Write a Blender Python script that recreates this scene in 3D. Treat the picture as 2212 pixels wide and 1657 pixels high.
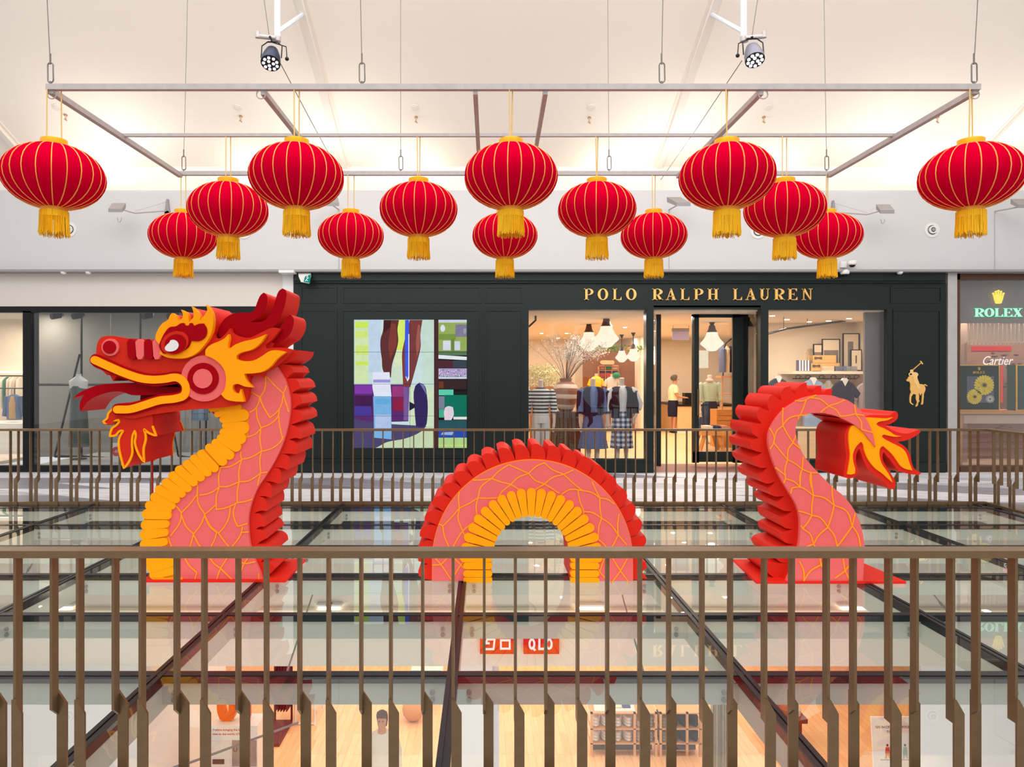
import bpy, bmesh, math, random
from mathutils import Vector, Matrix
from mathutils.geometry import tessellate_polygon
for o in list(bpy.data.objects): bpy.data.objects.remove(o, do_unlink=True)
random.seed(7)
SC = bpy.context.scene; COL = SC.collection; PI = math.pi
F = 1540.0; H = 1.8; VX = 1046.0; VY = 808.0     # focal length in pixels, eye height, vanishing point
# ---------------------------------------------------------------- camera
cd = bpy.data.cameras.new('camera'); cam = bpy.data.objects.new('camera', cd); COL.objects.link(cam)
cam.location = (0, 0, H); cam.rotation_euler = (PI/2, 0, 0)
cd.sensor_width = 36; cd.lens = 36*F/2212; cd.shift_x = (1106-VX)/2212; cd.shift_y = -(828.5-VY)/2212
cd.clip_start = 0.05; cd.clip_end = 200
SC.camera = cam
# ---------------------------------------------------------------- world, lights, exposure
w = bpy.data.worlds.new('world'); SC.world = w; w.use_nodes = True
w.node_tree.nodes['Background'].inputs[0].default_value = (0.97, 0.98, 1.0, 1)
w.node_tree.nodes['Background'].inputs[1].default_value = 0.82
SC.view_settings.view_transform = 'Standard'; SC.view_settings.look = 'None'
SC.view_settings.exposure = 0.0; SC.view_settings.gamma = 1.0; SC.view_settings.use_curve_mapping = False
def area(name, loc, rot, sx, sy, power, col=(1, 1, 1), spread=PI):
    l = bpy.data.lights.new(name, 'AREA'); l.shape = 'RECTANGLE'; l.size = sx; l.size_y = sy
    l.energy = power; l.color = col; l.spread = spread
    o = bpy.data.objects.new(name, l); COL.objects.link(o); o.location = loc; o.rotation_euler = rot
    return o
def downlights(loc, sx, sy, power, col):          # rows of small recessed lamps in a shop ceiling
    nx, ny = max(2, round(sx/1.1)), max(1, round(sy/1.2))
    for i in range(nx):
        for j in range(ny):
            area('shop_downlight', (loc[0]+sx*((i+.5)/nx-.5), loc[1]+sy*((j+.5)/ny-.5), loc[2]), (0, 0, 0), .12, .12, power/(nx*ny), col)
def D(a): return math.radians(a)
area('overhead_fill', (0.2, 3.0, 9.0), (D(12), 0, 0), 14, 5, 800, (1, 0.99, 0.98))  # unseen area light high over the void, general fill from above
area('overhead_fill', (0.2, 8.2, 7.35), (D(10), 0, 0), 14, 2, 240, (1, 0.99, 0.98))  # added fill light under the solid ceiling, brightens the walkway floor
area('ceiling_fill', (0.2, -4.0, 7.6), (D(104), 0, 0), 18, 3.0, 520, (1.0, 0.99, 0.98))  # unseen light panel behind the camera, added to brighten the ceiling
for i, X in enumerate((-7.2, -4.2, -1.35, 2.4, 5.3, 8.1)):          # uplights behind the bulkhead ledge wash the ceiling
    area('ceiling_uplight', (X, 13.16, 5.22), (D(180+30), 0, 0), 0.9, 0.14, 5.5, (1, 0.90, 0.76))
for px_, py_ in ((253, 445), (716, 432), (1466, 432), (1912, 448), (2206, 436)):
    area('flood_beam', ((px_-VX)*12.3/F, 12.3, H-(py_-VY)*12.3/F+.12), (D(180+22), 0, 0), .22, .22, 15, (1, 0.93, 0.84))
downlights((3.4, 14.6, 2.93), 4.6, 2.0, 105, (1, 0.91, 0.80))
downlights((4.0, 20.0, 2.93), 6.5, 6.0, 320, (1, 0.90, 0.76))
downlights((6.9, 14.5, 2.93), 2.4, 1.8, 58, (1, 0.86, 0.68))
downlights((-6.2, 14.4, 3.05), 5.2, 1.5, 30, (1, 0.96, 0.9))
downlights((-10.6, 16.2, 3.1), 3.6, 3.6, 190, (1, 0.88, 0.72))
downlights((10.6, 14.6, 3.2), 3.0, 1.8, 110, (1, 0.84, 0.66))
area('lower_light', (0.5, 14.8, -2.5), (0, 0, 0), 13, 7, 430, (1, 0.93, 0.84))
area('lower_light', (0, 4.5, -3.0), (D(100), 0, 0), 14, 2.0, 280, (1, 0.96, 0.9))
# ---------------------------------------------------------------- materials
def lin(c):
    c = c/255.0
    return c/12.92 if c <= 0.04045 else ((c+0.055)/1.055)**2.4
def rgb(c): return (lin(c[0]), lin(c[1]), lin(c[2]), 1)
MATS = {}
def mat(name, c, rough=0.5, metal=0.0, var=0.06, scale=6.0, bump=0.0, bscale=60.0, spec=0.3, coat=0.0):
    if name in MATS: return MATS[name]
    m = bpy.data.materials.new(name); m.use_nodes = True; nt = m.node_tree; b = nt.nodes['Principled BSDF']
    b.inputs['Roughness'].default_value = rough; b.inputs['Metallic'].default_value = metal
    b.inputs['Specular IOR Level'].default_value = spec; b.inputs['Coat Weight'].default_value = coat
    tc = nt.nodes.new('ShaderNodeTexCoord')
    n = nt.nodes.new('ShaderNodeTexNoise'); n.inputs['Scale'].default_value = scale; n.inputs['Detail'].default_value = 5
    nt.links.new(tc.outputs['Object'], n.inputs['Vector'])
    mx = nt.nodes.new('ShaderNodeMix'); mx.data_type = 'RGBA'
    base = rgb(c)
    mx.inputs[6].default_value = tuple(v*(1-var) for v in base[:3])+(1,)
    mx.inputs[7].default_value = tuple(min(1, v*(1+var)) for v in base[:3])+(1,)
    nt.links.new(n.outputs['Fac'], mx.inputs[0]); nt.links.new(mx.outputs[2], b.inputs['Base Color'])
    if bump > 0:
        n2 = nt.nodes.new('ShaderNodeTexNoise'); n2.inputs['Scale'].default_value = bscale; n2.inputs['Detail'].default_value = 4
        nt.links.new(tc.outputs['Object'], n2.inputs['Vector'])
        bp = nt.nodes.new('ShaderNodeBump'); bp.inputs['Strength'].default_value = bump; bp.inputs['Distance'].default_value = 0.01
        nt.links.new(n2.outputs['Fac'], bp.inputs['Height']); nt.links.new(bp.outputs['Normal'], b.inputs['Normal'])
    MATS[name] = m; return m
def emis(name, c, s=1.0):
    if name in MATS: return MATS[name]
    m = bpy.data.materials.new(name); m.use_nodes = True; nt = m.node_tree; nt.nodes.remove(nt.nodes['Principled BSDF'])
    e = nt.nodes.new('ShaderNodeEmission'); e.inputs[1].default_value = s
    tc = nt.nodes.new('ShaderNodeTexCoord'); n = nt.nodes.new('ShaderNodeTexNoise'); n.inputs['Scale'].default_value = 9
    nt.links.new(tc.outputs['Object'], n.inputs['Vector'])
    mx = nt.nodes.new('ShaderNodeMix'); mx.data_type = 'RGBA'; b = rgb(c)
    mx.inputs[6].default_value = tuple(v*0.88 for v in b[:3])+(1,); mx.inputs[7].default_value = tuple(v*1.1 for v in b[:3])+(1,)
    nt.links.new(n.outputs['Fac'], mx.inputs[0]); nt.links.new(mx.outputs[2], e.inputs[0])
    nt.links.new(e.outputs[0], nt.nodes['Material Output'].inputs[0]); MATS[name] = m; return m
def glass(name, tint, boost=1.0, base=0.0, ior=1.5):
    if name in MATS: return MATS[name]
    m = bpy.data.materials.new(name); m.use_nodes = True; nt = m.node_tree; nt.nodes.remove(nt.nodes['Principled BSDF'])
    t = nt.nodes.new('ShaderNodeBsdfTransparent'); t.inputs[0].default_value = tint
    g = nt.nodes.new('ShaderNodeBsdfGlossy'); g.inputs['Roughness'].default_value = 0.0; g.inputs[0].default_value = (1, 1, 1, 1)
    f = nt.nodes.new('ShaderNodeFresnel'); f.inputs[0].default_value = ior
    tc = nt.nodes.new('ShaderNodeTexCoord'); n = nt.nodes.new('ShaderNodeTexNoise'); n.inputs['Scale'].default_value = 3.0
    nt.links.new(tc.outputs['Object'], n.inputs['Vector'])
    ma = nt.nodes.new('ShaderNodeMath'); ma.operation = 'MULTIPLY_ADD'; ma.inputs[1].default_value = boost; ma.inputs[2].default_value = base; ma.use_clamp = True
    nt.links.new(f.outputs[0], ma.inputs[0])
    mx = nt.nodes.new('ShaderNodeMixShader'); nt.links.new(ma.outputs[0], mx.inputs[0])
    nt.links.new(t.outputs[0], mx.inputs[1]); nt.links.new(g.outputs[0], mx.inputs[2])
    bp = nt.nodes.new('ShaderNodeBump'); bp.inputs['Strength'].default_value = 0.01; bp.inputs['Distance'].default_value = 0.002
    nt.links.new(n.outputs['Fac'], bp.inputs['Height']); nt.links.new(bp.outputs[0], g.inputs['Normal'])
    nt.links.new(mx.outputs[0], nt.nodes['Material Output'].inputs[0]); MATS[name] = m; return m
M = dict(
 red=mat('painted_red', (218, 38, 24), 0.5, spec=0.12, var=0.03, bump=0.05, bscale=250),
 face=mat('painted_face_red', (202, 40, 22), 0.6, spec=0.1, var=0.03),
 dred=mat('painted_dark_red', (160, 0, 14), 0.4, spec=0.05, var=0.05),
 pink=mat('painted_pink', (232, 102, 100), 0.6, spec=0.1, var=0.04, scale=25),
 yel=mat('painted_yellow', (255, 160, 6), 0.6, spec=0.1, var=0.03),
 line=mat('painted_orange_line', (250, 150, 22), 0.5, var=0.03),
 white=mat('painted_white', (226, 224, 220), 0.5),
 cloth=mat('lantern_red_cloth', (190, 0, 38), 0.9, spec=0.0, var=0.1, scale=14, bump=0.25, bscale=220),
 gold=mat('gold_trim', (250, 188, 36), 0.35, 0.3, var=0.1),
 fringe=mat('golden_fringe', (255, 190, 20), 0.7, var=0.12, scale=70),
 piping=mat('lantern_gold_piping', (240, 160, 70), 0.4, 0.3, var=0.08),
 cord=mat('gold_cord', (214, 180, 112), 0.7),
 rig=mat('galvanised_steel', (172, 164, 162), 0.5, 0.2, var=0.16, scale=22),
 wire=mat('steel_wire', (120, 112, 108), 0.5, 0.5),
 ceil=mat('ceiling_plaster', (248, 238, 226), 0.9, var=0.015, scale=2),
 rib=mat('ceiling_rib_paint', (236, 226, 216), 0.8, var=0.02),
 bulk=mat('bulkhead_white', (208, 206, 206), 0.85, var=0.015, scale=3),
 fascia=mat('fascia_beige', (214, 206, 196), 0.8, var=0.02),
 dark=mat('storefront_green_paint', (25, 34, 32), 0.35, spec=0.25, var=0.08, scale=4),
 black=mat('black_metal', (22, 22, 24), 0.4, 0.2),
 bronze=mat('bronze_anodised', (124, 100, 73), 0.34, 0.55, var=0.14, scale=28, bump=0.05),
 bar=mat('glazing_bar_black', (30, 32, 36), 0.35, 0.3),
 beam=mat('pale_beam_paint', (206, 208, 196), 0.55, var=0.03),
 steel=mat('brushed_steel', (196, 190, 186), 0.3, 0.7, var=0.1),
 grey=mat('grey_fixture', (150, 146, 146), 0.5),
 lowwall=mat('lower_wall_paint', (226, 216, 204), 0.8, var=0.02),
 loww=mat('lower_white_wall', (232, 228, 226), 0.8, var=0.02),
 warm=mat('shop_wall_cream', (238, 220, 198), 0.8, var=0.03),
 warmc=mat('shop_ceiling_cream', (236, 220, 200), 0.8, var=0.03),
 lwall=mat('boutique_wall_grey', (150, 147, 142), 0.8, var=0.04),
 oak=mat('oak_wood', (204, 138, 70), 0.5, var=0.2, scale=12),
 brownw=mat('dark_brown_wood', (92, 60, 36), 0.5, var=0.2, scale=9),
 skin=mat('mannequin_skin', (224, 200, 180), 0.5), person=mat('person_skin', (196, 138, 104), 0.6),
 navy=mat('navy_fabric', (30, 32, 54), 0.9), denim=mat('denim_fabric', (84, 100, 132), 0.9, var=0.2, scale=30),
 wpants=mat('white_fabric', (226, 224, 222), 0.9), jean=mat('blue_patterned_fabric', (104, 122, 166), 0.9, var=0.3, scale=90),
 postp=mat('post_paint', (206, 210, 216), 0.6),
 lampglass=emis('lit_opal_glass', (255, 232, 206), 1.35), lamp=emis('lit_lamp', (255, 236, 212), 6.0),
)
gpane = glass('floor_glass', (0.86, 0.895, 0.87, 1), 1.1, 0.01)
gwin = glass('window_glass', (0.93, 0.94, 0.94, 1), 0.8, 0.0)
# ---------------------------------------------------------------- mesh builder
def origin(o):
    v = Vector((0, 0, 0))
    while o is not None: v = v+Vector(o.location); o = o.parent
    return v
class B:
    def __init__(s): s.v = []; s.f = []; s.m = []
    def add(s, vs, fs, m=0):
        k = len(s.v); s.v += [tuple(p) for p in vs]
        for f in fs: s.f.append(tuple(i+k for i in f)); s.m.append(m)
        return s
    def box(s, x0, x1, y0, y1, z0, z1, m=0):
        return s.add([(x0,y0,z0),(x1,y0,z0),(x1,y1,z0),(x0,y1,z0),(x0,y0,z1),(x1,y0,z1),(x1,y1,z1),(x0,y1,z1)],
              [(0,3,2,1),(4,5,6,7),(0,1,5,4),(1,2,6,5),(2,3,7,6),(3,0,4,7)], m)
    def prism(s, poly, y0, y1, m=0):                 # poly: (x, z) outline, extruded in y
        n = len(poly); vs = [(p[0], y0, p[1]) for p in poly]+[(p[0], y1, p[1]) for p in poly]
        tri = tessellate_polygon([[Vector((p[0], p[1], 0)) for p in poly]])
        fs = [tuple(t) for t in tri]+[tuple(i+n for i in reversed(t)) for t in tri]
        fs += [(i, (i+1) % n, (i+1) % n+n, i+n) for i in range(n)]
        return s.add(vs, fs, m)
    def prismz(s, poly, z0, z1, m=0):
        n = len(poly); vs = [(p[0], p[1], z0) for p in poly]+[(p[0], p[1], z1) for p in poly]
        tri = tessellate_polygon([[Vector((p[0], p[1], 0)) for p in poly]])
        fs = [tuple(t) for t in tri]+[tuple(i+n for i in reversed(t)) for t in tri]
        fs += [(i, (i+1) % n, (i+1) % n+n, i+n) for i in range(n)]
        return s.add(vs, fs, m)
    def tube(s, pts, r, n=8, m=0, cap=True):
        pts = [Vector(p) for p in pts]; rs = r if isinstance(r, (list, tuple)) else [r]*len(pts)
        rings = []; up = None
        for i, p in enumerate(pts):
            d = (pts[min(i+1, len(pts)-1)]-pts[max(i-1, 0)]).normalized()
            if up is None: up = Vector((0, 0, 1)) if abs(d.z) < 0.9 else Vector((1, 0, 0))
            a = d.cross(up).normalized(); b = a.cross(d).normalized(); up = b
            rings.append([p+(a*math.cos(2*PI*k/n)+b*math.sin(2*PI*k/n))*rs[i] for k in range(n)])
        vs = [q for rg in rings for q in rg]; fs = []
        for i in range(len(pts)-1):
            for k in range(n): fs.append((i*n+k, i*n+(k+1) % n, (i+1)*n+(k+1) % n, (i+1)*n+k))
        if cap: fs.append(tuple(range(n))); fs.append(tuple((len(pts)-1)*n+k for k in range(n)))
        return s.add(vs, fs, m)
    def loft(s, secs, n=20, m=0, cap=True):          # secs: (cx, cy, z, rx, ry)
        vs = []
        for (cx, cy, z, rx, ry) in secs: vs += [(cx+rx*math.cos(2*PI*k/n), cy+ry*math.sin(2*PI*k/n), z) for k in range(n)]
        fs = []
        for i in range(len(secs)-1):
            for k in range(n): fs.append((i*n+k, i*n+(k+1) % n, (i+1)*n+(k+1) % n, (i+1)*n+k))
        if cap: fs.append(tuple(range(n))); fs.append(tuple((len(secs)-1)*n+k for k in range(n)))
        return s.add(vs, fs, m)
    def lathe(s, prof, c, n=24, m=0): return s.loft([(c[0], c[1], c[2]+z, r, r) for r, z in prof], n, m)
    def sphere(s, c, r, n=12, m=0, sz=1.0):
        return s.loft([(c[0], c[1], c[2]-r*sz*math.cos(PI*i/8), max(1e-4, r*math.sin(PI*i/8)), max(1e-4, r*math.sin(PI*i/8))) for i in range(9)], n, m)
    def bar(s, a, b, t, m=0): return s.tube([a, b], t/math.sqrt(2), 4, m)
    def build(s, name, mats, parent=None, sharp=35, loc=None):
        if not isinstance(mats, (list, tuple)): mats = [mats]
        off = origin(parent) if parent is not None else Vector((0, 0, 0))
        if loc is not None: off = Vector(loc)
        me = bpy.data.meshes.new(name)
        me.from_pydata([(p[0]-off.x, p[1]-off.y, p[2]-off.z) for p in s.v], [], s.f)
        for mt in mats: me.materials.append(mt)
        for i, p in enumerate(me.polygons): p.material_index = s.m[i]
        bm = bmesh.new(); bm.from_mesh(me)
        bmesh.ops.recalc_face_normals(bm, faces=bm.faces)
        for f in bm.faces: f.smooth = True
        for e in bm.edges:
            if len(e.link_faces) == 2 and e.calc_face_angle(0) > math.radians(sharp): e.smooth = False
        bm.to_mesh(me); bm.free()
        o = bpy.data.objects.new(name, me); COL.objects.link(o)
        if parent is not None: o.parent = parent
        if loc is not None: o.location = loc
        return o
def tag(o, label=None, cat=None, group=None, kind=None):
    if label: o['label'] = label
    if cat: o['category'] = cat
    if group: o['group'] = group
    if kind: o['kind'] = kind
    return o
def thing(name, label, cat, loc=(0, 0, 0), group=None):
    o = bpy.data.objects.new(name, None); o.empty_display_size = 0.1; COL.objects.link(o); o.location = loc
    return tag(o, label, cat, group)
def struct(o): o['kind'] = 'structure'; return o
def dup(o, loc=None, parent=None):
    c = o.copy(); COL.objects.link(c)
    if parent is not None: c.parent = parent
    if loc is not None: c.location = loc
    for ch in list(o.children): dup(ch, None, c)
    return c
def copy_thing(root, loc, label, group=None):
    c = dup(root, loc); c['label'] = label
    if group: c['group'] = group
    return c
# ---------------------------------------------------------------- outlines
def crop(x0, y0, s): return lambda p: (x0+p[0]/s, y0+p[1]/s)
def XZ(p, Y): return ((p[0]-VX)*Y/F, H-(p[1]-VY)*Y/F)
def W(x, y, Y): a = XZ((x, y), Y); return (a[0], Y, a[1])
def spline(pts, closed=True, sub=4, corner=48):
    n = len(pts); P = [Vector((p[0], p[1])) for p in pts]; T = []
    for i in range(n):
        if not closed and i in (0, n-1): T.append(Vector((0, 0))); continue
        a, b, c = P[i-1], P[i], P[(i+1) % n]; d1 = b-a; d2 = c-b
        if d1.length < 1e-6 or d2.length < 1e-6: T.append(Vector((0, 0))); continue
        ang = math.degrees(d1.angle(d2))
        if ang > corner: T.append(Vector((0, 0)))
        else: T.append(((d1.normalized()+d2.normalized())).normalized())
    out = []
    for i in range(n if closed else n-1):
        a, b = P[i], P[(i+1) % n]; L = (b-a).length; t1, t2 = T[i]*L, T[(i+1) % n]*L
        if T[i].length == 0: t1 = (b-a)*0.9
        if T[(i+1) % n].length == 0: t2 = (b-a)*0.9
        for k in range(sub):
            u = k/sub; u2 = u*u; u3 = u2*u
            q = a*(2*u3-3*u2+1)+t1*(u3-2*u2+u)+b*(-2*u3+3*u2)+t2*(u3-u2)
            out.append((q.x, q.y))
    if not closed: out.append(tuple(P[-1]))
    return out
def ribbon(pts, w, caps=True):                      # outline of a stroke of width w with round ends
    P = [Vector(p) for p in pts]; n = len(P); L = []; R = []
    for i in range(n):
        d = (P[min(i+1, n-1)]-P[max(i-1, 0)]).normalized(); nn = Vector((-d.y, d.x))
        ww = w[i] if isinstance(w, list) else w
        L.append(P[i]+nn*ww/2); R.append(P[i]-nn*ww/2)
    out = list(L)
    if caps:
        d = P[-1]-P[-2]; a0 = math.atan2(d.y, d.x); ww = (w[-1] if isinstance(w, list) else w)/2
        out += [P[-1]+Vector((math.cos(a0+a), math.sin(a0+a)))*ww for a in (PI*.33, PI*.17, 0, -PI*.17, -PI*.33)]
    out += R[::-1]
    if caps:
        d = P[0]-P[1]; a0 = math.atan2(d.y, d.x); ww = (w[0] if isinstance(w, list) else w)/2
        out += [P[0]+Vector((math.cos(a0+a), math.sin(a0+a)))*ww for a in (PI*.33, PI*.17, 0, -PI*.17, -PI*.33)]
    return [tuple(p) for p in out]
def ell(cx, cy, rx, ry=None, rot=0, n=40):
    ry = rx if ry is None else ry; c, s = math.cos(rot), math.sin(rot)
    return [(cx+rx*math.cos(2*PI*k/n)*c-ry*math.sin(2*PI*k/n)*s, cy+rx*math.cos(2*PI*k/n)*s+ry*math.sin(2*PI*k/n)*c) for k in range(n)]
# ---------------------------------------------------------------- lettering
def R_(a, b, c, d): return [(a, b), (c, b), (c, d), (a, d)]
def ring(cx, cy, ox, oy, ix, iy, a0, a1, n=20):
    o = [(cx+ox*math.cos(a0+(a1-a0)*k/n), cy+oy*math.sin(a0+(a1-a0)*k/n)) for k in range(n+1)]
    i = [(cx+ix*math.cos(a0+(a1-a0)*k/n), cy+iy*math.sin(a0+(a1-a0)*k/n)) for k in range(n+1)]
    return [[o[k], o[k+1], i[k+1], i[k]] for k in range(n)]
GP = [R_(.12,0,.37,1), R_(0,0,.5,.05), R_(0,.95,.45,1), R_(.36,.43,.47,.48)]+ring(.45,.715,.55,.285,.27,.235,-PI/2,PI/2)
GLYPH = {
 'P': GP, 'R': GP+[[(.4,.46),(.62,.47),(.98,0),(.7,0)], R_(.7,0,1.04,.05)],
 'O': ring(.5,.5,.5,.51,.25,.45,0,2*PI,32),
 'L': [R_(.12,0,.37,1), R_(0,.95,.5,1), R_(0,0,1,.05), [(.82,.05),(1,.05),(1,.3)]],
 'A': [[(.12,.03),(.18,.03),(.52,.9),(.48,1)], [(.42,1),(.56,1),(.92,.03),(.64,.03)], R_(.26,.3,.74,.35), R_(0,0,.3,.05), R_(.56,0,1,.05)],
 'H': [R_(.1,0,.32,1), R_(.68,0,.9,1), R_(.3,.47,.7,.53), R_(0,0,.42,.05), R_(.58,0,1,.05), R_(0,.95,.42,1), R_(.58,.95,1,1)],
 'U': [R_(.1,.3,.35,1), R_(.8,.3,.87,1), R_(0,.95,.46,1), R_(.67,.95,1,1)]+ring(.485,.31,.385,.31,.22,.25,PI,2*PI),
 'E': [R_(.12,0,.37,1), R_(0,.95,.95,1), R_(0,0,1,.05), R_(.3,.48,.7,.53), [(.8,.05),(1,.05),(1,.28)], [(.95,.95),(.78,.95),(.95,.74)], R_(.66,.38,.7,.63)],
 'N': [R_(.14,0,.21,.98), R_(.8,.02,.87,1), [(.02,1),(.3,1),(.87,0),(.8,0)], R_(0,0,.36,.05), R_(.65,.95,1,1), R_(0,.95,.2,1)],
 'X': [[(.06,1),(.36,1),(.94,0),(.64,0)], [(.78,.95),(.85,.95),(.22,.05),(.15,.05)], R_(0,0,.36,.05), R_(.55,0,1,.05), R_(0,.95,.45,1), R_(.64,.95,1,1)],
}
def letter(ch, px0, px1, py0, py1, Y, depth, name, m, parent):
    b = B()
    for poly in GLYPH[ch]: b.prism([XZ((px0+(px1-px0)*u, py1-(py1-py0)*v), Y) for u, v in poly], Y, Y+depth)
    return b.build(name, m, parent)
def text(body, px, py, size_px, Y, m, name, parent=None, align='CENTER', depth=0.004, sx=1.0):
    cu = bpy.data.curves.new('t', 'FONT'); cu.body = body; cu.size = size_px*Y/F; cu.align_x = align; cu.align_y = 'CENTER'; cu.extrude = depth/2
    cu.resolution_u = 3
    o = bpy.data.objects.new('t', cu); COL.objects.link(o); o.rotation_euler = (PI/2, 0, 0); o.scale = (sx, 1, 1)
    bpy.context.view_layer.update()
    me = bpy.data.meshes.new_from_object(o); wm = o.matrix_world.copy()
    bpy.data.objects.remove(o, do_unlink=True)
    p = Vector(W(px, py, Y)); vs = [wm @ v.co + p for v in me.vertices]; b = B()
    b.add(vs, [tuple(q.vertices) for q in me.polygons]); bpy.data.meshes.remove(me)
    return b.build(name, m, parent)
# ================================================================ THE SETTING
YS = 13.08
def wz(y, Y): return H-(y-VY)*Y/F
def wx(x, Y): return (x-VX)*Y/F
# ceiling: a plane that climbs towards the camera, ribs every 5.8 m
CZ = lambda y: 5.684+0.425*(13.35-y)
b = B()
for x0, x1 in ((-16, 16),): b.add([(x0, 13.4, CZ(13.4)), (x1, 13.4, CZ(13.4)), (x1, 3.0, CZ(3.0)), (x0, 3.0, CZ(3.0)),
       (x0, 13.4, CZ(13.4)+.1), (x1, 13.4, CZ(13.4)+.1), (x1, 3.0, CZ(3.0)+.1), (x0, 3.0, CZ(3.0)+.1)],
       [(0,1,2,3),(4,7,6,5),(0,4,5,1),(1,5,6,2),(2,6,7,3),(3,7,4,0)])
struct(b.build('ceiling', M['ceil']))
for i, X in enumerate((-8.42, -2.6, 3.26, 9.08)):
    b = B()
    for (wd, hh) in ((0.20, 0.03), (0.09, 0.10)):
        vs = []
        for yy in (13.35, 3.2):
            for dx, dz in ((-wd/2, 0), (wd/2, 0), (wd/2, -hh), (-wd/2, -hh)): vs.append((X+dx, yy, CZ(yy)+dz+.01))
        b.add(vs, [(0,1,2,3),(7,6,5,4),(0,4,5,1),(1,5,6,2),(2,6,7,3),(3,7,4,0)])
    b.box(X-.07, X+.07, 13.29, 13.36, 5.15, CZ(13.35))
    struct(b.build('trim_%d' % (i+1), M['rib']))
struct(B().box(-16, 16, 13.35, 13.5, 5.0, 5.75).build('wall_back_upper', M['ceil']))
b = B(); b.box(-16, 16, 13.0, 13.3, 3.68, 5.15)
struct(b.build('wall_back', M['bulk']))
struct(B().box(-16, 16, 12.80, 13.30, 3.64, 3.68).build('trim_5', M['grey']))
# walkway floor with skewed stone slabs
def stone():
    m = bpy.data.materials.new('walkway_stone'); m.use_nodes = True; nt = m.node_tree; bs = nt.nodes['Principled BSDF']
    bs.inputs['Roughness'].default_value = 0.45
    tc = nt.nodes.new('ShaderNodeTexCoord'); sx = nt.nodes.new('ShaderNodeSeparateXYZ'); nt.links.new(tc.outputs['Object'], sx.inputs[0])
    def mt(op, a, b=None, c=None):
        n = nt.nodes.new('ShaderNodeMath'); n.operation = op
        for i, v in enumerate((a, b, c)):
            if v is None: continue
            if isinstance(v, (int, float)): n.inputs[i].default_value = v
            else: nt.links.new(v, n.inputs[i])
        return n.outputs[0]
    u = mt('MULTIPLY_ADD', sx.outputs[0], 0.5, mt('MULTIPLY', sx.outputs[1], 1.15)); v = mt('MULTIPLY', sx.outputs[1], 1.7)
    fu, fv = mt('FLOOR', u), mt('FLOOR', v)
    cb = nt.nodes.new('ShaderNodeCombineXYZ'); nt.links.new(fu, cb.inputs[0]); nt.links.new(fv, cb.inputs[1])
    wn = nt.nodes.new('ShaderNodeTexWhiteNoise'); nt.links.new(cb.outputs[0], wn.inputs['Vector'])
    cr = nt.nodes.new('ShaderNodeValToRGB'); e = cr.color_ramp; e.interpolation = 'CONSTANT'
    e.elements[0].color = rgb((236, 234, 240)); e.elements[1].position = .4; e.elements[1].color = rgb((150, 148, 158))
    k = e.elements.new(.62); k.color = rgb((198, 198, 208)); k = e.elements.new(.85); k.color = rgb((126, 118, 118))
    nt.links.new(wn.outputs[0], cr.inputs[0])
    mp = nt.nodes.new('ShaderNodeMapping'); mp.inputs['Scale'].default_value = (1.0, 7, 1); mp.inputs['Rotation'].default_value = (0, 0, .5)
    nt.links.new(tc.outputs['Object'], mp.inputs[0])
    nz = nt.nodes.new('ShaderNodeTexNoise'); nz.inputs['Scale'].default_value = 2.4; nz.inputs['Detail'].default_value = 8; nt.links.new(mp.outputs[0], nz.inputs[0])
    c2 = nt.nodes.new('ShaderNodeValToRGB'); c2.color_ramp.elements[0].position = .35; c2.color_ramp.elements[0].color = (.45, .45, .47, 1); c2.color_ramp.elements[1].position = .55; c2.color_ramp.elements[1].color = (1, 1, 1, 1)
    nt.links.new(nz.outputs[0], c2.inputs[0])
    mx = nt.nodes.new('ShaderNodeMix'); mx.data_type = 'RGBA'; mx.blend_type = 'MULTIPLY'; mx.inputs[0].default_value = .5
    nt.links.new(cr.outputs[0], mx.inputs[6]); nt.links.new(c2.outputs[0], mx.inputs[7]); nt.links.new(mx.outputs[2], bs.inputs['Base Color'])
    return m
struct(B().box(-16, 16, 9.93, 13.0, -.12, 0.0).build('floor', stone()))
struct(B().box(-16, 16, 13.0, YS+1.15, -.12, 0.002).build('floor', mat('threshold_stone', (214, 214, 218), 0.3, var=.05)))
struct(B().box(-16, 16, -3.0, 3.02, -.12, 0.0).build('floor', mat('near_stone', (176, 172, 170), .6)))
struct(B().box(6.98, 16, 3.02, 9.93, -.12, 0.0).build('floor', MATS.setdefault('st', bpy.data.materials['walkway_stone'])))
struct(B().box(-16, -7.2, 3.02, 9.93, -.12, 0.0).build('floor', MATS['st']))
# ================================================================ GLASS FLOOR over the lower level
XB = [-7.12, -5.39, -3.66, -1.95, -0.19, 1.55, 3.29, 5.02, 6.78]
YB = [3.2, 4.28, 5.34, 6.40, 7.45, 8.5, 9.6]
gf = thing('glass_floor', 'glass floor of tinted panes in black bars over the lower level', 'glass floor', (0, 6.5, 0))
pane = None
xe = XB+[6.95]; ye = [3.03]+YB+[9.9]
for i in range(len(xe)-1):
    for j in range(len(ye)-1):
        if xe[i+1]-xe[i] < .3 and i > 0: continue
        o = B().add([(xe[i]+.03, ye[j]+.03, 0), (xe[i+1]-.03, ye[j]+.03, 0), (xe[i+1]-.03, ye[j+1]-.03, 0), (xe[i]+.03, ye[j+1]-.03, 0)], [(0,1,2,3)]).build('glass_pane', gpane, gf)
for y in YB:
    B().box(-7.15, 6.95, y-.032, y+.032, -.045, 0.004).build('cross_bar', M['bar'], gf)
    B().box(-7.15, 6.95, y-.022, y+.022, -.175, -.045).build('cross_beam', M['beam'], gf)
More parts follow.
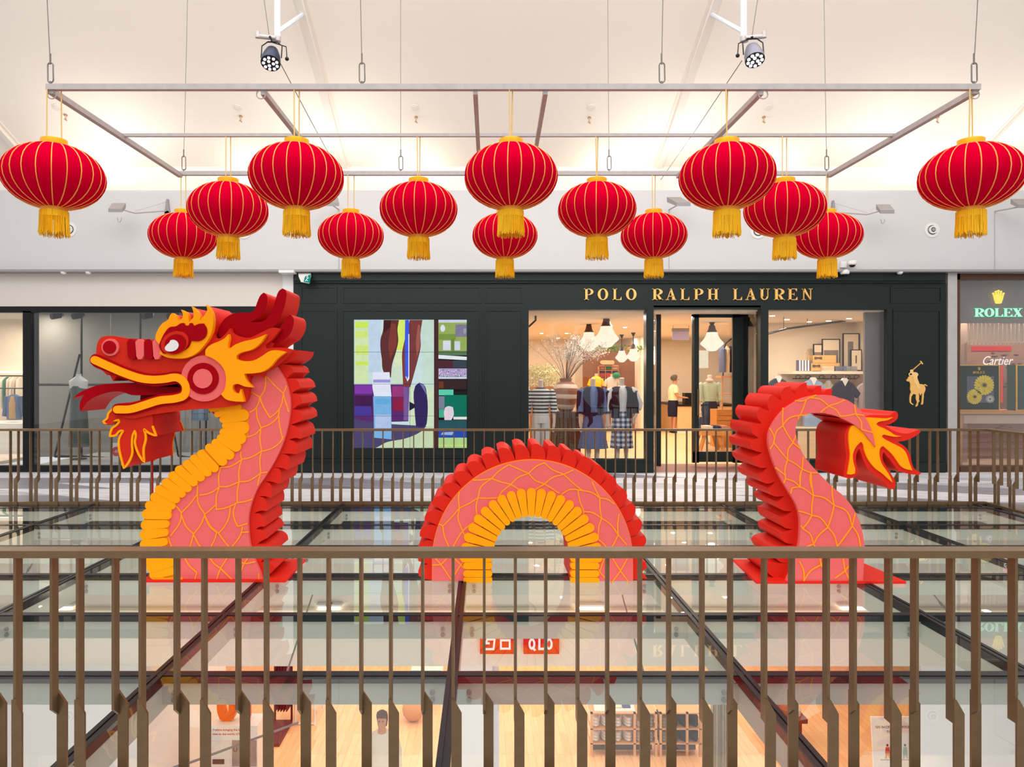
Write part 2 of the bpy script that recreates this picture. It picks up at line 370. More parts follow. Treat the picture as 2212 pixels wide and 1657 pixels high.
for x in XB:
    b = B(); b.box(x-.034, x-.006, 3.03, 9.9, -.06, 0.006); b.box(x+.006, x+.034, 3.03, 9.9, -.06, 0.006); b.box(x-.006, x+.006, 3.03, 9.9, -.06, -.002)
    b.build('long_bar', M['bar'], gf)
    B().box(x-.03, x+.03, 3.03, 9.9, -.21, -.06).build('long_beam', M['beam'], gf)
for x in XB:
    b = B()
    for y in YB[:]:
        for dz in (-.10, -.145): 
            for sx in (-.12, .10): b.tube([(x+sx, y-.035, dz), (x+sx, y-.02, dz)], .015, 8)
    tag(b.build('bolts', M['grey'], gf), 'pairs of round bolts beside each beam crossing')
for a, c in (((1.33, 6.95, -.3), (1.12, 4.9, -.34)), ((-1.65, 6.9, -.3), (-1.40, 5.0, -.34)), ((4.36, 7.0, -.3), (4.05, 6.1, -.34)), ((-5.1, 8.1, -.3), (-4.8, 7.4, -.34)), ((4.2, 8.6, -.3), (3.95, 7.9, -.34)),
             ((-2.4, 3.6, -.5), (-1.2, 4.6, -.45)), ((.9, 3.9, -.5), (1.55, 3.45, -.5))):
    b = B(); b.tube([a, c], .007, 6); mid = (Vector(a)+Vector(c))/2; d = (Vector(c)-Vector(a)).normalized()*.06
    b.tube([mid-d, mid+d], .013, 8); b.build('tie_rod', M['grey'], gf)
# slab edge
struct(B().box(-7.15, 6.98, 9.9, 9.96, -.5, -0.0).build('trim_6', M['bar']))
# ================================================================ RAILINGS
def baluster(kind, name, par, x, yc, flip=1):        # flat bar above, wide blade below, side by side
    b = B()
    if kind == 'A':
        y0, y1 = yc+.0, yc+.046
        b.add([(x-.006, y0, .34), (x+.006, y0, .34), (x+.006, y1, .30), (x-.006, y1, .30), (x-.006, y0, 1.015), (x+.006, y0, 1.015), (x+.006, y1, 1.015), (x-.006, y1, 1.015)],
              [(0,3,2,1),(4,5,6,7),(0,1,5,4),(1,2,6,5),(2,3,7,6),(3,0,4,7)])
        pl = [(x-.003, 0.0), (x+.041, 0.0), (x+.041, .345), (x+.0, .405), (x-.003, .405)]
        b.prism(pl, y1, y1+.012)
    else:
        y0, y1 = yc-.046, yc
        b.box(x-.006, x+.006, y0, y1, .30, 1.015)
        pl = [(x-.006, 0.0), (x+.038, 0.0), (x+.038, .345), (x+.004, .405), (x-.006, .405)]
        b.prism(pl, y0-.012, y0)
    if flip < 0:
        b.v = [(2*x-p[0], 2*yc-p[1], p[2]) for p in b.v]
    o = b.build(name, M['bronze'], par, loc=None)
    return o
nr = thing('balustrade', 'near bronze balustrade with tall flat bars across the foreground', 'railing', (0, 3.1, 0))
B().box(-2.9, 3.1, 3.048, 3.130, 1.012, 1.043).build('handrail', M['bronze'], nr)
B().box(-2.9, 3.1, 3.03, 3.16, -.0, 0.03).build('bottom_rail', M['bronze'], nr)
protoA = baluster('A', 'baluster', nr, 0, 3.098); protoB = baluster('B', 'baluster', nr, .1345, 3.108)
for k in range(-10, 12):
    if k == 0: continue
    for p in (protoA, protoB):
        c = p.copy(); COL.objects.link(c); c.location = (k*.269, 0, 0)
fr = thing('balustrade', 'far bronze balustrade running behind the dragon along the shop walkway', 'railing', (0, 9.88, 0))
B().box(-7.0, 6.96, 9.84, 9.92, 1.012, 1.043).build('handrail', M['bronze'], fr)
B().box(-7.0, 6.96, 9.84, 9.92, 0.0, .03).build('bottom_rail', M['bronze'], fr)
pA = baluster('A', 'baluster', fr, 0, 9.88, -1); pB = baluster('B', 'baluster', fr, .140, 9.88, -1)
for k in range(-25, 25):
    for p in ((pA, pB)):
        if k == 0: continue
        c = p.copy(); COL.objects.link(c); c.location = (k*.280, 0, 0)
rr = thing('balustrade', 'short side balustrade turning the far right corner towards the camera', 'railing', (6.96, 9.0, 0))
B().box(6.92, 7.0, 5.2, 9.84, 1.012, 1.043).build('handrail', M['bronze'], rr)
B().box(6.92, 7.0, 5.2, 9.84, 0.0, .03).build('bottom_rail', M['bronze'], rr)
for k in range(30):
    y = 9.74-.14*k; b = B(); b.box(6.94, 6.985, y-.006, y+.006, .3, 1.015)
    xx = 6.93 if k % 2 else 6.985
    b.add([(xx, y-.006, .0), (xx+.01, y-.006, 0), (xx+.01, y+.04, 0), (xx, y+.04, 0), (xx, y-.006, .4), (xx+.01, y-.006, .4), (xx+.01, y+.04, .34), (xx, y+.04, .34)],
          [(0,3,2,1),(4,5,6,7),(0,1,5,4),(1,2,6,5),(2,3,7,6),(3,0,4,7)])
    b.build('baluster', M['bronze'], rr)
# ================================================================ LOWER LEVEL
LZ = -5.0
def woodfloor():
    m = bpy.data.materials.new('lower_wood_floor'); m.use_nodes = True; nt = m.node_tree; bs = nt.nodes['Principled BSDF']; bs.inputs['Roughness'].default_value = .35
    tc = nt.nodes.new('ShaderNodeTexCoord'); mp = nt.nodes.new('ShaderNodeMapping'); mp.inputs['Rotation'].default_value = (0, 0, PI/2); nt.links.new(tc.outputs['Object'], mp.inputs[0])
    br = nt.nodes.new('ShaderNodeTexBrick'); br.inputs['Scale'].default_value = 1; br.inputs['Brick Width'].default_value = 1.5; br.inputs['Row Height'].default_value = .13
    br.inputs['Mortar Size'].default_value = .002; br.inputs['Color1'].default_value = rgb((246, 196, 146)); br.inputs['Color2'].default_value = rgb((236, 178, 126)); br.inputs['Mortar'].default_value = rgb((190, 130, 84))
    br.inputs['Bias'].default_value = -.25
    nt.links.new(mp.outputs[0], br.inputs[0])
    nz = nt.nodes.new('ShaderNodeTexNoise'); nz.inputs['Scale'].default_value = 3; nz.inputs['Detail'].default_value = 6; mp2 = nt.nodes.new('ShaderNodeMapping'); mp2.inputs['Scale'].default_value = (6, .7, 1)
    nt.links.new(tc.outputs['Object'], mp2.inputs[0]); nt.links.new(mp2.outputs[0], nz.inputs[0])
    mx = nt.nodes.new('ShaderNodeMix'); mx.data_type = 'RGBA'; mx.blend_type = 'SOFT_LIGHT'; mx.inputs[0].default_value = .5
    nt.links.new(br.outputs[0], mx.inputs[6]); nt.links.new(nz.outputs[0], mx.inputs[7]); nt.links.new(mx.outputs[2], bs.inputs['Base Color'])
    return m
WF = woodfloor()
struct(B().box(-14, 14, 10.2, 19, LZ-.1, LZ).build('floor', WF))
struct(B().box(-14, 14, -3, 10.2, LZ-.1, LZ).build('floor', M['loww']))
struct(B().box(-14, 14, 10.28, 10.4, wz(1438, 10.3), -.12).build('wall_lower_fascia', M['lowwall']))
struct(B().box(-14, 14, 18.9, 19, LZ, -2.4).build('wall_lower_back', M['loww']))
struct(B().box(-14, 14, 10.4, 19, -2.42, -2.3).build('ceiling', M['ceil']))
struct(B().box(-14, -5.0, 10.32, 10.42, LZ, wz(1438, 10.3)).build('wall_lower_left', M['loww']))
struct(B().box(-5.0, -4.93, 10.3, 13.6, LZ, wz(1438, 10.3)).build('wall_lower_left', M['loww']))
struct(B().box(6.32, 14, 10.32, 10.42, LZ, wz(1438, 10.3)).build('wall_lower_right', M['loww']))
struct(B().box(-.43, .12, 10.33, 10.8, LZ, wz(1438, 10.3)).build('wall_lower_column', M['loww']))
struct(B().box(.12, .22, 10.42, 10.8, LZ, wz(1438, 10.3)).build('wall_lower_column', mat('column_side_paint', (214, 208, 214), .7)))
struct(B().box(-14, 14, 10.14, 10.28, wz(1318, 10.2)-.015, wz(1318, 10.2)+.015).build('trim_7', mat('bright_line_cream', (238, 222, 198), .5)))  # cream strip put in for the bright line along the fascia
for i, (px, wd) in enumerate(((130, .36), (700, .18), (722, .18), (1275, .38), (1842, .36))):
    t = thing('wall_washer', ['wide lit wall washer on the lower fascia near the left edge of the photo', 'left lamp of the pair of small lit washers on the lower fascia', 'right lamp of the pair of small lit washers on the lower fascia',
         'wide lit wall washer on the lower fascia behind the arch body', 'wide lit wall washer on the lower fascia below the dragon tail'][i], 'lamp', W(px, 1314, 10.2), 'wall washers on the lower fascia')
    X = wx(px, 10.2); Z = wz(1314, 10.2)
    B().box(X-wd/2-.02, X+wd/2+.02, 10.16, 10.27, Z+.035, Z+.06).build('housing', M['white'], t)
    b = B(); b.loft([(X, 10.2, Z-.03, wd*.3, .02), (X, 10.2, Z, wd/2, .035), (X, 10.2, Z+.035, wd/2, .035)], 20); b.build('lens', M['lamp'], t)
# red signs
for i, (x0, x1) in enumerate(((1037, 1110), (1131, 1208))):
    Y = 10.2
    t = thing('shop_sign', ['red lit shop sign with two white square Japanese characters', 'red lit shop sign with the white letters QLO'][i], 'sign', W((x0+x1)/2, 1412, Y), 'red signs on the lower fascia')
    b = B(); b.box(wx(x0, Y), wx(x1, Y), Y, Y+.08, wz(1413, Y), wz(1375, Y)); b.build('panel', emis('sign_red', (238, 52, 44), 1.0), t)
    wm = emis('sign_white', (255, 236, 236), 1.25); yy = Y-.012
    if i == 0:
        S = lambda pts, w_: ribbon([XZ(p, Y) for p in pts], w_*Y/F, False)
        b = B()
        for pts in (((1052, 1381), (1070, 1381)), ((1068.5, 1380), (1066, 1403)), ((1067, 1402), (1048, 1402)), ((1053, 1380), (1049, 1391)), ((1050.5, 1389.5), (1058, 1389.5))): b.prism(S(pts, 4), yy, Y)
        b.build('character', wm, t); b = B()
        for pts in (((1080, 1383), (1103, 1383)), ((1101, 1383), (1101, 1403)), ((1103, 1401), (1080, 1401)), ((1082, 1403), (1082, 1383))): b.prism(S(pts, 4), yy, Y)
        b.build('character', wm, t)
    else:
        def strokes(paths, w_):
            b = B()
            for pts in paths: b.prism(ribbon([XZ(p, Y) for p in pts], w_*Y/F, False), yy, Y)
            b.build('letter', wm, t)
        strokes([ell(1149, 1391, 5.2, 10, n=16)[:]+[(1154.2, 1391)], ((1150, 1397), (1156, 1405))], 4.4)
        strokes([((1165, 1380), (1165, 1403)), ((1163, 1401.5), (1175, 1401.5))], 4.4)
        strokes([ell(1186, 1391, 5.6, 10, n=16)[:]+[(1191.6, 1391)]], 4.4)
# lower shop furniture (z = -5 floor); px boxes at a chosen depth
def pbox(b, x0, x1, y0, y1, Y, dep, m=0): return b.box(wx(x0, Y), wx(x1, Y), Y, Y+dep, wz(y1, Y), wz(y0, Y), m)
Y = 11.5
t = thing('display_plinth', 'white display box with red lettering text carrying the orange U and red T', 'display', (wx(505, Y), Y, LZ))
b = B(); b.box(wx(455, Y), wx(556, Y), Y, Y+.42, LZ, wz(1568, Y)); b.build('box', M['white'], t)
text('T-shirts bringing the best of', 459, 1577, 6.6, Y-.004, mat('red_print', (214, 84, 78), .6), 'lettering', t, 'LEFT')
text('now to the world. UT.', 459, 1586, 6.6, Y-.004, MATS['red_print'], 'lettering', t, 'LEFT')
b = B(); pbox(b, 456, 497, 1601, 1657, Y-.01, .01); b.build('print_panel', mat('pale_print', (222, 218, 214), .6), t)
b = B(); pbox(b, 501, 554, 1600, 1656, Y-.01, .01); b.build('print_panel', mat('grey_print', (148, 138, 134), .5, var=.5, scale=5), t)
b = B(); pbox(b, 459, 484, 1641, 1651, Y-.02, .01); b.build('caption_plate', mat('brown_plate', (92, 76, 66), .6), t)
text('U', 508, 1620, 14, Y-.016, mat('brown_plate', (92, 76, 66), .6), 'lettering', t)
t2 = B().prism(ribbon([XZ(p, Y+.2) for p in spline(((479, 1500), (479, 1530), (483, 1545), (492, 1549), (501, 1545), (504, 1530), (504, 1500)), False)], .115, False), Y+.14, Y+.26).build('display_letter', mat('orange_gloss', (236, 84, 22), .35))
tag(t2, 'big orange letter U standing on the white display box', 'letter')
b = B(); pbox(b, 524, 538, 1500, 1553, Y+.2, .12); pbox(b, 512, 550, 1488, 1502, Y+.2, .12); tag(b.build('display_letter', mat('crimson_gloss', (222, 44, 52), .35)), 'red letter T standing beside the orange U on the box', 'letter')
Y = 13.9
t = thing('clothes_rack', 'low dark clothes rack with purple brown garments on the lower level', 'rack', (wx(610, Y), Y, LZ))
b = B(); b.box(wx(592, Y), wx(632, Y), Y-.9, Y, LZ, LZ+.06); b.build('base', mat('plum_board', (84, 34, 44), .5), t)
b = B()
for x in (594, 630): b.bar((wx(x, Y), Y, LZ+.05), (wx(x, Y), Y, LZ+1.4), .03)
b.bar((wx(594, Y), Y, LZ+1.4), (wx(630, Y), Y, LZ+1.4), .03); b.build('frame', M['black'], t)
for k in range(5): B().loft([(wx(600+6*k, Y), Y, LZ+.3, .02, .2), (wx(600+6*k, Y), Y, LZ+.8, .025, .22), (wx(600+6*k, Y), Y, LZ+1.25, .02, .16), (wx(600+6*k, Y), Y, LZ+1.33, .01, .05)], 12).build('garment', mat('plum_cloth', (74, 32, 46), .9), t)
Y = 13.8
t = thing('display_table', 'small white open frame table beside the dark clothes rack', 'table', (wx(660, Y), Y, LZ))
b = B(); b.box(wx(636, Y), wx(680, Y), Y, Y+.75, LZ+.42, LZ+.45); b.build('table_top', M['white'], t)
for x in (637, 679):
    for yy in (Y+.02, Y+.73): B().bar((wx(x, Y), yy, LZ), (wx(x, Y), yy, LZ+.42), .03).build('leg', M['white'], t)
b = B(); b.bar((wx(637, Y), Y+.02, LZ+.02), (wx(679, Y), Y+.02, LZ+.02), .03); b.build('rail', M['white'], t)
b = B(); b.box(wx(650, Y), wx(672, Y), Y+.1, Y+.5, LZ+.45, LZ+.56); tag(b.build('shoe_box', M['white']), 'white box with dark tag lines on the small frame table', 'box')
b = B(); b.sphere((wx(664, Y), Y+.6, LZ+.66), .1, 12); tag(b.build('cap', mat('plum_cloth', (74, 32, 46), .9)), 'dark plum cap lying behind the white box', 'cap')
Y = 14.0
b = B(); b.sphere((wx(893, Y), Y, LZ+.22), .22, 16); tag(b.build('basket', mat('wicker', (210, 150, 96), .8, var=.25, scale=60, bump=.4)), 'round wicker basket on the lower wood floor', 'basket')
t = thing('display_table', 'white table with a blue cloth on top beside the wicker basket', 'table', (wx(935, 14.6), 14.6, LZ))
b = B(); b.box(wx(885, 14.6), wx(955, 14.6), 14.6, 15.4, LZ+.6, LZ+.64); b.build('table_top', M['white'], t)
for x in (888, 952):
    for yy in (14.65, 15.35): B().bar((wx(x, 14.6), yy, LZ), (wx(x, 14.6), yy, LZ+.6), .04).build('leg', M['white'], t)
b = B(); b.box(wx(887, 14.6), wx(953, 14.6), 14.59, 14.62, LZ+.45, LZ+.72); tag(b.build('cloth', mat('teal_cloth', (104, 190, 200), .9)), 'teal cloth hanging over the white table edge', 'cloth')
# folded clothes gondola
def gondola(x0, x1, Y, label, cols, nm):
    t = thing('display_shelf', label, 'shelf', (wx((x0+x1)/2, Y), Y, LZ), 'low wooden clothes shelves')
    X0, X1 = wx(x0, Y), wx(x1, Y); om = mat('light_oak', (224, 172, 124), .5, var=.1, scale=20)
    for z in (LZ+.24, LZ+.50, LZ+.78): B().box(X0, X1, Y, Y+.55, z-.02, z).build('shelf_board', om, t)
    n = 3
    for k in range(n+1): x = X0+(X1-X0-.04)*k/n; B().box(x, x+.04, Y, Y+.05, LZ, LZ+.78).build('leg', om, t)
    B().box(X0+.05, X1-.05, Y+.2, Y+.24, LZ+.02, LZ+.22).build('back_panel', mat('dark_plinth', (96, 86, 84), .7), t)
    w_ = (X1-X0)/len(cols)
    for k, c in enumerate(cols):
        for si, z in enumerate((LZ+.25, LZ+.51)):
            b = B()
            for q in range(3):
                zz = z+q*.055; cx = X0+w_*(k+.5)
                b.loft([(cx, Y+.25, zz, w_*.42, .2), (cx, Y+.25, zz+.02, w_*.46, .22), (cx, Y+.25, zz+.045, w_*.40, .19), (cx, Y+.25, zz+.053, w_*.2, .1)], 14)
            tag(b.build('folded_clothes', mat('knit_%d_%d_%d' % c, c, .9)), '%s folded clothes, %s from the left on the %s board of the %s shelf' % ({(232,224,220): 'white', (214,196,186): 'beige', (150,146,120): 'olive', (60,70,104): 'blue', (44,42,48): 'black'}[c], ['first', 'second', 'third', 'fourth', 'fifth', 'sixth'][k], ['lower', 'middle'][si], nm), 'clothes', 'folded clothes on the low shelves')
    return t
wt, be, ol, bl, bk = (232,224,220), (214,196,186), (150,146,120), (60,70,104), (44,42,48)
gondola(1276, 1420, 12.66, 'low wooden shelf of folded white and olive clothes with board on top', [wt, wt, wt, wt, be, ol], 'white clothes')
gondola(1425, 1516, 12.66, 'low wooden shelf of folded blue and black clothes next to the white ones', [ol, bl, bk, bk], 'dark clothes')
b = B(); X0, X1 = wx(1284, 12.7), wx(1372, 12.7); b.add([(X0, 12.7, LZ+.80), (X1, 12.7, LZ+.80), (X1, 13.15, LZ+1.05), (X0, 13.15, LZ+1.05), (X0, 12.7, LZ+.78), (X1, 12.7, LZ+.78), (X1, 13.15, LZ+1.03), (X0, 13.15, LZ+1.03)], [(0,1,2,3),(7,6,5,4),(0,4,5,1),(1,5,6,2),(2,6,7,3),(3,7,4,0)])
t = b.build('sign_board', M['white'], loc=(X0, 12.7, LZ+.78)); tag(t, 'white slanted board with folded blue and green sample clothes on the shelf top', 'board')
def slant(xa, xb, u0, u1, m, nm):
    b = B(); f = lambda x, u: (X0+(X1-X0)*x, 12.7+.45*u, LZ+.805+.25*u)
    b.add([f(xa, u0), f(xb, u0), f(xb, u1), f(xa, u1)], [(0,1,2,3)]); b.v += [(p[0], p[1], p[2]+.012) for p in b.v]; b.f += [(4,5,6,7),(0,1,5,4),(1,2,6,5),(2,3,7,6),(3,0,4,7)]; b.m += [0]*5
    b.build(nm, m, t)
slant(.5, .68, .1, .95, mat('pale_green_cloth', (214, 218, 196), .9), 'sample'); slant(.7, .9, .1, .95, mat('blue_cloth', (86, 96, 136), .9), 'sample'); slant(.08, .28, .5, .68, mat('rose_tag', (206, 170, 174), .8), 'price_tag')
b = B()
for k in range(2): b.box(wx(1420+40*k, 13.3), wx(1450+40*k, 13.3), 13.3, 13.33, LZ+1.0, LZ+1.22)
tag(b.build('price_card', mat('red_card', (216, 52, 52), .6)), 'red price card strip above the dark folded clothes', 'sign')
b = B()
for k in range(12): b.loft([(wx(1538, 12.0)+k*.035, 12+.03*math.sin(k*2), LZ+.1, .018, .05), (wx(1538, 12.0)+k*.035, 12+.03*math.sin(k*2), -3.0, .018, .05)], 8)
tag(b.build('curtain', mat('grey_green_curtain', (160, 158, 144), .9)), 'grey green pleated fitting room curtain right of the dark clothes', 'curtain')
Y = 13.0
t = thing('display_table', 'dark table with brown goods on the lower floor under the tail', 'table', (wx(1705, Y), Y, LZ))
b = B(); b.box(wx(1668, Y), wx(1745, Y), Y, Y+.6, LZ+.42, LZ+.5); b.build('table_top', mat('chestnut', (120, 56, 40), .5), t)
b = B(); b.box(wx(1680, Y), wx(1735, Y), Y+.05, Y+.55, LZ, LZ+.42); b.build('base', mat('chestnut', (120, 56, 40), .5), t)
for k in range(3): tag(B().loft([(wx(1682+24*k, Y), Y+.3, LZ+.5, .1, .2), (wx(1682+24*k, Y), Y+.3, LZ+.6, .11, .2), (wx(1682+24*k, Y), Y+.3, LZ+.66, .07, .14)], 12).build('folded_clothes', mat('chest_cloth_%d' % k, [(90, 50, 40), (150, 84, 60), (214, 196, 186)][k], .9)),
    ['dark brown clothes on the left of the chestnut table', 'rust brown clothes in the middle of the chestnut table', 'beige clothes on the right of the chestnut table'][k], 'clothes', 'folded clothes on the chestnut table')
Y = 11.2
t = thing('poster_stand', 'white standing poster reading GO BACK TO SCHOOL IN STYLE with small figures', 'poster', (wx(1930, Y), Y, LZ))
X0, X1 = wx(1884, Y), wx(1970, Y); b = B(); b.prism([(wx(1882, Y), wz(1549, Y)), (wx(1966, Y), wz(1549, Y)), (wx(1976, Y), LZ), (wx(1892, Y), LZ)], Y, Y+.03); b.build('panel', mat('poster_white', (238, 236, 234), .5), t)
text('GO BACK TO SCHOOL', 1928, 1571, 7.5, Y-.004, mat('grey_print2', (120, 116, 118), .6), 'lettering', t, sx=.95); text('IN STYLE', 1930, 1581, 7.5, Y-.004, MATS['grey_print2'], 'lettering', t)
b = B()
for (cx, m_) in ((1917, 0), (1955, 2)):
    b.prism([XZ(p, Y-.004) for p in ell(cx, 1610, 2.2, 2.6)], Y-.006, Y-.001, 3); b.prism([XZ(p, Y) for p in ((cx-4, 1614), (cx+4, 1614), (cx+5, 1627), (cx-5, 1627))], Y-.006, Y-.001, m_)
    b.prism([XZ(p, Y) for p in ((cx-4, 1627), (cx+5, 1627), (cx+6, 1638), (cx+3, 1638), (cx, 1630), (cx-2, 1639), (cx-5, 1639))], Y-.006, Y-.001, 1 if m_ == 0 else 2)
b.build('figure_print', [mat('p_red', (206, 60, 56), .6), mat('p_orange', (240, 150, 50), .6), mat('p_teal', (150, 190, 180), .6), mat('p_brown', (90, 60, 50), .6)], t)
b = B(); b.box(wx(1902, Y), wx(1964, Y), Y-.005, Y-.001, wz(1642, Y), wz(1641, Y)); b.build('ground_line', MATS['grey_print2'], t)
Y = 12.6
t = thing('sock_rack', 'narrow white rack of small red and blue boxes at the left of the lower shop', 'rack', (wx(376, Y), Y, LZ))
for k in range(8):
    B().box(wx(362+k*1.0, Y), wx(377+k*1.0, Y), Y, Y+.25, LZ+.04+.145*k, LZ+.11+.145*k).build('box', mat('tag_%d' % (k % 3), [(206, 96, 98), (112, 120, 160), (226, 216, 214)][k % 3], .6, var=.5, scale=40), t)
B().box(wx(361, Y), wx(386, Y), Y+.25, Y+.29, LZ, LZ+1.25).build('back_panel', M['white'], t)
# ================================================================ THE DRAGON (three standing sections of cut-out boards)
DY = 6.17                                            # distance of the front faces; every board has real thickness behind it
cA = crop(140, 600, 3.945); D1 = crop(430, 780, 8.193); D2 = crop(430, 960, 8.193); D3 = crop(290, 960, 11.045); D4 = crop(290, 1090, 5.672)
cE = crop(900, 940, 5.023); cF = crop(1140, 940, 5.023); cG = crop(1570, 810, 6.904); cH = crop(1570, 1020, 5.672); cI = crop(1740, 850, 7.531)
def px(c, pts): return [c(p) for p in pts]
def board(poly, y0, y1, name, m, parent, smooth=True, corner=48, sharp=35):
    pts = spline(poly, True, 4, corner) if smooth else poly
    return B().prism([XZ(p, DY) for p in pts], y0, y1).build(name, m, parent, sharp)
def strokes_part(lists, w_, y0, y1, name, m, parent):
    b = B()
    for c, pts in lists:
        p = spline(px(c, pts), False, 5, 45) if len(pts) > 2 else px(c, pts)
        q0 = len(b.v)*1e-6; b.prism([XZ(q, DY) for q in ribbon(p, w_)], y0-q0, y1)
    return b.build(name, m, parent)
def tab(po, pi, ro, ri, y0, y1, par, n=9):          # belly plate: capsule from outer to inner end
    if par.name.startswith('dragon_sculpture') and par.name == 'dragon_sculpture': ro *= 1.05; ri *= 1.07
    po, pi = Vector(po), Vector(pi); d = (pi-po).normalized(); a = math.atan2(d.y, d.x)
    out = [pi-d*ri+Vector((math.cos(a+t), math.sin(a+t)))*ri for t in [PI/2-PI*k/(n-1) for k in range(n)]]
    out += [po+d*ro+Vector((math.cos(a+PI+t), math.sin(a+PI+t)))*ro for t in [PI/2-PI*k/(n-1) for k in range(n)]]
    return B().prism([XZ((p.x, p.y), DY) for p in out], y0, y1).build('belly_plate', M['yel'], par)
# ---------------------------------------------------------------- head section
dr = thing('dragon_sculpture', 'dragon head and long neck section with open mouth, flat cut-out boards on a red base', 'sculpture', (wx(460, DY), DY+.3, 0.0), 'sections of the dragon installation')
B().add([(wx(307.5, DY), DY-.03, .004), (wx(619, DY), DY-.03, .004), (-1.712, 6.84, .004), (-2.957, 6.84, .004), (wx(307.5, DY), DY-.03, .026), (wx(619, DY), DY-.03, .026), (-1.712, 6.84, .026), (-2.957, 6.84, .026)],
        [(0,3,2,1),(4,5,6,7),(0,1,5,4),(1,2,6,5),(2,3,7,6),(3,0,4,7)]).build('base_plate', M['red'], dr)
# crest
lobes = [
 [cA(p) for p in ((1850,690),(1890,640),(1984,616),(1965,665),(1905,715),(1850,738))],
 px(D1, [(1466,62),(1560,70),(1620,110),(1655,200),(1595,240),(1530,310)]),
 px(D1, [(1540,312),(1650,312),(1735,370),(1775,478),(1690,520),(1612,572)]),
 px(D1, [(1612,574),(1700,582),(1780,645),(1810,750),(1710,795),(1632,862)]),
 px(D1, [(1636,864),(1720,872),(1790,935),(1808,1045),(1700,1095),(1600,1132)]),
 px(D1, [(1602,1136),(1690,1168),(1740,1230),(1765,1385),(1690,1370),(1565,1395)]),
 px(D1, [(1568,1398),(1650,1430),(1705,1500),(1700,1660),(1600,1652),(1435,1652)]),
 px(D2, [(1440,178),(1540,210),(1582,290),(1545,465),(1450,432),(1300,420)]),
 px(D2, [(1302,424),(1385,445),(1430,540),(1390,718),(1290,682),(1140,665)]),
 px(D2, [(1142,668),(1225,712),(1265,805),(1230,962),(1140,935),(1030,935)]),
 px(D2, [(1032,938),(1115,965),(1160,1055),(1165,1200),(1080,1190),(950,1232)]),
 px(D2, [(955,1236),(1045,1252),(1105,1340),(1132,1475),(1050,1478),(972,1522)]),
 px(D4, [(1475,317),(1540,330),(1585,385),(1602,430),(1550,455),(1490,495)]),
 px(D4, [(1492,498),(1580,510),(1640,560),(1655,625),(1580,670),(1530,720)]),
 px(D4, [(1535,722),(1640,728),(1680,768),(1703,805),(1660,855),(1568,918)]),
]
poly = []
for lb in lobes:
    t = spline(lb, False, 4, 60); poly += t
poly += px(D4, [(1420,880),(1300,400)])+[(510,1080),(560,1000),(590,900),(580,800),(596,780)]
B().prism([XZ(p, DY) for p in poly], DY+.045, DY+.60).build('crest', M['red'], dr, 30)
# pink body side
body = px(D1, [(1350,75),(1430,180),(1520,330),(1585,540),(1612,700),(1612,880),(1585,1080),(1520,1340),(1430,1580)])+px(D2, [(1300,360),(1150,600),(1040,760),(960,940),(900,1130),(870,1330),(872,1500),(882,1640)])+px(D4, [(1420,500),(1470,660),(1568,918),(1568,938),(250,938)])
pk = body+px(D4, [(420,700),(380,300)])+[(380,1085),(440,1035),(500,985),(520,930),(515,880),(500,850),(520,800),(560,775)]
board(pk, DY, DY+.04, 'body_panel', M['pink'], dr, corner=40)
back = px(D1, [(600,200),(1300,100),(1560,540),(1585,880),(1500,1300)])+px(D2, [(1270,360),(1120,600),(930,940),(850,1300),(860,1640)])+px(D4, [(1440,660),(1540,930),(260,930),(210,850),(150,740),(120,600),(105,430),(105,300),(130,130),(200,-20)])+px(D3, [(340,1350),(480,1160),(640,960),(800,800),(980,630),(1140,480),(1310,340),(1480,220),(1650,110)])+px(D1, [(60,1580),(160,1480),(260,1390),(330,1320),(345,1250),(390,1180),(390,1110),(340,1050),(270,990),(160,900),(150,820)])
board(back, DY+.06, DY+.56, 'body_core', M['red'], dr, smooth=False)
board(px(D1, [(700,760),(880,900),(880,1300),(800,1450)])+px(D2, [(650,130),(380,360),(160,560)])+px(D3, [(1450,980),(1100,1280),(930,1500)])+px(D4, [(440,100),(420,300),(410,480),(450,700),(560,935),(250,935),(205,850),(150,740),(130,600),(110,430),(110,300),(130,130),(190,10)])+px(D3, [(370,1350),(500,1170),(660,980),(820,810),(1000,650),(1160,500),(1330,360),(1500,240),(1670,130)])+px(D1, [(60,1600),(180,1500),(280,1410),(350,1340),(400,1240),(430,1120),(400,1040),(330,960),(250,890),(180,835)]), DY-.004, DY+.05, 'belly_backing', mat('belly_shadow_orange', (232, 140, 8), .6), dr, smooth=False)
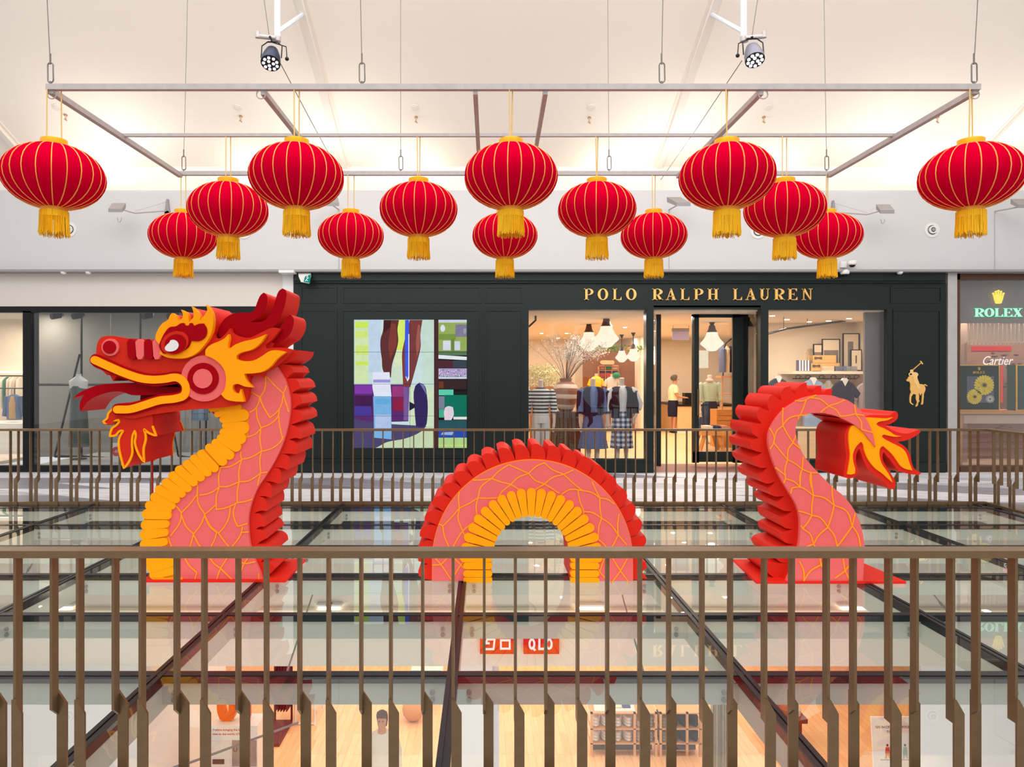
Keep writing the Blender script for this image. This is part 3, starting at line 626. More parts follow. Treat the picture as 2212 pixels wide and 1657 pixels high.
tabs = [(D1((178,862)), D1((560,790)), 5, 7), (D1((285,960)), D1((760,800)), 6, 9), (D1((375,1045)), D1((890,935)), 7, 12), (D1((415,1130)), D1((896,1195)), 7, 13), (D1((378,1232)), D1((838,1400)), 7, 12), (D1((335,1325)), D2((745,80)), 7.5, 10.5), (D1((248,1398)), D2((612,240)), 8, 10),
 (D1((140,1478)), D2((482,355)), 8, 9.5), (D3((1550,150)), D2((335,470)), 8.5, 9), (D3((1375,265)), D3((1830,735)), 8.5, 8.5), (D3((1205,395)), D3((1670,850)), 8.7, 8.5), (D3((1015,535)), D3((1510,960)), 9, 8.5), (D3((850,680)), D3((1365,1100)), 9, 8.3), (D3((690,850)), D3((1225,1225)), 9.2, 8.2), (D3((525,1020)), D3((1095,1350)), 9.2, 8.0), (D3((408,1205)), D3((995,1495)), 9.5, 8.2),
 (D3((280,1420)), D3((905,1600)), 9.5, 8.2), (D4((105,110)), D4((468,130)), 10.3, 8.5), (D4((90,250)), D4((440,230)), 10.5, 8), (D4((76,375)), D4((430,330)), 10.2, 8), (D4((80,492)), D4((422,445)), 10.2, 8), (D4((112,605)), D4((440,545)), 10.2, 8), (D4((132,700)), D4((480,620)), 10, 8), (D4((165,782)), D4((520,690)), 10, 8), (D4((195,868)), D4((550,790)), 9.8, 8), (D4((240,925)), D4((600,900)), 8, 7)]
tabs[-1] = (D4((238, 915)), D4((600, 912)), 4.2, 4.2)
for i, (a, c, r1, r2) in enumerate(tabs): tab(a, c, r1, r2, DY-.016-.0015*(i % 3), DY+.03, dr)
sl = [(D1, l) for l in ([(1175,270),(1180,400),(1150,530),(1080,640)], [(850,480),(950,560),(1080,640)], [(1205,280),(1350,440),(1490,570)], [(1545,440),(1520,520),(1490,570)], [(1490,570),(1540,750),(1590,890)],
 [(1490,600),(1545,750),(1580,890)], [(1080,640),(1140,800),(1260,1000)], [(1070,660),(1150,830),(1250,990)], [(1485,620),(1470,740),(1390,890),(1260,1000)], [(1080,660),(1040,780),(980,860),(890,910)], [(1015,840),(1030,1000),(1100,1180)], [(1420,850),(1400,980),(1250,1120),(1100,1180)],
 [(1405,950),(1430,1150),(1475,1350)], [(1100,1190),(1000,1290),(840,1350)], [(1095,1190),(1080,1400),(1115,1600)], [(1490,1340),(1440,1430),(1300,1540),(1115,1600)])]
sl += [(D2, l) for l in ([(1110,110),(1000,190),(880,240),(760,265)], [(740,130),(740,210),(760,265)], [(1110,110),(1080,250),(1085,400),(1095,500)], [(1095,505),(1200,490)], [(760,265),(640,350),(530,395),(400,405)], [(755,270),(715,430),(705,560),(715,660)],
 [(1095,505),(980,590),(860,650),(715,660)], [(1090,510),(1060,620),(1040,720)], [(385,405),(350,560),(360,750)], [(715,660),(600,710),(500,745),(360,750)], [(710,665),(680,830),(680,1030)], [(680,1030),(820,1010),(940,970)], [(360,755),(240,840),(110,885),(20,897)],
 [(355,770),(310,920),(310,1150)], [(310,1150),(450,1130),(580,1080),(680,1030)], [(310,1060),(200,1160),(100,1240)], [(555,1120),(530,1300),(440,1470),(350,1570)], [(650,1050),(610,1200),(640,1350),(690,1450),(855,1400)], [(100,1240),(200,1440),(330,1560)])]
sl += [(D3, l) for l in ([(1515,960),(1510,1200),(1530,1400),(1670,1640)], [(1500,1200),(1350,1400),(1130,1630)], [(1010,1470),(1130,1630)])]
sl += [(D4, l) for l in ([(580,100),(570,200),(450,380)], [(580,130),(640,270),(730,360)], [(865,130),(820,240),(730,360)], [(865,140),(930,270),(1020,345)], [(1010,350),(990,420),(900,590)], [(1040,355),(1100,440),(1200,560),(1150,640)], [(730,365),(690,500),(620,650)],
 [(730,370),(800,500),(920,640)], [(420,400),(455,500),(545,650)], [(1330,270),(1300,380),(1180,540)], [(1325,340),(1398,335)], [(920,640),(980,720),(1060,780)], [(1150,640),(1060,780)], [(1060,780),(1010,920)], [(1060,780),(1200,920)], [(560,650),(620,650),(680,750),(770,830),(745,920)],
 [(1200,560),(1290,690),(1350,720),(1480,700)], [(1440,600),(1350,720),(1290,880)], [(1525,850),(1530,915)])]
strokes_part(sl, 2.7, DY-.003, DY+.005, 'scale_lines', M['line'], dr)
# head boards
head = [(265,725),(262,685),(285,655),(310,650),(312,610),(322,560),(345,520),(385,503),(440,500),(500,507),(570,520),(700,525),(840,540),(870,520),(930,440),(1000,400),(1280,420),(1310,515),(1350,520),(1400,480),(1435,435),(1455,475),(1500,500),(1600,515),(1680,480),(1800,430),(1860,440),(1800,520),(1735,575),(1740,605),(1890,600),(1975,618),(1930,660),(1840,740),(1790,775),(1735,800),(1710,850),(1600,830),(1590,1000),(1570,1050),(1490,1082),(1400,1098),(1290,1110),(1150,1118),(980,1135),(760,1165),(600,1195),(500,1165),(455,1120),(470,1075),(560,1065),(725,1030),(855,995),(1000,975),(1035,945),(1000,900),(900,915),(800,925),(690,905),(560,865),(430,815),(400,830),(360,790),(300,765)]
board([cA(p) for p in head], DY-.08, DY-.02, 'face_panel', M['face'], dr, corner=55)
core = [(300,740),(330,600),(380,530),(500,530),(840,560),(1300,540),(1700,520),(1790,560),(1760,620),(1900,630),(1780,745),(1640,800),(1590,880),(1560,1040),(1290,1098),(980,1122),(760,1150),(600,1180),(490,1140),(510,1065),(560,1072),(725,1035),(855,1000),(1000,985),(1055,945),(1000,892),(900,905),(800,915),(690,895),(560,860),(460,830),(420,880),(380,800)]
board([cA(p) for p in core], DY-.02, DY+.46, 'head_core', M['red'], dr, smooth=False)
lip = [cA(p) for p in ((312,703),(420,752),(560,812),(700,857),(800,868),(900,862),(1000,850),(1058,885),(1080,945),(1060,1000),(1000,1024),(855,1042),(725,1082),(610,1115),(500,1118))]
lp = spline(lip, False, 5, 80)
lo = B().prism([XZ(p, DY) for p in ribbon(lp, 25.5)], DY-.095, DY-.03).build('lip_outline', M['dred'], dr)
B().prism([XZ(p, DY) for p in ribbon(lp, 16.5)], DY-.115, DY-.07).build('lip', M['yel'], lo)
tongue = [(60,1030),(110,985),(180,950),(280,915),(420,900),(620,900),(760,925),(1030,935),(1030,985),(850,995),(700,1000),(560,1000),(480,972),(400,972),(320,990),(230,1025),(170,1072),(125,1140),(118,1090),(132,1040),(160,998),(105,1012)]
tp = B(); front = [XZ(cA(p), DY) for p in spline(tongue, True, 3, 50)]
tg = tp.prism(front, DY+.02, DY+.42).build('tongue', mat('tongue_red', (196, 26, 36), .4, spec=.15), dr)
B().prism(front, DY+.012, DY+.02).build('tongue_face', M['dred'], tg)
board([cA(p) for p in ((560,890),(700,893),(1045,895),(1050,995),(740,1040),(600,1085),(500,1085),(505,1000))], DY+.30, DY+.32, 'mouth_lining', M['dred'], dr)
# beard
beard = [(450,1105),(400,1155),(392,1190),(358,1222),(380,1246),(425,1250),(462,1215),(488,1208),(492,1225),(465,1255),(432,1280),(412,1345),(460,1338),(500,1300),(525,1300),(492,1365),(490,1440),(508,1530),(532,1616),(570,1568),(602,1490),(600,1410),(606,1340),(622,1302),(632,1330),(625,1400),(655,1495),(702,1566),(698,1450),(716,1370),(712,1320),(700,1286),(745,1320),(804,1342),(775,1265),(770,1180),(755,1150),(980,1120),(700,1100)]
board([cA(p) for p in beard], DY-.05, DY-.01, 'beard_panel', M['face'], dr, corner=50)
bs2 = [(p[0], p[1]) for p in beard]
board([cA(p) for p in bs2[:-2]+[(700,1120)]], DY-.01, DY+.50, 'beard', M['red'], dr, corner=50)
strokes_part([(cA, beard[0:20]+beard[20:24]), (cA, beard[23:35])], 4.2, DY-.06, DY-.045, 'beard_outline', M['yel'], dr)
strokes_part([(cA, beard[0:20]+beard[20:24]), (cA, beard[23:35])], 4.2, DY+.497, DY+.507, 'beard_outline', M['yel'], dr)
b = B(); b.tube([W(329, 985, DY+.25), (wx(331, DY+.25), DY+.25, .026)], .008, 8); tag(b.build('support_pole', mat('pole_red', (176, 20, 28), .4), dr), 'thin red pole under the beard')
# stripes on the muzzle
for i, (xa, xb) in enumerate(((585,656),(656,728),(728,799),(799,870))):
    q = 22; board([cA(p) for p in ((xa+q,528),(xb-q,528),(xb,552),(xb,665 if i % 2 else 690),(xb-q,697),(xa+q,697),(xa+8,672),(xa,552))], DY-.115, DY-.02, 'muzzle_stripe', M['dred'] if i % 2 == 0 else M['pink'], dr, smooth=False)
n1 = B().prism([XZ(cA(p), DY) for p in ell(437, 596, 72)], DY-.10, DY-.07).build('nostril', M['pink'], dr)
B().prism([XZ(cA(p), DY) for p in ell(435, 596, 54)], DY-.11, DY-.09).build('nostril_centre', M['dred'], n1)
ck = B().prism([XZ(cA(p), DY) for p in ell(1227, 858, 193)], DY-.105, DY-.06).build('cheek_disc', M['pink'], dr)
B().prism([XZ(cA(p), DY) for p in ell(1221, 858, 131)], DY-.113, DY-.09).build('cheek_ring', M['dred'], ck)
B().prism([XZ(cA(p), DY) for p in ell(1221, 859, 81)], DY-.121, DY-.10).build('cheek_centre', M['pink'], ck)
mane = [(1250,665),(1252,620),(1290,580),(1370,545),(1412,520),(1441,488),(1447,530),(1437,575),(1437,605),(1455,605),(1490,580),(1570,548),(1650,530),(1757,490),(1705,565),(1640,615),(1540,645),(1510,668),(1510,695),(1540,708),(1650,708),(1720,672),(1790,628),(1840,622),(1922,636),(1850,690),(1790,758),(1725,800),(1640,815),(1573,818),(1590,870),(1645,932),(1580,925),(1510,902),(1480,912),(1475,940),(1495,975),(1528,985),(1545,945),(1560,1005),(1570,1052),(1490,1048),(1420,1030),(1380,990),(1408,950),(1422,870),(1408,790),(1370,735),(1310,690)]
board([cA(p) for p in mane], DY-.135, DY-.08, 'cheek_mane', M['yel'], dr, corner=60)
# brow with flame spikes, extruded red behind
brow = [(833,525),(852,455),(892,398),(940,365),(955,330),(972,312),(1002,335),(1025,378),(1060,350),(1062,320),(1045,284),(1090,310),(1108,345),(1112,388),(1150,345),(1150,305),(1135,258),(1180,298),(1205,345),(1203,375),(1245,325),(1265,290),(1253,242),(1290,280),(1312,340),(1312,420),(1290,500),(1240,580),(1170,650),(1090,685),(1010,692),(930,682),(868,652),(880,600)]
br = board([cA(p) for p in brow], DY-.135, DY-.075, 'brow', M['yel'], dr, corner=50)
board([cA(p) for p in [(860,500),(892,405),(940,372),(955,336),(972,318),(1002,341),(1025,384),(1060,356),(1062,326),(1049,292),(1090,316),(1108,351),(1114,392),(1150,351),(1152,311),(1139,266),(1180,304),(1205,351),(1205,381),(1245,331),(1266,296),(1256,250),(1290,286),(1308,345),(1306,470),(1260,540),(900,560)]], DY-.075, DY+.42, 'brow_core', M['red'], dr, corner=50)
es = [(868,590),(885,535),(918,472),(955,432),(1010,422),(1050,398),(1075,396),(1090,416),(1115,416),(1125,396),(1145,396),(1158,420),(1200,403),(1240,400),(1265,445),(1255,508),(1205,545),(1135,545),(1110,600),(1000,650),(900,650)]
board([cA(p) for p in es], DY-.145, DY-.12, 'eye_patch', M['dred'], br, corner=55)
ey = B().prism([XZ(cA(p), DY) for p in ell(1004, 562, 118, 92, -.45)], DY-.160, DY-.13).build('eye', M['face'], dr)
B().prism([XZ(cA(p), DY) for p in ell(1012, 570, 90, 76, -.45)], DY-.168, DY-.14).build('iris', M['dred'], ey)
board([cA(p) for p in ((930,605),(945,580),(965,562),(975,542),(1000,537),(1030,552),(1043,582),(1030,612),(1000,630),(955,632),(935,622))], DY-.176, DY-.15, 'pupil', M['white'], ey)
# antlers
ant = [[(1310,500),(1318,430),(1345,375),(1390,330),(1450,303),(1520,298),(1575,298),(1612,280),(1640,215),(1668,152),(1697,127),(1722,150),(1725,200),(1710,260),(1680,310),(1655,335),(1610,365),(1590,378),(1690,370),(1740,330),(1775,265),(1798,185),(1828,112),(1858,92),(1886,112),(1887,180),(1865,270),(1835,340),(1800,395),(1745,445),(1690,472),(1640,505),(1540,520),(1400,525)]]
board([cA(p) for p in ant[0]], DY+.002, DY+.44, 'antler', M['red'], dr, corner=62)
board([cA(p) for p in ant[0]], DY-.008, DY+.002, 'antler_face', M['dred'], dr, corner=62)
for ya, yb, nm, mm in ((DY, DY+.42, 'antler', M['red']), (DY-.010, DY, 'antler_face', M['dred'])): board([cA(p) for p in ((1740,520),(1830,430),(1872,380),(1900,332),(1930,316),(1950,345),(1946,420),(1905,500),(1840,545),(1770,590),(1720,600))], ya, yb, nm, mm, dr, corner=62)
# ---------------------------------------------------------------- arch section
ar = thing('dragon_sculpture', 'middle arch of the dragon body with yellow belly plates, standing straight on the glass', 'sculpture', (wx(1150, DY), DY+.3, 0.0), 'sections of the dragon installation')
ZB = 0.008
cx, cy, R1 = 1150.6, 1211.0, 216.6
def pol(r, a, c=None): return (cx+r*math.cos(a), cy-r*math.sin(a)*1.0)
base_y = VY+(H-ZB)*F/DY
outer = [(cx-R1, base_y)]+[pol(R1, PI-PI*k/60) for k in range(61)]+[(cx+R1, base_y)]
inn = [(cx+133, base_y)]+[(cx+133*math.cos(PI*k/40), cy-133*math.sin(PI*k/40)) for k in range(41)]+[(cx-133, base_y)]
B().prism([XZ(p, DY) for p in outer+inn], DY, DY+.04).build('body_panel', M['pink'], ar)
rim = [(cx-R1-1.4, base_y)]+[pol(R1+1.4, PI-PI*k/60) for k in range(61)]+[(cx+R1+1.4, base_y), (cx+R1-3, base_y)]+[pol(R1-3, PI*k/60) for k in range(61)]+[(cx-R1+3, base_y)]
B().prism([XZ(p, DY) for p in rim], DY+.02, DY+.042).build('body_rim', M['line'], ar)
ci = (1147.5, 1211)
inn2 = [(ci[0]+86, base_y)]+[(ci[0]+86*math.cos(PI*k/40), ci[1]-98*math.sin(PI*k/40)) for k in range(41)]+[(ci[0]-86, base_y)]
B().prism([XZ(p, DY) for p in [(cx-R1+6, base_y)]+[pol(R1-6, PI-PI*k/60) for k in range(61)]+[(cx+R1-6, base_y)]+inn2], DY+.04, DY+.56).build('body_core', M['red'], ar)
# crest lobes leaning anticlockwise
poly = []
a0, a1, n = PI+math.atan2(10, 216), 0, 21
def lobe(b0, b1, h=1.0):
    bm_ = lambda u: b0+(b1-b0)*u
    return [pol(R1+1, bm_(0)), pol(R1+14, bm_(.05)), pol(R1+33, bm_(.08)), pol(R1+35, bm_(.35)), pol(R1+29, bm_(.68)), pol(R1+16, bm_(.93))]
st = math.radians(8.7)
k0 = math.radians(178)
angs = [k0-st*k for k in range(21)]
left = [(cx-R1-8, base_y), (cx-R1-18, base_y-2), (cx-R1-30, base_y-8), (cx-R1-32, base_y-18), (cx-R1-26, base_y-28), (cx-R1-10, base_y-34), (cx-R1-31, base_y-40), (cx-R1-33, base_y-52)]
poly = left
for a in angs[:-1]: poly += spline(lobe(a, a-st), False, 3, 60)
poly += [(cx+R1+14, cy+3), (cx+R1+30, cy+6), (cx+R1+33, cy+18), (cx+R1+22, cy+28), (cx+R1+12, cy+29), (cx+R1+24, cy+32), (cx+R1+34, cy+42), (cx+R1+24, base_y-2), (cx+R1+14, base_y)]
poly += [(cx+R1-10, base_y)]+[pol(R1-10, PI*k/40) for k in range(41)]+[(cx-R1+10, base_y)]
B().prism([XZ(p, DY) for p in poly], DY+.045, DY+.60).build('crest', M['red'], ar, 30)
for k in range(21):
    a = math.radians(177.5-8.75*k); c_, s_ = math.cos(a), math.sin(a)
    tab((ci[0]+154*c_, ci[1]-157*s_), (ci[0]+84*c_, ci[1]-95*s_), 9.9, 6.7, DY-.014, DY+.04, ar)
for yy in (1221.5, 1238.7, 1252.5):
    hh = 7.7 if yy < 1250 else 5.5
    tab((ci[0]-147, yy), (ci[0]-84, yy), hh, hh, DY-.014, DY+.04, ar); tab((ci[0]+147, yy), (ci[0]+84, yy), hh, hh, DY-.014, DY+.04, ar)
sl = [(cE, l) for l in ([(615,490),(720,485),(815,470)], [(815,470),(920,510),(1020,535),(1110,590)], [(1000,320),(880,400),(815,470)], [(1000,320),(1100,365),(1215,415)], [(1215,415),(1100,460),(1020,535),(930,610),(895,660)], [(815,470),(700,560),(665,680)], [(665,680),(780,685),(885,680)],
 [(460,620),(455,700),(465,790)], [(665,680),(570,740),(465,790)], [(665,680),(645,780),(655,870)], [(465,790),(370,900),(285,985),(245,965)], [(465,790),(450,900),(500,1040),(560,1170)], [(640,930),(500,1040),(410,1185),(340,1320),(265,1405)], [(285,990),(300,1090),(350,1210),(400,1320),(480,1405)],
 [(180,1310),(265,1405),(370,1560)], [(175,1410),(265,1405)], [(560,1200),(540,1340),(480,1405),(400,1540)], [(480,1405),(515,1450)])]
sl += [(cF, l) for l in ([(10,415),(90,340),(180,300)], [(10,415),(80,490),(180,530),(340,630)], [(180,300),(260,370),(390,425)], [(390,425),(490,380)], [(390,425),(270,460),(180,530),(80,590)], [(390,425),(480,510),(590,600)], [(370,640),(460,590),(590,600)], [(590,600),(700,625),(780,680)],
 [(545,605),(570,730),(605,830),(600,880)], [(700,510),(740,600),(780,680)], [(780,680),(870,700),(935,745)], [(780,680),(785,800),(800,900)], [(605,830),(700,840),(800,900)], [(800,900),(770,1000),(765,1130)], [(800,900),(900,970),(980,1080)], [(990,860),(975,970),(980,1080)],
 [(980,1080),(930,1185),(830,1340),(780,1480)], [(980,1080),(1070,1185)], [(765,1130),(830,1185),(905,1310),(1005,1470),(1100,1600)], [(1095,1310),(1005,1470),(910,1600)], [(760,1440),(780,1480),(840,1550)])]
strokes_part(sl, 2.7, DY-.003, DY+.005, 'scale_lines', M['line'], ar)
# ---------------------------------------------------------------- tail section
tl = thing('dragon_sculpture', 'curled dragon tail section with a flame tip, standing on a red base plate', 'sculpture', (wx(1780, DY), DY+.3, 0.0), 'sections of the dragon installation')
xa, xb, xc, xd = wx(1627, DY), wx(1947, DY), wx(1846, 6.83), wx(1583.5, 6.83)
B().add([(xa, DY-.07, .004), (xb, DY-.07, .004), (xc, 6.83, .004), (xd, 6.83, .004), (xa, DY-.07, .026), (xb, DY-.07, .026), (xc, 6.83, .026), (xd, 6.83, .026)], [(0,3,2,1),(4,5,6,7),(0,1,5,4),(1,2,6,5),(2,3,7,6),(3,0,4,7)]).build('base_plate', M['red'], tl)
L = [px(cG, [(1605,325),(1600,265),(1612,210),(1540,215),(1492,250),(1460,290)]), px(cG, [(1450,235),(1445,160),(1390,165),(1340,200),(1322,262)]), px(cG, [(1260,262),(1235,200),(1225,112),(1150,140),(1080,200),(1056,292)]),
 px(cG, [(1050,302),(1002,240),(985,172),(905,185),(852,245),(838,315),(850,383)]), px(cG, [(848,384),(765,330),(712,290),(655,362),(632,440),(662,530)]), px(cG, [(662,535),(580,510),(525,483),(482,555),(482,630),(550,727)]),
 px(cG, [(545,732),(470,735),(412,718),(392,790),(412,870),(502,945)]), px(cG, [(502,950),(440,975),(382,998),(385,1085),(440,1135),(555,1167)]), px(cG, [(552,1172),(480,1220),(418,1250),(440,1325),(520,1392),(632,1395)]),
 px(cG, [(630,1398),(550,1478),(512,1500),(540,1572),(620,1632),(750,1607)]), px(cH, [(612,135),(560,190),(537,205),(550,258),(605,305),(735,303)]), px(cH, [(732,306),(670,360),(637,375),(648,420),(700,475),(822,494)]),
 px(cH, [(820,498),(735,555),(688,562),(696,625),(730,690),(828,714)]), px(cH, [(826,718),(740,745),(702,768),(700,830),(745,880),(845,900)]), px(cH, [(843,904),(720,930),(640,960),(600,1010),(640,1085),(690,1122),(762,1130)]), px(cH, [(760,1134),(620,1132),(520,1130),(490,1190),(520,1240),(642,1325),(688,1312)])]
poly = []
for lb in L: poly += spline(lb, False, 4, 60)
poly += px(cH, [(800,1200),(900,900),(900,500),(780,250)])+px(cG, [(760,1400),(640,1000),(700,740),(900,520),(1200,380),(1500,340)])
B().prism([XZ(p, DY) for p in poly], DY+.045, DY+.58).build('crest', M['red'], tl, 30)
outl = px(cG, [(1700,360),(1530,305),(1380,298),(1240,310),(1080,350),(950,420),(820,510),(720,620),(640,740),(592,860),(582,970),(600,1100),(640,1240),(690,1370),(750,1500)])
outl += px(cH, [(660,120),(740,250),(800,350),(840,450),(862,560),(865,660),(860,780),(845,890),(820,960),(790,1040),(760,1160),(688,1328),(1622,1328),(1635,1100),(1643,900),(1630,780),(1600,650),(1540,490),(1480,390),(1380,270),(1280,190)])
outl += px(cG, [(1260,1385),(1130,1230),(1060,1110),(1010,980),(985,860),(985,760),(1020,670),(1090,600),(1180,570),(1300,562),(1450,568),(1600,600),(1730,650)])+px(cI, [(540,400),(700,480),(860,600),(960,720),(1075,862),(1045,700),(1000,550),(920,400),(830,270),(700,150),(560,82),(400,42)])
board(outl, DY-.06, DY-.02, 'body_panel', M['pink'], tl, corner=60)
coreo = [ (p[0]+0.0, p[1]) for p in outl]
board(coreo, DY-.02, DY+.53, 'body_core', M['red'], tl, corner=60)
fl = [(800,275),(900,368),(1020,347),(1200,350),(1340,345),(1395,300),(1440,290),(1466,330),(1457,400),(1400,460),(1320,497),(1255,510),(1330,562),(1420,610),(1540,645),(1650,640),(1750,602),(1812,585),(1836,615),(1790,660),(1690,720),(1580,762),(1435,775),(1540,830),(1620,910),(1670,1020),(1690,1120),(1720,1200),(1780,1250),(1840,1278),(1815,1312),(1740,1312),(1600,1290),(1480,1250),(1420,1180),(1340,1070),(1230,942),(1216,1010),(1232,1100),(1290,1200),(1360,1310),(1412,1400),(1428,1480),(1400,1550),(1335,1540),(1260,1450),(1180,1370),(1080,1310),(980,1220),(910,1080),(870,960),(838,890),(800,960),(785,1060),(800,1170),(822,1250),(800,1320),(740,1362),(650,1370),(590,1342),(600,1200),(630,1050),(622,900),(602,750),(620,620),(680,530),(740,505),(860,560)]
board([cI(p) for p in fl], DY-.035, DY-.015, 'flame_panel', M['red'], tl, corner=60)
board([cI(p) for p in fl], DY-.015, DY+.50, 'flame', M['red'], tl, corner=60, sharp=45)
fy = [(880,380),(1000,386),(1150,395),(1280,400),(1368,385),(1280,430),(1130,460),(1100,490),(1130,520),(1220,560),(1330,620),(1400,668),(1505,688),(1400,697),(1280,675),(1215,664),(1188,690),(1230,730),(1340,790),(1480,860),(1552,915),(1600,1000),(1630,1100),(1682,1238),(1570,1215),(1500,1170),(1440,1090),(1360,980),(1215,845),(1172,868),(1150,960),(1165,1060),(1200,1150),(1270,1250),(1330,1350),(1362,1432),(1290,1370),(1200,1290),(1080,1200),(970,1060),(910,920),(882,800),(850,778),(780,850),(725,970),(730,1100),(760,1220),(755,1290),(700,1306),(634,1302),(660,1150),(680,1000),(665,850),(655,700),(670,590),(720,515),(800,520)]
board([cI(p) for p in fy], DY-.05, DY-.03, 'flame_inlay', M['yel'], tl, corner=60)
board([cI(p) for p in ((300,100),(560,82),(700,150),(830,270),(920,400),(1000,550),(1045,700),(1075,862),(960,720),(860,600),(700,480),(540,400),(380,340),(280,325))], DY-.062, DY-.045, 'tail_tip', M['pink'], tl, corner=60)
sl = [(cG, l) for l in ([(980,380),(1080,385),(1200,330),(1280,300)], [(1130,375),(1100,470),(1050,590)], [(1200,335),(1340,360),(1470,460)], [(1700,370),(1590,420),(1470,460),(1350,550)], [(1470,460),(1580,520),(1640,610)], [(1850,450),(1870,570)], [(1640,610),(1750,600),(1870,570)], [(795,490),(785,620),(790,750)],
 [(1150,590),(1020,600),(900,630),(820,700),(790,750)], [(1020,610),(1020,650)], [(600,790),(660,910),(655,1000),(605,1090)], [(790,750),(700,830),(655,1000)], [(790,750),(860,880),(940,1000)], [(980,900),(940,1000)], [(655,1000),(750,1120),(860,1250)], [(940,1000),(870,1100),(860,1250)], [(940,1000),(1050,1090)],
 [(860,1250),(970,1310),(1075,1390)], [(860,1250),(820,1400),(825,1480)], [(1090,1220),(1075,1390)], [(685,1370),(825,1480)], [(1075,1390),(1200,1440),(1300,1445)], [(1075,1390),(1040,1500),(1045,1640)], [(1200,1440),(1190,1550),(1210,1657)], [(825,1480),(830,1540)], [(830,1540),(805,1590)])]
sl += [(cI, l) for l in ([(740,215),(760,330),(840,450),(850,580)], [(760,330),(880,350)], [(850,580),(1020,625)])]
sl += [(cH, l) for l in ([(690,70),(780,100),(850,160)], [(865,0),(855,160)], [(990,0),(1000,150),(1020,270)], [(745,240),(760,180),(860,170),(1020,270)], [(1020,270),(1150,300),(1270,390)], [(1245,170),(1250,280),(1270,390)], [(1020,270),(1000,400),(1000,510)], [(845,460),(920,480),(1000,510)],
 [(1270,390),(1240,520),(1195,655)], [(1000,510),(1100,540),(1195,655)], [(1270,390),(1420,460),(1490,640)], [(1525,490),(1490,640)], [(1000,510),(950,600),(890,670)], [(870,640),(890,670),(980,740),(1020,860)], [(1195,655),(1080,760),(1020,860)], [(1195,655),(1270,750),(1310,885),(1370,1000),(1405,1180),(1470,1320)],
 [(1490,640),(1400,770),(1310,885),(1200,990),(1110,1110)], [(1490,640),(1560,750),(1590,885)], [(1020,860),(930,900),(860,1000)], [(1020,860),(1080,960),(1110,1110)], [(850,1070),(900,1180),(905,1320)], [(905,1300),(980,1190),(1110,1110)], [(1110,1110),(1160,1190),(1185,1260)], [(1600,900),(1510,1030),(1405,1180),(1285,1270)])]
strokes_part(sl, 2.7, DY-.064, DY-.055, 'scale_lines', M['line'], tl)
# ================================================================ HANGING FRAME
FZ = 3.649
fm = thing('lantern_rig', 'suspended rectangular steel frame carrying the red lanterns', 'frame', (0.18, 5.6, FZ))
def sqbar(a, b_, t, name='frame_bar', m='rig'):
    b = B(); a, c = Vector(a), Vector(b_); d = (c-a).normalized(); u = Vector((0, 0, 1)) if abs(d.z) < .9 else Vector((1, 0, 0)); s = d.cross(u).normalized()*t/2; uu = s.cross(d).normalized()*t/2
    vs = [p+q for p in (a, c) for q in (s+uu, -s+uu, -s-uu, s-uu)]
    b.add(vs, [(0,1,2,3),(7,6,5,4),(0,4,5,1),(1,5,6,2),(2,6,7,3),(3,7,4,0)]); return b.build(name, M[m], fm)
XL, XR = -2.80, 3.175
sqbar((XL-.02, 4.6, FZ), (XR+.02, 4.6, FZ), .036)
sqbar((XL, 5.52, FZ), (XR, 5.52, FZ), .024); sqbar((XL-.02, 6.57, FZ), (XR+.02, 6.57, FZ), .036)
sqbar((XL, 4.6, FZ-.02), (XL, 6.57, FZ-.02), .038); sqbar((XR, 4.6, FZ-.02), (XR, 6.57, FZ-.02), .038)
for x in (-1.425, 1.785): sqbar((x, 4.6, FZ-.03), (x, 6.57, FZ-.03), .034)
sqbar((-.057, 4.6, FZ-.03), (-.04, 6.57, FZ-.03), .03); sqbar((.395, 4.6, FZ-.03), (.43, 6.57, FZ-.03), .03)
b = B()
for x in (XL+.01, -1.44, 1.80, XR-.01):
    b.tube([(x+.03*math.cos(a), 4.6, FZ-.045+.028*math.sin(a)) for a in [k*2*PI/12 for k in range(13)]], .004, 6, cap=False)
b.build('eye_bolts', M['rig'], fm)
def hanger(x, y, lean, px_name):
    t = thing('suspension_wire', px_name, 'wire', (x, y, FZ), 'wires holding the lantern frame')
    b = B(); r1, hh = .02, .045
    pts = []
    for k in range(17):
        a = 2*PI*k/16; zz = (hh if math.sin(a) > 0 else -hh)+r1*math.sin(a); pts.append((x+r1*math.cos(a)*(1.0 if math.cos(a) > 0 else .8), y, FZ+.095+zz))
    b.tube(pts, .0045, 6, cap=False); b.tube([(x, y, FZ+.015), (x, y, FZ+.04)], .006, 6); b.build('carabiner', M['wire'], t)
    zt = CZ(y)-.02
    b = B(); b.tube([(x, y, FZ+.15), (x+lean*.35, y, FZ+.5), (x+lean*(zt-FZ)*.75, y, zt)], .003 if y < 5 else .0025, 5); b.tube([(x, y, FZ+.15), (x, y, FZ+.22)], .006, 5); b.build('wire', M['wire'], t)
for (x, y, ln, lb) in ((-2.80, 4.6, -.05, 'front left corner wire with carabiner above the leftmost front lantern'), (-.79, 4.6, -.02, 'front wire with carabiner left of the middle front lantern'), (1.145, 4.6, .02, 'front wire with carabiner right of the middle front lantern'), (3.16, 4.6, .06, 'front right corner wire with carabiner above the rightmost lantern'),
  (-2.77, 6.57, .03, 'rear left corner wire with carabiner'), (-.77, 6.57, 0.0, 'rear wire with carabiner above the left half of the back row'), (1.15, 6.57, -.01, 'rear wire with carabiner above the right half of the back row'), (3.155, 6.57, -.02, 'rear right corner wire with carabiner')): hanger(x, y, ln, lb)
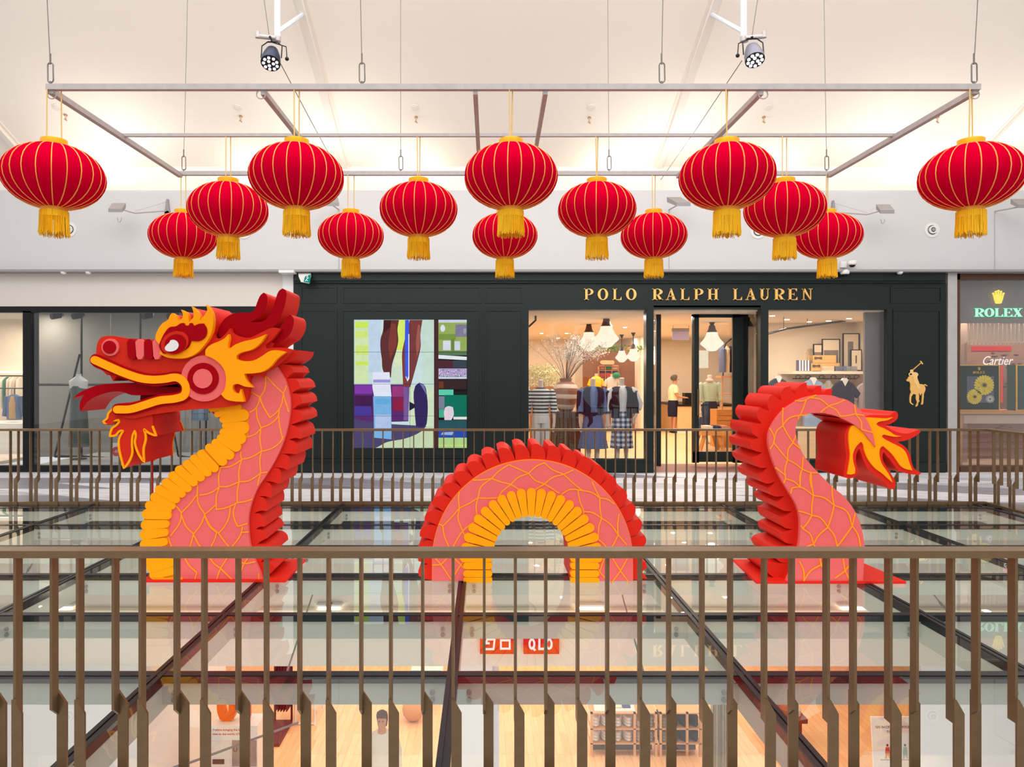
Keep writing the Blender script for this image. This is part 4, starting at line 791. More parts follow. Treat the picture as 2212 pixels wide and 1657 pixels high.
# ================================================================ LANTERNS
def make_lantern():
    c = (0, 0, 0); a, cz = .302, .205; zt = .205
    t = thing('paper_lantern', 'red lantern', 'lantern', c, 'red round lanterns hanging in three rows')
    n = 22; seg = 6; b = B(); N = n*seg; rows = 18; vs = []; fs = []
    for i in range(rows+1):
        th = PI*(.04+.92*i/rows); z = -cz*math.cos(th); r = a*math.sin(th)**.92
        for k in range(N):
            u = (k % seg)/seg; puff = 1-.035*(1-math.sin(PI*u))*math.sin(th)
            ph = 2*PI*k/N; vs.append((r*puff*math.cos(ph), r*puff*math.sin(ph), z))
    for i in range(rows):
        for k in range(N): fs.append((i*N+k, i*N+(k+1) % N, (i+1)*N+(k+1) % N, (i+1)*N+k))
    fs.append(tuple(range(N))); fs.append(tuple(rows*N+k for k in range(N)))
    b.add(vs, fs); b.build('lantern_body', M['cloth'], t, 60)
    b = B()
    for j in range(n):
        ph = 2*PI*j/n; pts = []
        for i in range(15):
            th = PI*(.05+.90*i/14); pts.append(((a*math.sin(th)**.92*.972+.002)*math.cos(ph), (a*math.sin(th)**.92*.972+.002)*math.sin(ph), -(cz+.001)*math.cos(th)))
        b.tube(pts, .0036, 5)
    b.build('piping', M['piping'], t)
    b = B(); b.lathe([(.076, .195), (.078, .20), (.078, .238), (.074, .240), (.02, .240)], c, 28); b.build('top_cap', M['gold'], t)
    b = B(); b.lathe([(.074, -.195), (.078, -.20), (.078, -.232), (.072, -.234)], c, 28); b.build('bottom_collar', mat('collar_orange', (232, 150, 50), .4, .3), t)
    b = B(); rnd = random.Random(3)
    for k in range(210):
        ph = 2*PI*k/210+rnd.uniform(-.02, .02); r = .079+rnd.uniform(-.004, .004); ln = .375+rnd.uniform(-.018, .012); tw = rnd.uniform(-.004, .004)
        b.tube([(r*math.cos(ph), r*math.sin(ph), -.222), (r*1.02*math.cos(ph), r*1.02*math.sin(ph), -.29), ((r*1.06+tw)*math.cos(ph+tw*3), (r*1.06+tw)*math.sin(ph+tw*3), -ln)], .0023, 3, cap=False)
    b.lathe([(.0795, -.222), (.080, -.275)], c, 40) if False else None
    b.loft([(0, 0, -.222, .080, .080), (0, 0, -.262, .0815, .0815)], 40, cap=False)
    b.build('fringe', M['fringe'], t, 60)
    return t
lan0 = make_lantern()
rows = [(4.6, (-2.775, -1.21, .172, 1.565, 3.14), 'front'), (5.52, (-1.982, -.508, .872, 2.325), 'middle'), (6.57, (-2.772, -1.228, .19, 1.562, 3.16), 'back')]
lab = {('front', 0): 'leftmost red lantern of the large front row, touching the left photo edge', ('front', 1): 'second red lantern from the left in the front row, above the antlers', ('front', 2): 'middle red lantern of the front row, above the arch', ('front', 3): 'fourth red lantern of the front row, overlapping a lantern behind it', ('front', 4): 'rightmost red lantern of the front row, cut by the right photo edge',
 ('middle', 0): 'leftmost red lantern of the middle row, partly behind a bigger lantern', ('middle', 1): 'second red lantern of the middle row, unobstructed left of centre', ('middle', 2): 'third red lantern of the middle row, right of the central lantern', ('middle', 3): 'rightmost red lantern of the middle row, between a bigger and a smaller one',
 ('back', 0): 'leftmost small red lantern of the back row, lowest on the left', ('back', 1): 'second small red lantern of the back row, above the video screen', ('back', 2): 'middle small red lantern of the back row, hidden behind a front tassel', ('back', 3): 'fourth small red lantern of the back row, above the shop name', ('back', 4): 'rightmost small red lantern of the back row, above the tail section'}
LZc = 3.072; first = True; LL = []
for Y, xs, rn in rows:
    for i, X in enumerate(xs):
        if first: r = lan0; first = False; r.location = (X, Y, LZc); r['label'] = lab[(rn, i)]
        else: r = copy_thing(lan0, (X, Y, LZc), lab[(rn, i)])
        r.rotation_euler = (0, 0, .13*i+.07*len(xs)); r.scale = (1, 1, 1)
        LL.append((r, rn, i))
for r, rn, i in LL:
        sep = (.036, .010, .006, .005, .025)[i] if rn == 'front' else ((.012, .006, .005, .025)[i] if rn == 'middle' else (.014, .024, .012, .017, .016)[i])
        for s in (-1, 1):
            b = B(); dy = .0; 
            a_ = -r.rotation_euler.z
            lx, ly = s*sep, 0.02*s
            p0 = (lx*math.cos(a_)-ly*math.sin(a_), lx*math.sin(a_)+ly*math.cos(a_))
            b.tube([(p0[0], p0[1], .235), (p0[0]*.98, p0[1]*.3, FZ-LZc-.014)], .0042, 6)
            o = b.build('cord', M['cord'], None); o.parent = r
# ================================================================ CEILING FIXTURES
def ceil_pt(x, y):                                   # point of the ceiling seen at a pixel
    u, v = (x-VX)/F, (VY-y)/F; Y = (5.684+.425*13.35-H)/(v+.425); return Vector((u*Y, Y, H+v*Y))
nrm = Vector((0, -.425, -1)).normalized(); q = Vector((0, 1, -.425)).normalized()
def disc_on_ceiling(p, r, h, b):
    for rr, hh in ((r, h), (r*.7, h*1.5)):
        top = [p+(Vector((1, 0, 0))*math.cos(a)+q*math.sin(a))*rr for a in [2*PI*k/28 for k in range(28)]]; bot = [v+nrm*hh for v in top]
        b.add(top+bot, [tuple(range(28)), tuple(28+k for k in range(28))]+[(k, (k+1) % 28, (k+1) % 28+28, k+28) for k in range(28)])
for i, x in enumerate((122, 513, 896, 1277, 1660)):
    p = ceil_pt(x, 232); b = B(); disc_on_ceiling(p, .068, .012, b)
    tag(b.build('ceiling_speaker', M['rib'], loc=tuple(p)), ['round white ceiling speaker nearest the left edge of the photo', 'round white ceiling speaker second from the left', 'round white ceiling speaker left of the middle lantern', 'round white ceiling speaker right of the middle lantern', 'round white ceiling speaker furthest to the right'][i], 'speaker', 'round ceiling speakers in a row')
for i, (x, y) in enumerate(((142, 250), (520, 253), (899, 255), (1273, 256), (1650, 255), (2025, 255))):
    p = ceil_pt(x, y-2); b = B(); b.tube([p, p+Vector((0, 0, -.07))], .012, 8); b.tube([p+Vector((-.02, 0, -.07)), p+Vector((.02, 0, -.10))], .012, 6); b.tube([p, p+nrm*.01], .03, 12)
    tag(b.build('sprinkler', mat('sprinkler_brass', (190, 160, 130), .4, .5), loc=tuple(p)), ['small brass ceiling sprinkler at the far left', 'small brass ceiling sprinkler below the second speaker from the left', 'small brass ceiling sprinkler left of the middle lantern', 'small brass ceiling sprinkler right of the middle lantern', 'small brass ceiling sprinkler below the rightmost speaker', 'small brass ceiling sprinkler at the far right'][i], 'sprinkler', 'small ceiling sprinklers in a row')
# posts below the ribs with braces, stage lamps and tie cables
for s, (X, pxv, side) in enumerate(((-2.6, 603, 1), (3.26, 1606, -1))):
    Yp = 8.96; zb = wz(88, Yp)
    t = thing('ceiling_post', ['white drop post with brace under the left ceiling rib', 'white drop post with brace under the right ceiling rib'][s], 'post', (X, Yp, CZ(Yp)), 'drop posts under the ceiling ribs')
    b = B(); b.tube([(X, Yp, zb), (X, Yp, CZ(Yp))], .038, 14); b.build('post', M['postp'], t)
    Yr = 10.2; b = B(); b.tube([(X, Yp+.02, zb+.12), (X, Yr, CZ(Yr)-.08)], .03, 8); b.build('brace', M['postp'], t)
    b = B(); b.tube([(X, Yp-.02, zb-.02), (X, Yp-.02, zb+.04)], .05, 12); b.build('end_collar', M['rig'], t)
    b = B(); b.tube([(X+.02*side, Yp, zb-.25), (X+.02*side, 10.8, 5.55), (X-.03*side, 13.28, 5.42)], .006, 5); b.build('tie_cable', M['wire'], t)
    b = B(); b.tube([(X-.09*side, Yp-.05, zb+.05), (X-.22*side, Yp-.3, CZ(Yp-.3)-.3)], .005, 5); b.build('safety_cable', M['wire'], t)
    # stage lamp
    cxp = (586, 1628)[s]; cyp = (125, 118)[s]; C = Vector(W(cxp, cyp, 8.8)); dirv = Vector((-.10*(1 if s == 0 else .2), -.52, -1)).normalized()
    if s == 0: dirv = Vector((.06, -.55, -1)).normalized()
    lt = thing('stage_lamp', ['dark stage lamp with a cluster of lit LEDs hanging from the left drop post', 'glaring lit stage lamp hanging from the right drop post'][s], 'lamp', tuple(C), 'stage lamps on the drop posts')
    b = B(); b.tube([C-dirv*.16, C-dirv*.13, C-dirv*.05, C+dirv*.02, C+dirv*.10], [.05, .075, .10, .115, .118], 24); b.build('housing', mat('lamp_navy', (34, 44, 66), .35, .3) if s == 0 else mat('lamp_grey', (120, 118, 132), .4, .3), lt)
    b = B(); b.tube([C+dirv*.095, C+dirv*.105], .113, 24); b.build('front_plate', M['black'], lt)
    u = dirv.cross(Vector((1, 0, 0))).normalized(); v = dirv.cross(u).normalized(); em = emis('led_white', (255, 240, 248), 2.2 if s == 0 else 2.2) if s == 0 else emis('led_bright', (255, 250, 255), 9.0)
    pts = [(0.035*math.cos(a+.4), .035*math.sin(a+.4)) for a in [k*PI*2/3 for k in range(3)]]+[(.082*math.cos(a), .082*math.sin(a)) for a in [k*2*PI/9 for k in range(9)]]
    for (pu, pv) in pts: b = B(); ctr = C+dirv*.106+u*pu+v*pv; b.tube([ctr, ctr+dirv*.006], .0185, 10); b.build('led', em, lt)
    b = B(); top = Vector((X-.06*side, Yp-.12, zb+.0))
    for sg in (-1, 1): b.tube([C+Vector((.125*sg, 0, 0)), C+Vector((.125*sg, .03, .16)), C+Vector((.06*sg, .05, .22))], .008, 6)
    b.tube([C+Vector((-.06, .05, .22)), C+Vector((.06, .05, .22))], .010, 6); b.tube([C+Vector((0, .05, .22)), top], .014, 6); b.tube([C+Vector((-.02, .05, .22)), C+Vector((.17*side, .05, .16)), C+Vector((.18*side, .05, .02))], .007, 6); b.sphere(C+Vector((.18*side, .05, .01)), .025)
    b.build('yoke', M['black'], lt)
    b = B(); b.tube([top+Vector((-.16*side, 0, .0)), top+Vector((.06*side, .05, 0))], .028, 12); b.tube([top+Vector((-.15*side, 0, -.02)), top+Vector((-.15*side, 0, .06))], .03, 12); b.build('clamp', M['rig'], lt)
    sp = bpy.data.lights.new('stage_beam', 'SPOT'); sp.energy = 90; sp.spot_size = D(50); sp.shadow_soft_size = .1; so = bpy.data.objects.new('stage_beam', sp); COL.objects.link(so)
    so.location = C+dirv*.16; so.rotation_euler = dirv.to_track_quat('-Z', 'Y').to_euler()
# ================================================================ BULKHEAD FIXTURES
YB_ = 13.0
def flood(cx_, cy_, sd, label, arm=True):
    Y0 = 12.35; t = thing('floodlight', label, 'floodlight', W(cx_, cy_, Y0), 'arm mounted floodlights on the white bulkhead')
    k = Y0/F; X, Z = wx(cx_, Y0), wz(cy_, Y0)
    b = B()   # flat lit box pointing up, seen from below
    w_, d_ = .12, .15; sk = .045*sd
    b.add([(X-w_+sk, Y0-d_, Z-.07), (X+w_+sk, Y0-d_, Z-.07), (X+w_-sk, Y0+d_, Z+.07), (X-w_-sk, Y0+d_, Z+.07), (X-w_+sk, Y0-d_, Z-.01), (X+w_+sk, Y0-d_, Z-.01), (X+w_-sk, Y0+d_, Z+.16), (X-w_-sk, Y0+d_, Z+.16)],
          [(0,3,2,1),(4,5,6,7),(0,1,5,4),(1,2,6,5),(2,3,7,6),(3,0,4,7)]); b.build('housing', M['grey'], t)
    if arm:
        Xw = X+sd*.60; b = B(); b.tube([(X+sd*.12, Y0, Z), (X+sd*.26, Y0+.1, Z-.03), (Xw, 12.97, Z+.13)], .011, 8); b.build('arm', M['rig'], t)
        b = B(); b.tube([(X+sd*.26, Y0+.1, Z), (Xw, 12.97, Z+.30)], .003, 5); b.tube([(X+sd*.04+.035*math.cos(a), Y0, Z-.13+.08*math.sin(a)) for a in [PI*k/8-PI for k in range(9)]], .006, 6); b.build('cable', M['rig'], t)
        b = B(); b.prism([(Xw-.03, Z+.12), (Xw+.03, Z+.12), (Xw+.045, Z+.06), (Xw+.012, Z+.36), (Xw-.012, Z+.36), (Xw-.045, Z+.06)][:2][::-1]+[(Xw-.05, Z+.05), (Xw-.012, Z+.36), (Xw+.012, Z+.36), (Xw+.05, Z+.05)][0:0]+[(Xw-.045, Z+.07), (Xw-.012, Z+.34), (Xw+.012, Z+.34), (Xw+.045, Z+.07)], 12.95, 13.0) if False else b.prism([(Xw-.045, Z+.07), (Xw-.012, Z+.34), (Xw+.012, Z+.34), (Xw+.045, Z+.07)], 12.94, 13.0); b.tube([(Xw, 12.94, Z+.08), (Xw, 13.0, Z+.08)], .045, 14); b.build('wall_bracket', M['grey'], t)
    else:
        b = B(); b.tube([(X, Y0+.1, Z), (X, 12.98, Z+.05)], .012, 8); b.tube([(X, 12.99, Z+.05), (X, 12.99, wz(590, 13))], .004, 5); b.build('arm', M['rig'], t)
flood(253, 454, 1, 'grey floodlight on a long arm left, between the first lanterns'); flood(1912, 457, -1, 'grey floodlight on a long arm right of the small back lantern')
flood(716, 441, 1, 'grey floodlight partly hidden right of the second front lantern', False); flood(1466, 441, 1, 'grey floodlight seen below the ceiling rib left of the fourth front lantern', False); flood(2206, 445, -1, 'grey floodlight cut by the right photo edge', False)
for i, (x, y) in enumerate(((150, 496), (527, 500), (1637, 500), (2013, 497))):
    X, Z = wx(x, 13), wz(y, 13); t = thing('round_vent', ['round white jet vent half behind the leftmost lantern tassel', 'round white jet vent peeking out below the left middle row lantern', 'round white jet vent peeking out left of the right middle row lantern', 'fully visible round white jet vent on the right bulkhead'][i], 'vent', (X, 13, Z), 'round jet vents on the bulkhead')
    def rg(r0, r1, ya, yb, m_, nm):
        b = B(); n = 30; vs = []
        for yy in (ya, yb):
            for r in (r0, r1): vs += [(X+r*math.cos(2*PI*k/n), yy, Z+r*math.sin(2*PI*k/n)) for k in range(n)]
        fs = []
        for k in range(n):
            k2 = (k+1) % n; fs += [(k, k2, n+k2, n+k), (2*n+k, 2*n+k2, 3*n+k2, 3*n+k), (k, k2, 2*n+k2, 2*n+k), (n+k, n+k2, 3*n+k2, 3*n+k)]
        b.add(vs, fs); b.build(nm, m_, t)
    rg(.085, .135, 12.985, 13.0, M['white'], 'outer_ring'); rg(.0, .085, 12.992, 13.0, M['black'], 'recess'); rg(.045, .07, 12.95, 12.99, M['white'], 'inner_ring'); rg(.0, .03, 12.95, 12.985, M['grey'], 'nozzle_centre')
# exit sign, cameras, detectors
t = thing('exit_sign', 'small green and white emergency exit sign hanging at the storefront corner', 'sign', W(657, 600, 12.9), )
b = B(); b.add([W(644, 587, 12.95), W(671, 587, 12.95), W(672, 597, 12.75), W(645, 597, 12.75), W(648, 604, 12.95), W(666, 606, 12.95), W(668, 613, 12.75), W(650, 609, 12.75)], [(0,1,2,3),(7,6,5,4),(0,4,5,1),(1,5,6,2),(2,6,7,3),(3,7,4,0)]); b.build('housing', M['white'], t)
b = B(); p = [W(659, 597, 12.72), W(671, 593, 12.72), W(669, 611, 12.72), W(656, 608, 12.72)]; b.add(p+[(q_[0], q_[1]+.02, q_[2]) for q_ in p], [(0,1,2,3),(7,6,5,4),(0,4,5,1),(1,5,6,2),(2,6,7,3),(3,7,4,0)]); b.build('sign_face', emis('exit_green', (24, 150, 130), .9), t)
b = B()
for pts in (((662, 598), (664, 601), (661, 605)), ((664, 601), (667, 600)), ((661, 605), (659, 607)), ((662, 605), (665, 607))): b.prism([XZ(q_, 12.7) for q_ in ribbon(pts, 1.3, False)], 12.70, 12.71)
b.prism([XZ(q_, 12.7) for q_ in ell(664, 596.8, 1.2)], 12.70, 12.71); b.build('running_figure', emis('exit_white', (230, 250, 246), 1.0), t)
tag(B().box(wx(608, 12.9), wx(640, 12.9), 12.72, 12.97, wz(592, 12.9), wz(586, 12.9)).build('junction_box', M['white']), 'flat white box below the bulkhead left of the exit sign', 'box')
for i, (x, y) in enumerate(((1838, 570), (1822, 590))):
    X, Z = wx(x, 12.9), wz(y, 12.9); t = thing('dome_camera', ['white dome camera on a wall bracket of the bulkhead', 'white dome camera fixed under the bulkhead edge'][i], 'camera', (X, 12.9, Z), 'white dome cameras')
    b = B(); b.lathe([(.055, .05), (.075, .03), (.078, -.01), (.06, -.03)], (X, 12.85, Z), 20); b.build('shell', M['white'], t)
    b = B(); b.lathe([(.055, -.02), (.05, -.045), (.03, -.065), (.005, -.07)], (X, 12.85, Z), 20); b.build('dome', M['black'], t)
    if i == 0: B().box(X-.16, X-.06, 12.93, 12.99, Z-.06, Z+.05).build('bracket', M['white'], t)
    else: B().box(X-.05, X+.05, 12.83, 12.96, Z+.04, 3.66).build('bracket', M['white'], t)
for i, x in enumerate((137, 191, 1944)):
    X = wx(x, 12.85); b = B(); b.lathe([(.05, .0), (.05, -.02), (.03, -.04)], (X, 12.85, 3.64), 18); tag(b.build('smoke_detector', M['white']), ['small round detector under the bulkhead furthest left', 'small round detector under the bulkhead second from the left', 'small round detector under the bulkhead right of the dome cameras'][i], 'detector', 'small detectors under the bulkhead')
# ================================================================ DARK GREEN SHOPFRONT
def P2(b, x0, x1, y0, y1, Y, dep, m=0): return b.box(wx(x0, Y), wx(x1, Y), Y, Y+dep, wz(y1, Y), wz(y0, Y), m)
sf = thing('shopfront', 'dark green panelled timber shopfront with gold lettering and two display windows', 'shopfront', (wx(1340, YS), YS, 0))
Yf = YS-.03
def panel_frame(x0, x1, y0, y1, name):               # raised moulding around a recessed panel
    b = B(); t = 4
    P2(b, x0, x1, y0, y0+t, Yf-.015, .03); P2(b, x0, x1, y1-t, y1, Yf-.015, .03); P2(b, x0, x0+t, y0+t, y1-t, Yf-.015, .03); P2(b, x1-t, x1, y0+t, y1-t, Yf-.015, .03)
    b.build(name, M['dark'], sf)
b = B(); P2(b, 635, 2043, 589, 606, Yf-.10, .3); P2(b, 635, 2043, 606, 611, Yf-.06, .2); b.build('cornice', M['dark'], sf)
b = B(); P2(b, 635, 2043, 611, 664, Yf, .25); b.build('sign_band', M['dark'], sf)
b = B(); P2(b, 635, 764, 664, 1021, Yf, .25); P2(b, 764, 1009, 664, 690, Yf, .25); P2(b, 764, 1009, 968, 1021, Yf, .25); P2(b, 1009, 1140, 664, 1021, Yf, .25); b.build('wall_panel', M['dark'], sf)
b = B(); P2(b, 1918, 2043, 664, 1021, Yf, .25); b.build('wall_panel', M['dark'], sf)
b = B(); P2(b, 635, 1412, 1000, 1021, Yf-.06, .06); P2(b, 635, 1405, 992, 1000, Yf-.03, .04); P2(b, 1650, 2043, 1000, 1021, Yf-.06, .06); b.build('plinth', M['dark'], sf)
for a in ((648, 728, 618, 655), (738, 1040, 618, 655), (1047, 1130, 618, 655), (648, 728, 668, 990), (737, 1040, 668, 990), (1047, 1130, 668, 990), (1930, 2034, 668, 990), (1924, 2036, 618, 655)): panel_frame(*a, 'panel_moulding')
for (x0, x1, y1) in ((1140, 1398, 992), (1658, 1918, 992)):
    b = B(); P2(b, x0, x1, 664, 669, Yf, .1); P2(b, x0, x0+2, 669, y1, Yf, .1); P2(b, x1-2, x1, 669, y1, Yf, .1); b.build('window_frame', M['dark'], sf)
    b = B(); P2(b, x0-6, x1+6, y1, 1021, Yf, .15); b.build('window_sill', M['dark'], sf)
    b = B(); P2(b, x0+2, x1-2, 669, y1, Yf+.05, .006); b.build('window_pane', gwin, sf)
b = B(); P2(b, 1396, 1412, 664, 1021, Yf-.02, .22); b.build('pillar', M['dark'], sf); b = B(); P2(b, 1643, 1660, 664, 1021, Yf-.02, .22); b.build('pillar', M['dark'], sf)
b = B(); P2(b, 1412, 1643, 660, 668, Yf, .8); b.build('door_head', M['dark'], sf)
# recess glazing and doors
b = B(); b.box(wx(1412, YS), wx(1412, YS)+.03, YS+.02, YS+.8, 0, wz(672, YS)); b.build('side_glass', gwin, sf)
Yd = YS+.8
b = B(); P2(b, 1418, 1428, 668, 1008, Yd, .06); P2(b, 1496, 1510, 665, 1000, Yd, .07); P2(b, 1584, 1616, 665, 1000, Yd, .08); P2(b, 1496, 1616, 658, 684, Yd, .07); b.build('door_frame', M['dark'], sf)
dl = thing('shop_door', 'closed glazed dark green shop door leaf with long pull handle', 'door', (wx(1547, Yd), Yd, 0))
b = B(); P2(b, 1499, 1510, 680, 998, Yd-.06, .05); P2(b, 1583, 1598, 680, 998, Yd-.06, .05); P2(b, 1499, 1598, 676, 686, Yd-.06, .05); P2(b, 1499, 1598, 976, 998, Yd-.06, .05); b.build('leaf_frame', M['dark'], dl)
b = B(); P2(b, 1510, 1583, 686, 976, Yd-.04, .006); b.build('door_pane', gwin, dl)
b = B(); b.bar((wx(1505, Yd), Yd-.10, wz(840, Yd)), (wx(1505, Yd), Yd-.10, wz(897, Yd)), .03); b.build('pull_handle', M['bronze'], dl)
dl = thing('shop_door', 'open dark green shop door leaf swung inwards with black pull handle', 'door', (wx(1420, Yd), Yd, 0))
b = B(); X = wx(1424, Yd); b.box(X-.02, X+.02, Yd+.06, Yd+.12, .02, 2.9); b.box(X-.02, X+.02, Yd+.72, Yd+.8, .02, 2.9); b.box(X-.02, X+.02, Yd+.12, Yd+.72, .02, .26); b.box(X-.02, X+.02, Yd+.12, Yd+.72, 2.8, 2.9); b.build('leaf_frame', M['dark'], dl)
b = B(); b.box(X-.004, X+.004, Yd+.12, Yd+.72, .26, 2.8); b.build('door_pane', gwin, dl)
b = B(); b.bar((X+.07, Yd+.62, wz(840, Yd)), (X+.07, Yd+.62, wz(900, Yd)), .03); [b.bar((X, Yd+.62, z), (X+.07, Yd+.62, z), .02) for z in (wz(843, Yd), wz(897, Yd))]; b.build('pull_handle', M['black'], dl)
b = B(); b.box(wx(1616, Yd), wx(1643, YS), Yd+.02, Yd+.03, .15, wz(668, Yd)); b.build('side_glass', gwin, sf)
b = B(); b.box(wx(1640, YS), wx(1643, YS)+.03, YS+.12, Yd, 0, 3.0); b.build('side_glass', gwin, sf)
# lettering
gl = mat('gold_letter', (244, 190, 108), .35, .35, var=.08)
sg = thing('shop_sign', 'gold serif letters of the shop name on the dark green band', 'sign', (wx(1510, Yf), Yf, wz(650, Yf)))
for ch, a, c in (('P',90,172),('O',210,302),('L',342,420),('O',460,553),('R',693,784),('A',812,905),('L',942,1020),('P',1062,1145),('H',1182,1278),('L',1408,1487),('A',1517,1612),('U',1645,1730),('R',1770,1862),('E',1893,1977),('N',2018,2110)):
    letter(ch, 1240+a/4.096, 1240+c/4.096, 600+96/4.096, 600+196/4.096, Yf-.03, .03, 'letter', gl, sg)
cJ = crop(1940, 770, 13.81)
em = thing('emblem', 'gold emblem of a rider swinging a mallet on a horse on the right green panel', 'emblem', (wx(1980, Yf), Yf, wz(880, Yf)))
horse = [(230,712),(262,672),(284,650),(285,612),(330,590),(400,572),(435,640),(462,720),(500,790),(545,830),(640,822),(705,832),(762,862),(798,940),(796,1000),(770,1070),(752,1120),(746,1220),(735,1310),(718,1425),(690,1440),(668,1422),(684,1380),(694,1250),(704,1110),(672,1120),(655,1168),(634,1140),(618,1095),(596,1110),(610,1200),(604,1290),(626,1330),(585,1375),(565,1470),(512,1500),(508,1480),(548,1380),(512,1250),(520,1145),(448,1115),(392,1180),(372,1270),(378,1375),(445,1425),(425,1450),(345,1392),(326,1260),(348,1120),(372,1065),(345,985),(350,900),(352,830),(318,745),(262,745)]
B().prism([XZ(p, Yf) for p in spline(px(cJ, horse), True, 3, 60)], Yf-.02, Yf).build('horse', gl, em)
rider = [(335,420),(350,398),(390,390),(425,408),(430,450),(425,470),(500,472),(560,500),(580,545),(550,600),(562,680),(605,790),(615,850),(585,900),(640,900),(630,960),(600,985),(560,940),(520,850),(460,790),(448,690),(420,600),(330,590),(290,560),(300,500),(335,478)]
B().prism([XZ(p, Yf) for p in spline(px(cJ, rider), True, 3, 60)], Yf-.026, Yf-.018).build('rider', mat('gold_letter_pale', (250, 204, 130), .35, .3), em)
B().prism([XZ(p, Yf) for p in ribbon(px(cJ, [(420,405),(670,190)]), 1.4, False)], Yf-.026, Yf).build('mallet', gl, em)
B().prism([XZ(p, Yf) for p in ribbon(px(cJ, [(655,150),(705,220)]), 2.6)], Yf-.026, Yf).build('mallet_head', gl, em)
B().prism([XZ(p, Yf) for p in ribbon(px(cJ, [(745,862),(785,838),(835,875)]), 2.2)], Yf-.024, Yf).build('tail', gl, em)
B().prism([XZ(p, Yf) for p in ell(*cJ((355, 530)), 2.6, 1.8)], Yf-.03, Yf-.024).build('gap', M['dark'], em)
# video wall
cS = crop(720, 660, 4.874)
vw = thing('video_wall', 'large lit video wall showing tennis legs and a stadium, set in the green front', 'screen', (wx(886, Yf), Yf, wz(968, Yf)))
b = B(); P2(b, 760, 1013, 686, 972, Yf+.05, .08); b.build('bezel', M['black'], vw)
cols = []; 
def colr(c):
    k = 'screen_%d_%d_%d' % c
    if k not in MATS: emis(k, c, 1.0)
    if MATS[k] not in cols: cols.append(MATS[k])
    return cols.index(MATS[k])
b = B(); lay = [0]
def S(c, pts, sm=False):
    lay[0] += 1; p = px(cS, pts)
    if sm: p = spline(p, True, 4, 60)
    yy = Yf+.049-.0008*lay[0]; b.prism([XZ(q_, yy) for q_ in p], yy, yy+.002, colr(c))
def SR(c, x0, y0, x1, y1): S(c, [(x0, y0), (x1, y0), (x1, y1), (x0, y1)])
SR((198, 222, 222), 210, 150, 1060, 1500); SR((52, 80, 200), 207, 150, 218, 800)
SR((206, 228, 176), 225, 160, 370, 820); SR((200, 232, 90), 232, 175, 368, 235); SR((206, 228, 120), 232, 275, 360, 340); SR((205, 226, 120), 240, 420, 372, 520); SR((204, 228, 90), 240, 590, 385, 628); SR((190, 212, 230), 370, 152, 500, 700)
SR((214, 236, 110), 640, 152, 760, 470); SR((216, 232, 190), 640, 470, 770, 640); SR((204, 224, 200), 620, 640, 770, 830); SR((196, 220, 206), 935, 152, 1058, 900); SR((206, 224, 190), 800, 860, 1058, 1260)
S((196, 214, 176), [(215,1500),(215,1290),(1058,1270),(1058,1500)])
S((92, 46, 110), [(215,832),(800,832),(790,1220),(620,1225),(400,1250),(215,1290)]); SR((130, 60, 170), 225, 840, 410, 930); SR((70, 34, 78), 225, 950, 410, 1090); SR((150, 60, 120), 620, 850, 760, 960); SR((140, 36, 70), 630, 970, 740, 1110); SR((120, 90, 150), 740, 860, 790, 1210); SR((74, 60, 150), 222, 1060, 400, 1160)
S((78, 70, 110), [(215,1190),(420,1230),(980,1270),(920,1330),(760,1400),(560,1440),(440,1500),(215,1500)], True)
S((96, 52, 52), [(530,152),(692,152),(676,250),(684,370),(662,480),(620,620),(606,760),(530,700),(510,560),(494,420),(500,340),(522,270)], True)
S((70, 36, 40), [(530,152),(610,152),(600,230),(530,290)]); S((128, 62, 56), [(610,180),(660,200),(664,420),(600,560),(580,430)], True)
S((124, 62, 62), [(805,152),(938,152),(918,300),(920,430),(890,570),(850,720),(810,860),(735,850),(726,640),(724,500),(752,360)], True); S((158, 92, 82), [(890,200),(915,210),(912,420),(880,540),(870,400)], True)
S((64, 92, 226), [(756,152),(796,152),(800,500),(800,760),(778,800),(758,740),(752,420)]); S((230, 236, 250), [(790,300),(800,300),(800,770),(780,800),(760,750),(768,745),(778,780),(790,740)])
S((224, 228, 244), [(416,705),(592,702),(604,860),(612,960),(430,960),(412,860)], True); SR((150, 150, 210), 420, 780, 600, 812); S((120, 176, 224), [(420,955),(608,955),(612,1200),(612,1410),(430,1392)]); SR((176, 196, 232), 440, 1150, 606, 1290); SR((100, 170, 220), 440, 980, 600, 1040)
S((54, 44, 92), [(862,850),(905,812),(955,835),(985,940),(988,1200),(970,1270),(920,1284),(870,1270),(856,1100)], True); S((120, 120, 180), [(905,815),(955,838),(984,940),(975,930),(940,870)]); S((40, 34, 60), [(800,1010),(862,1045),(858,1075),(800,1110)])
SR((74, 46, 48), 1060, 150, 1107, 1500)
SR((150, 172, 92), 1107, 150, 1405, 520); SR((200, 208, 220), 1107, 150, 1405, 180); SR((120, 150, 70), 1110, 300, 1290, 360); SR((106, 136, 66), 1240, 350, 1275, 480)
S((220, 226, 236), ell(1152, 240, 25, 38, n=20)); SR((128, 124, 150), 1285, 200, 1405, 330); S((160, 156, 176), ell(1385, 268, 18, 30, n=16)); SR((214, 218, 232), 1155, 370, 1235, 470); SR((206, 214, 228), 1275, 376, 1335, 470)
SR((90, 120, 90), 1107, 480, 1405, 525); S((226, 232, 238), [(1107,520),(1405,540),(1405,575),(1107,560)]); SR((80, 44, 54), 1107, 578, 1260, 655); SR((60, 70, 80), 1260, 578, 1405, 655)
SR((170, 156, 196), 1107, 662, 1405, 750); rnd = random.Random(5)
for k in range(46): x, y = rnd.uniform(1110, 1395), rnd.uniform(668, 742); SR([(236, 226, 240), (96, 80, 120), (214, 190, 210)][k % 3], x, y, x+9, y+10)
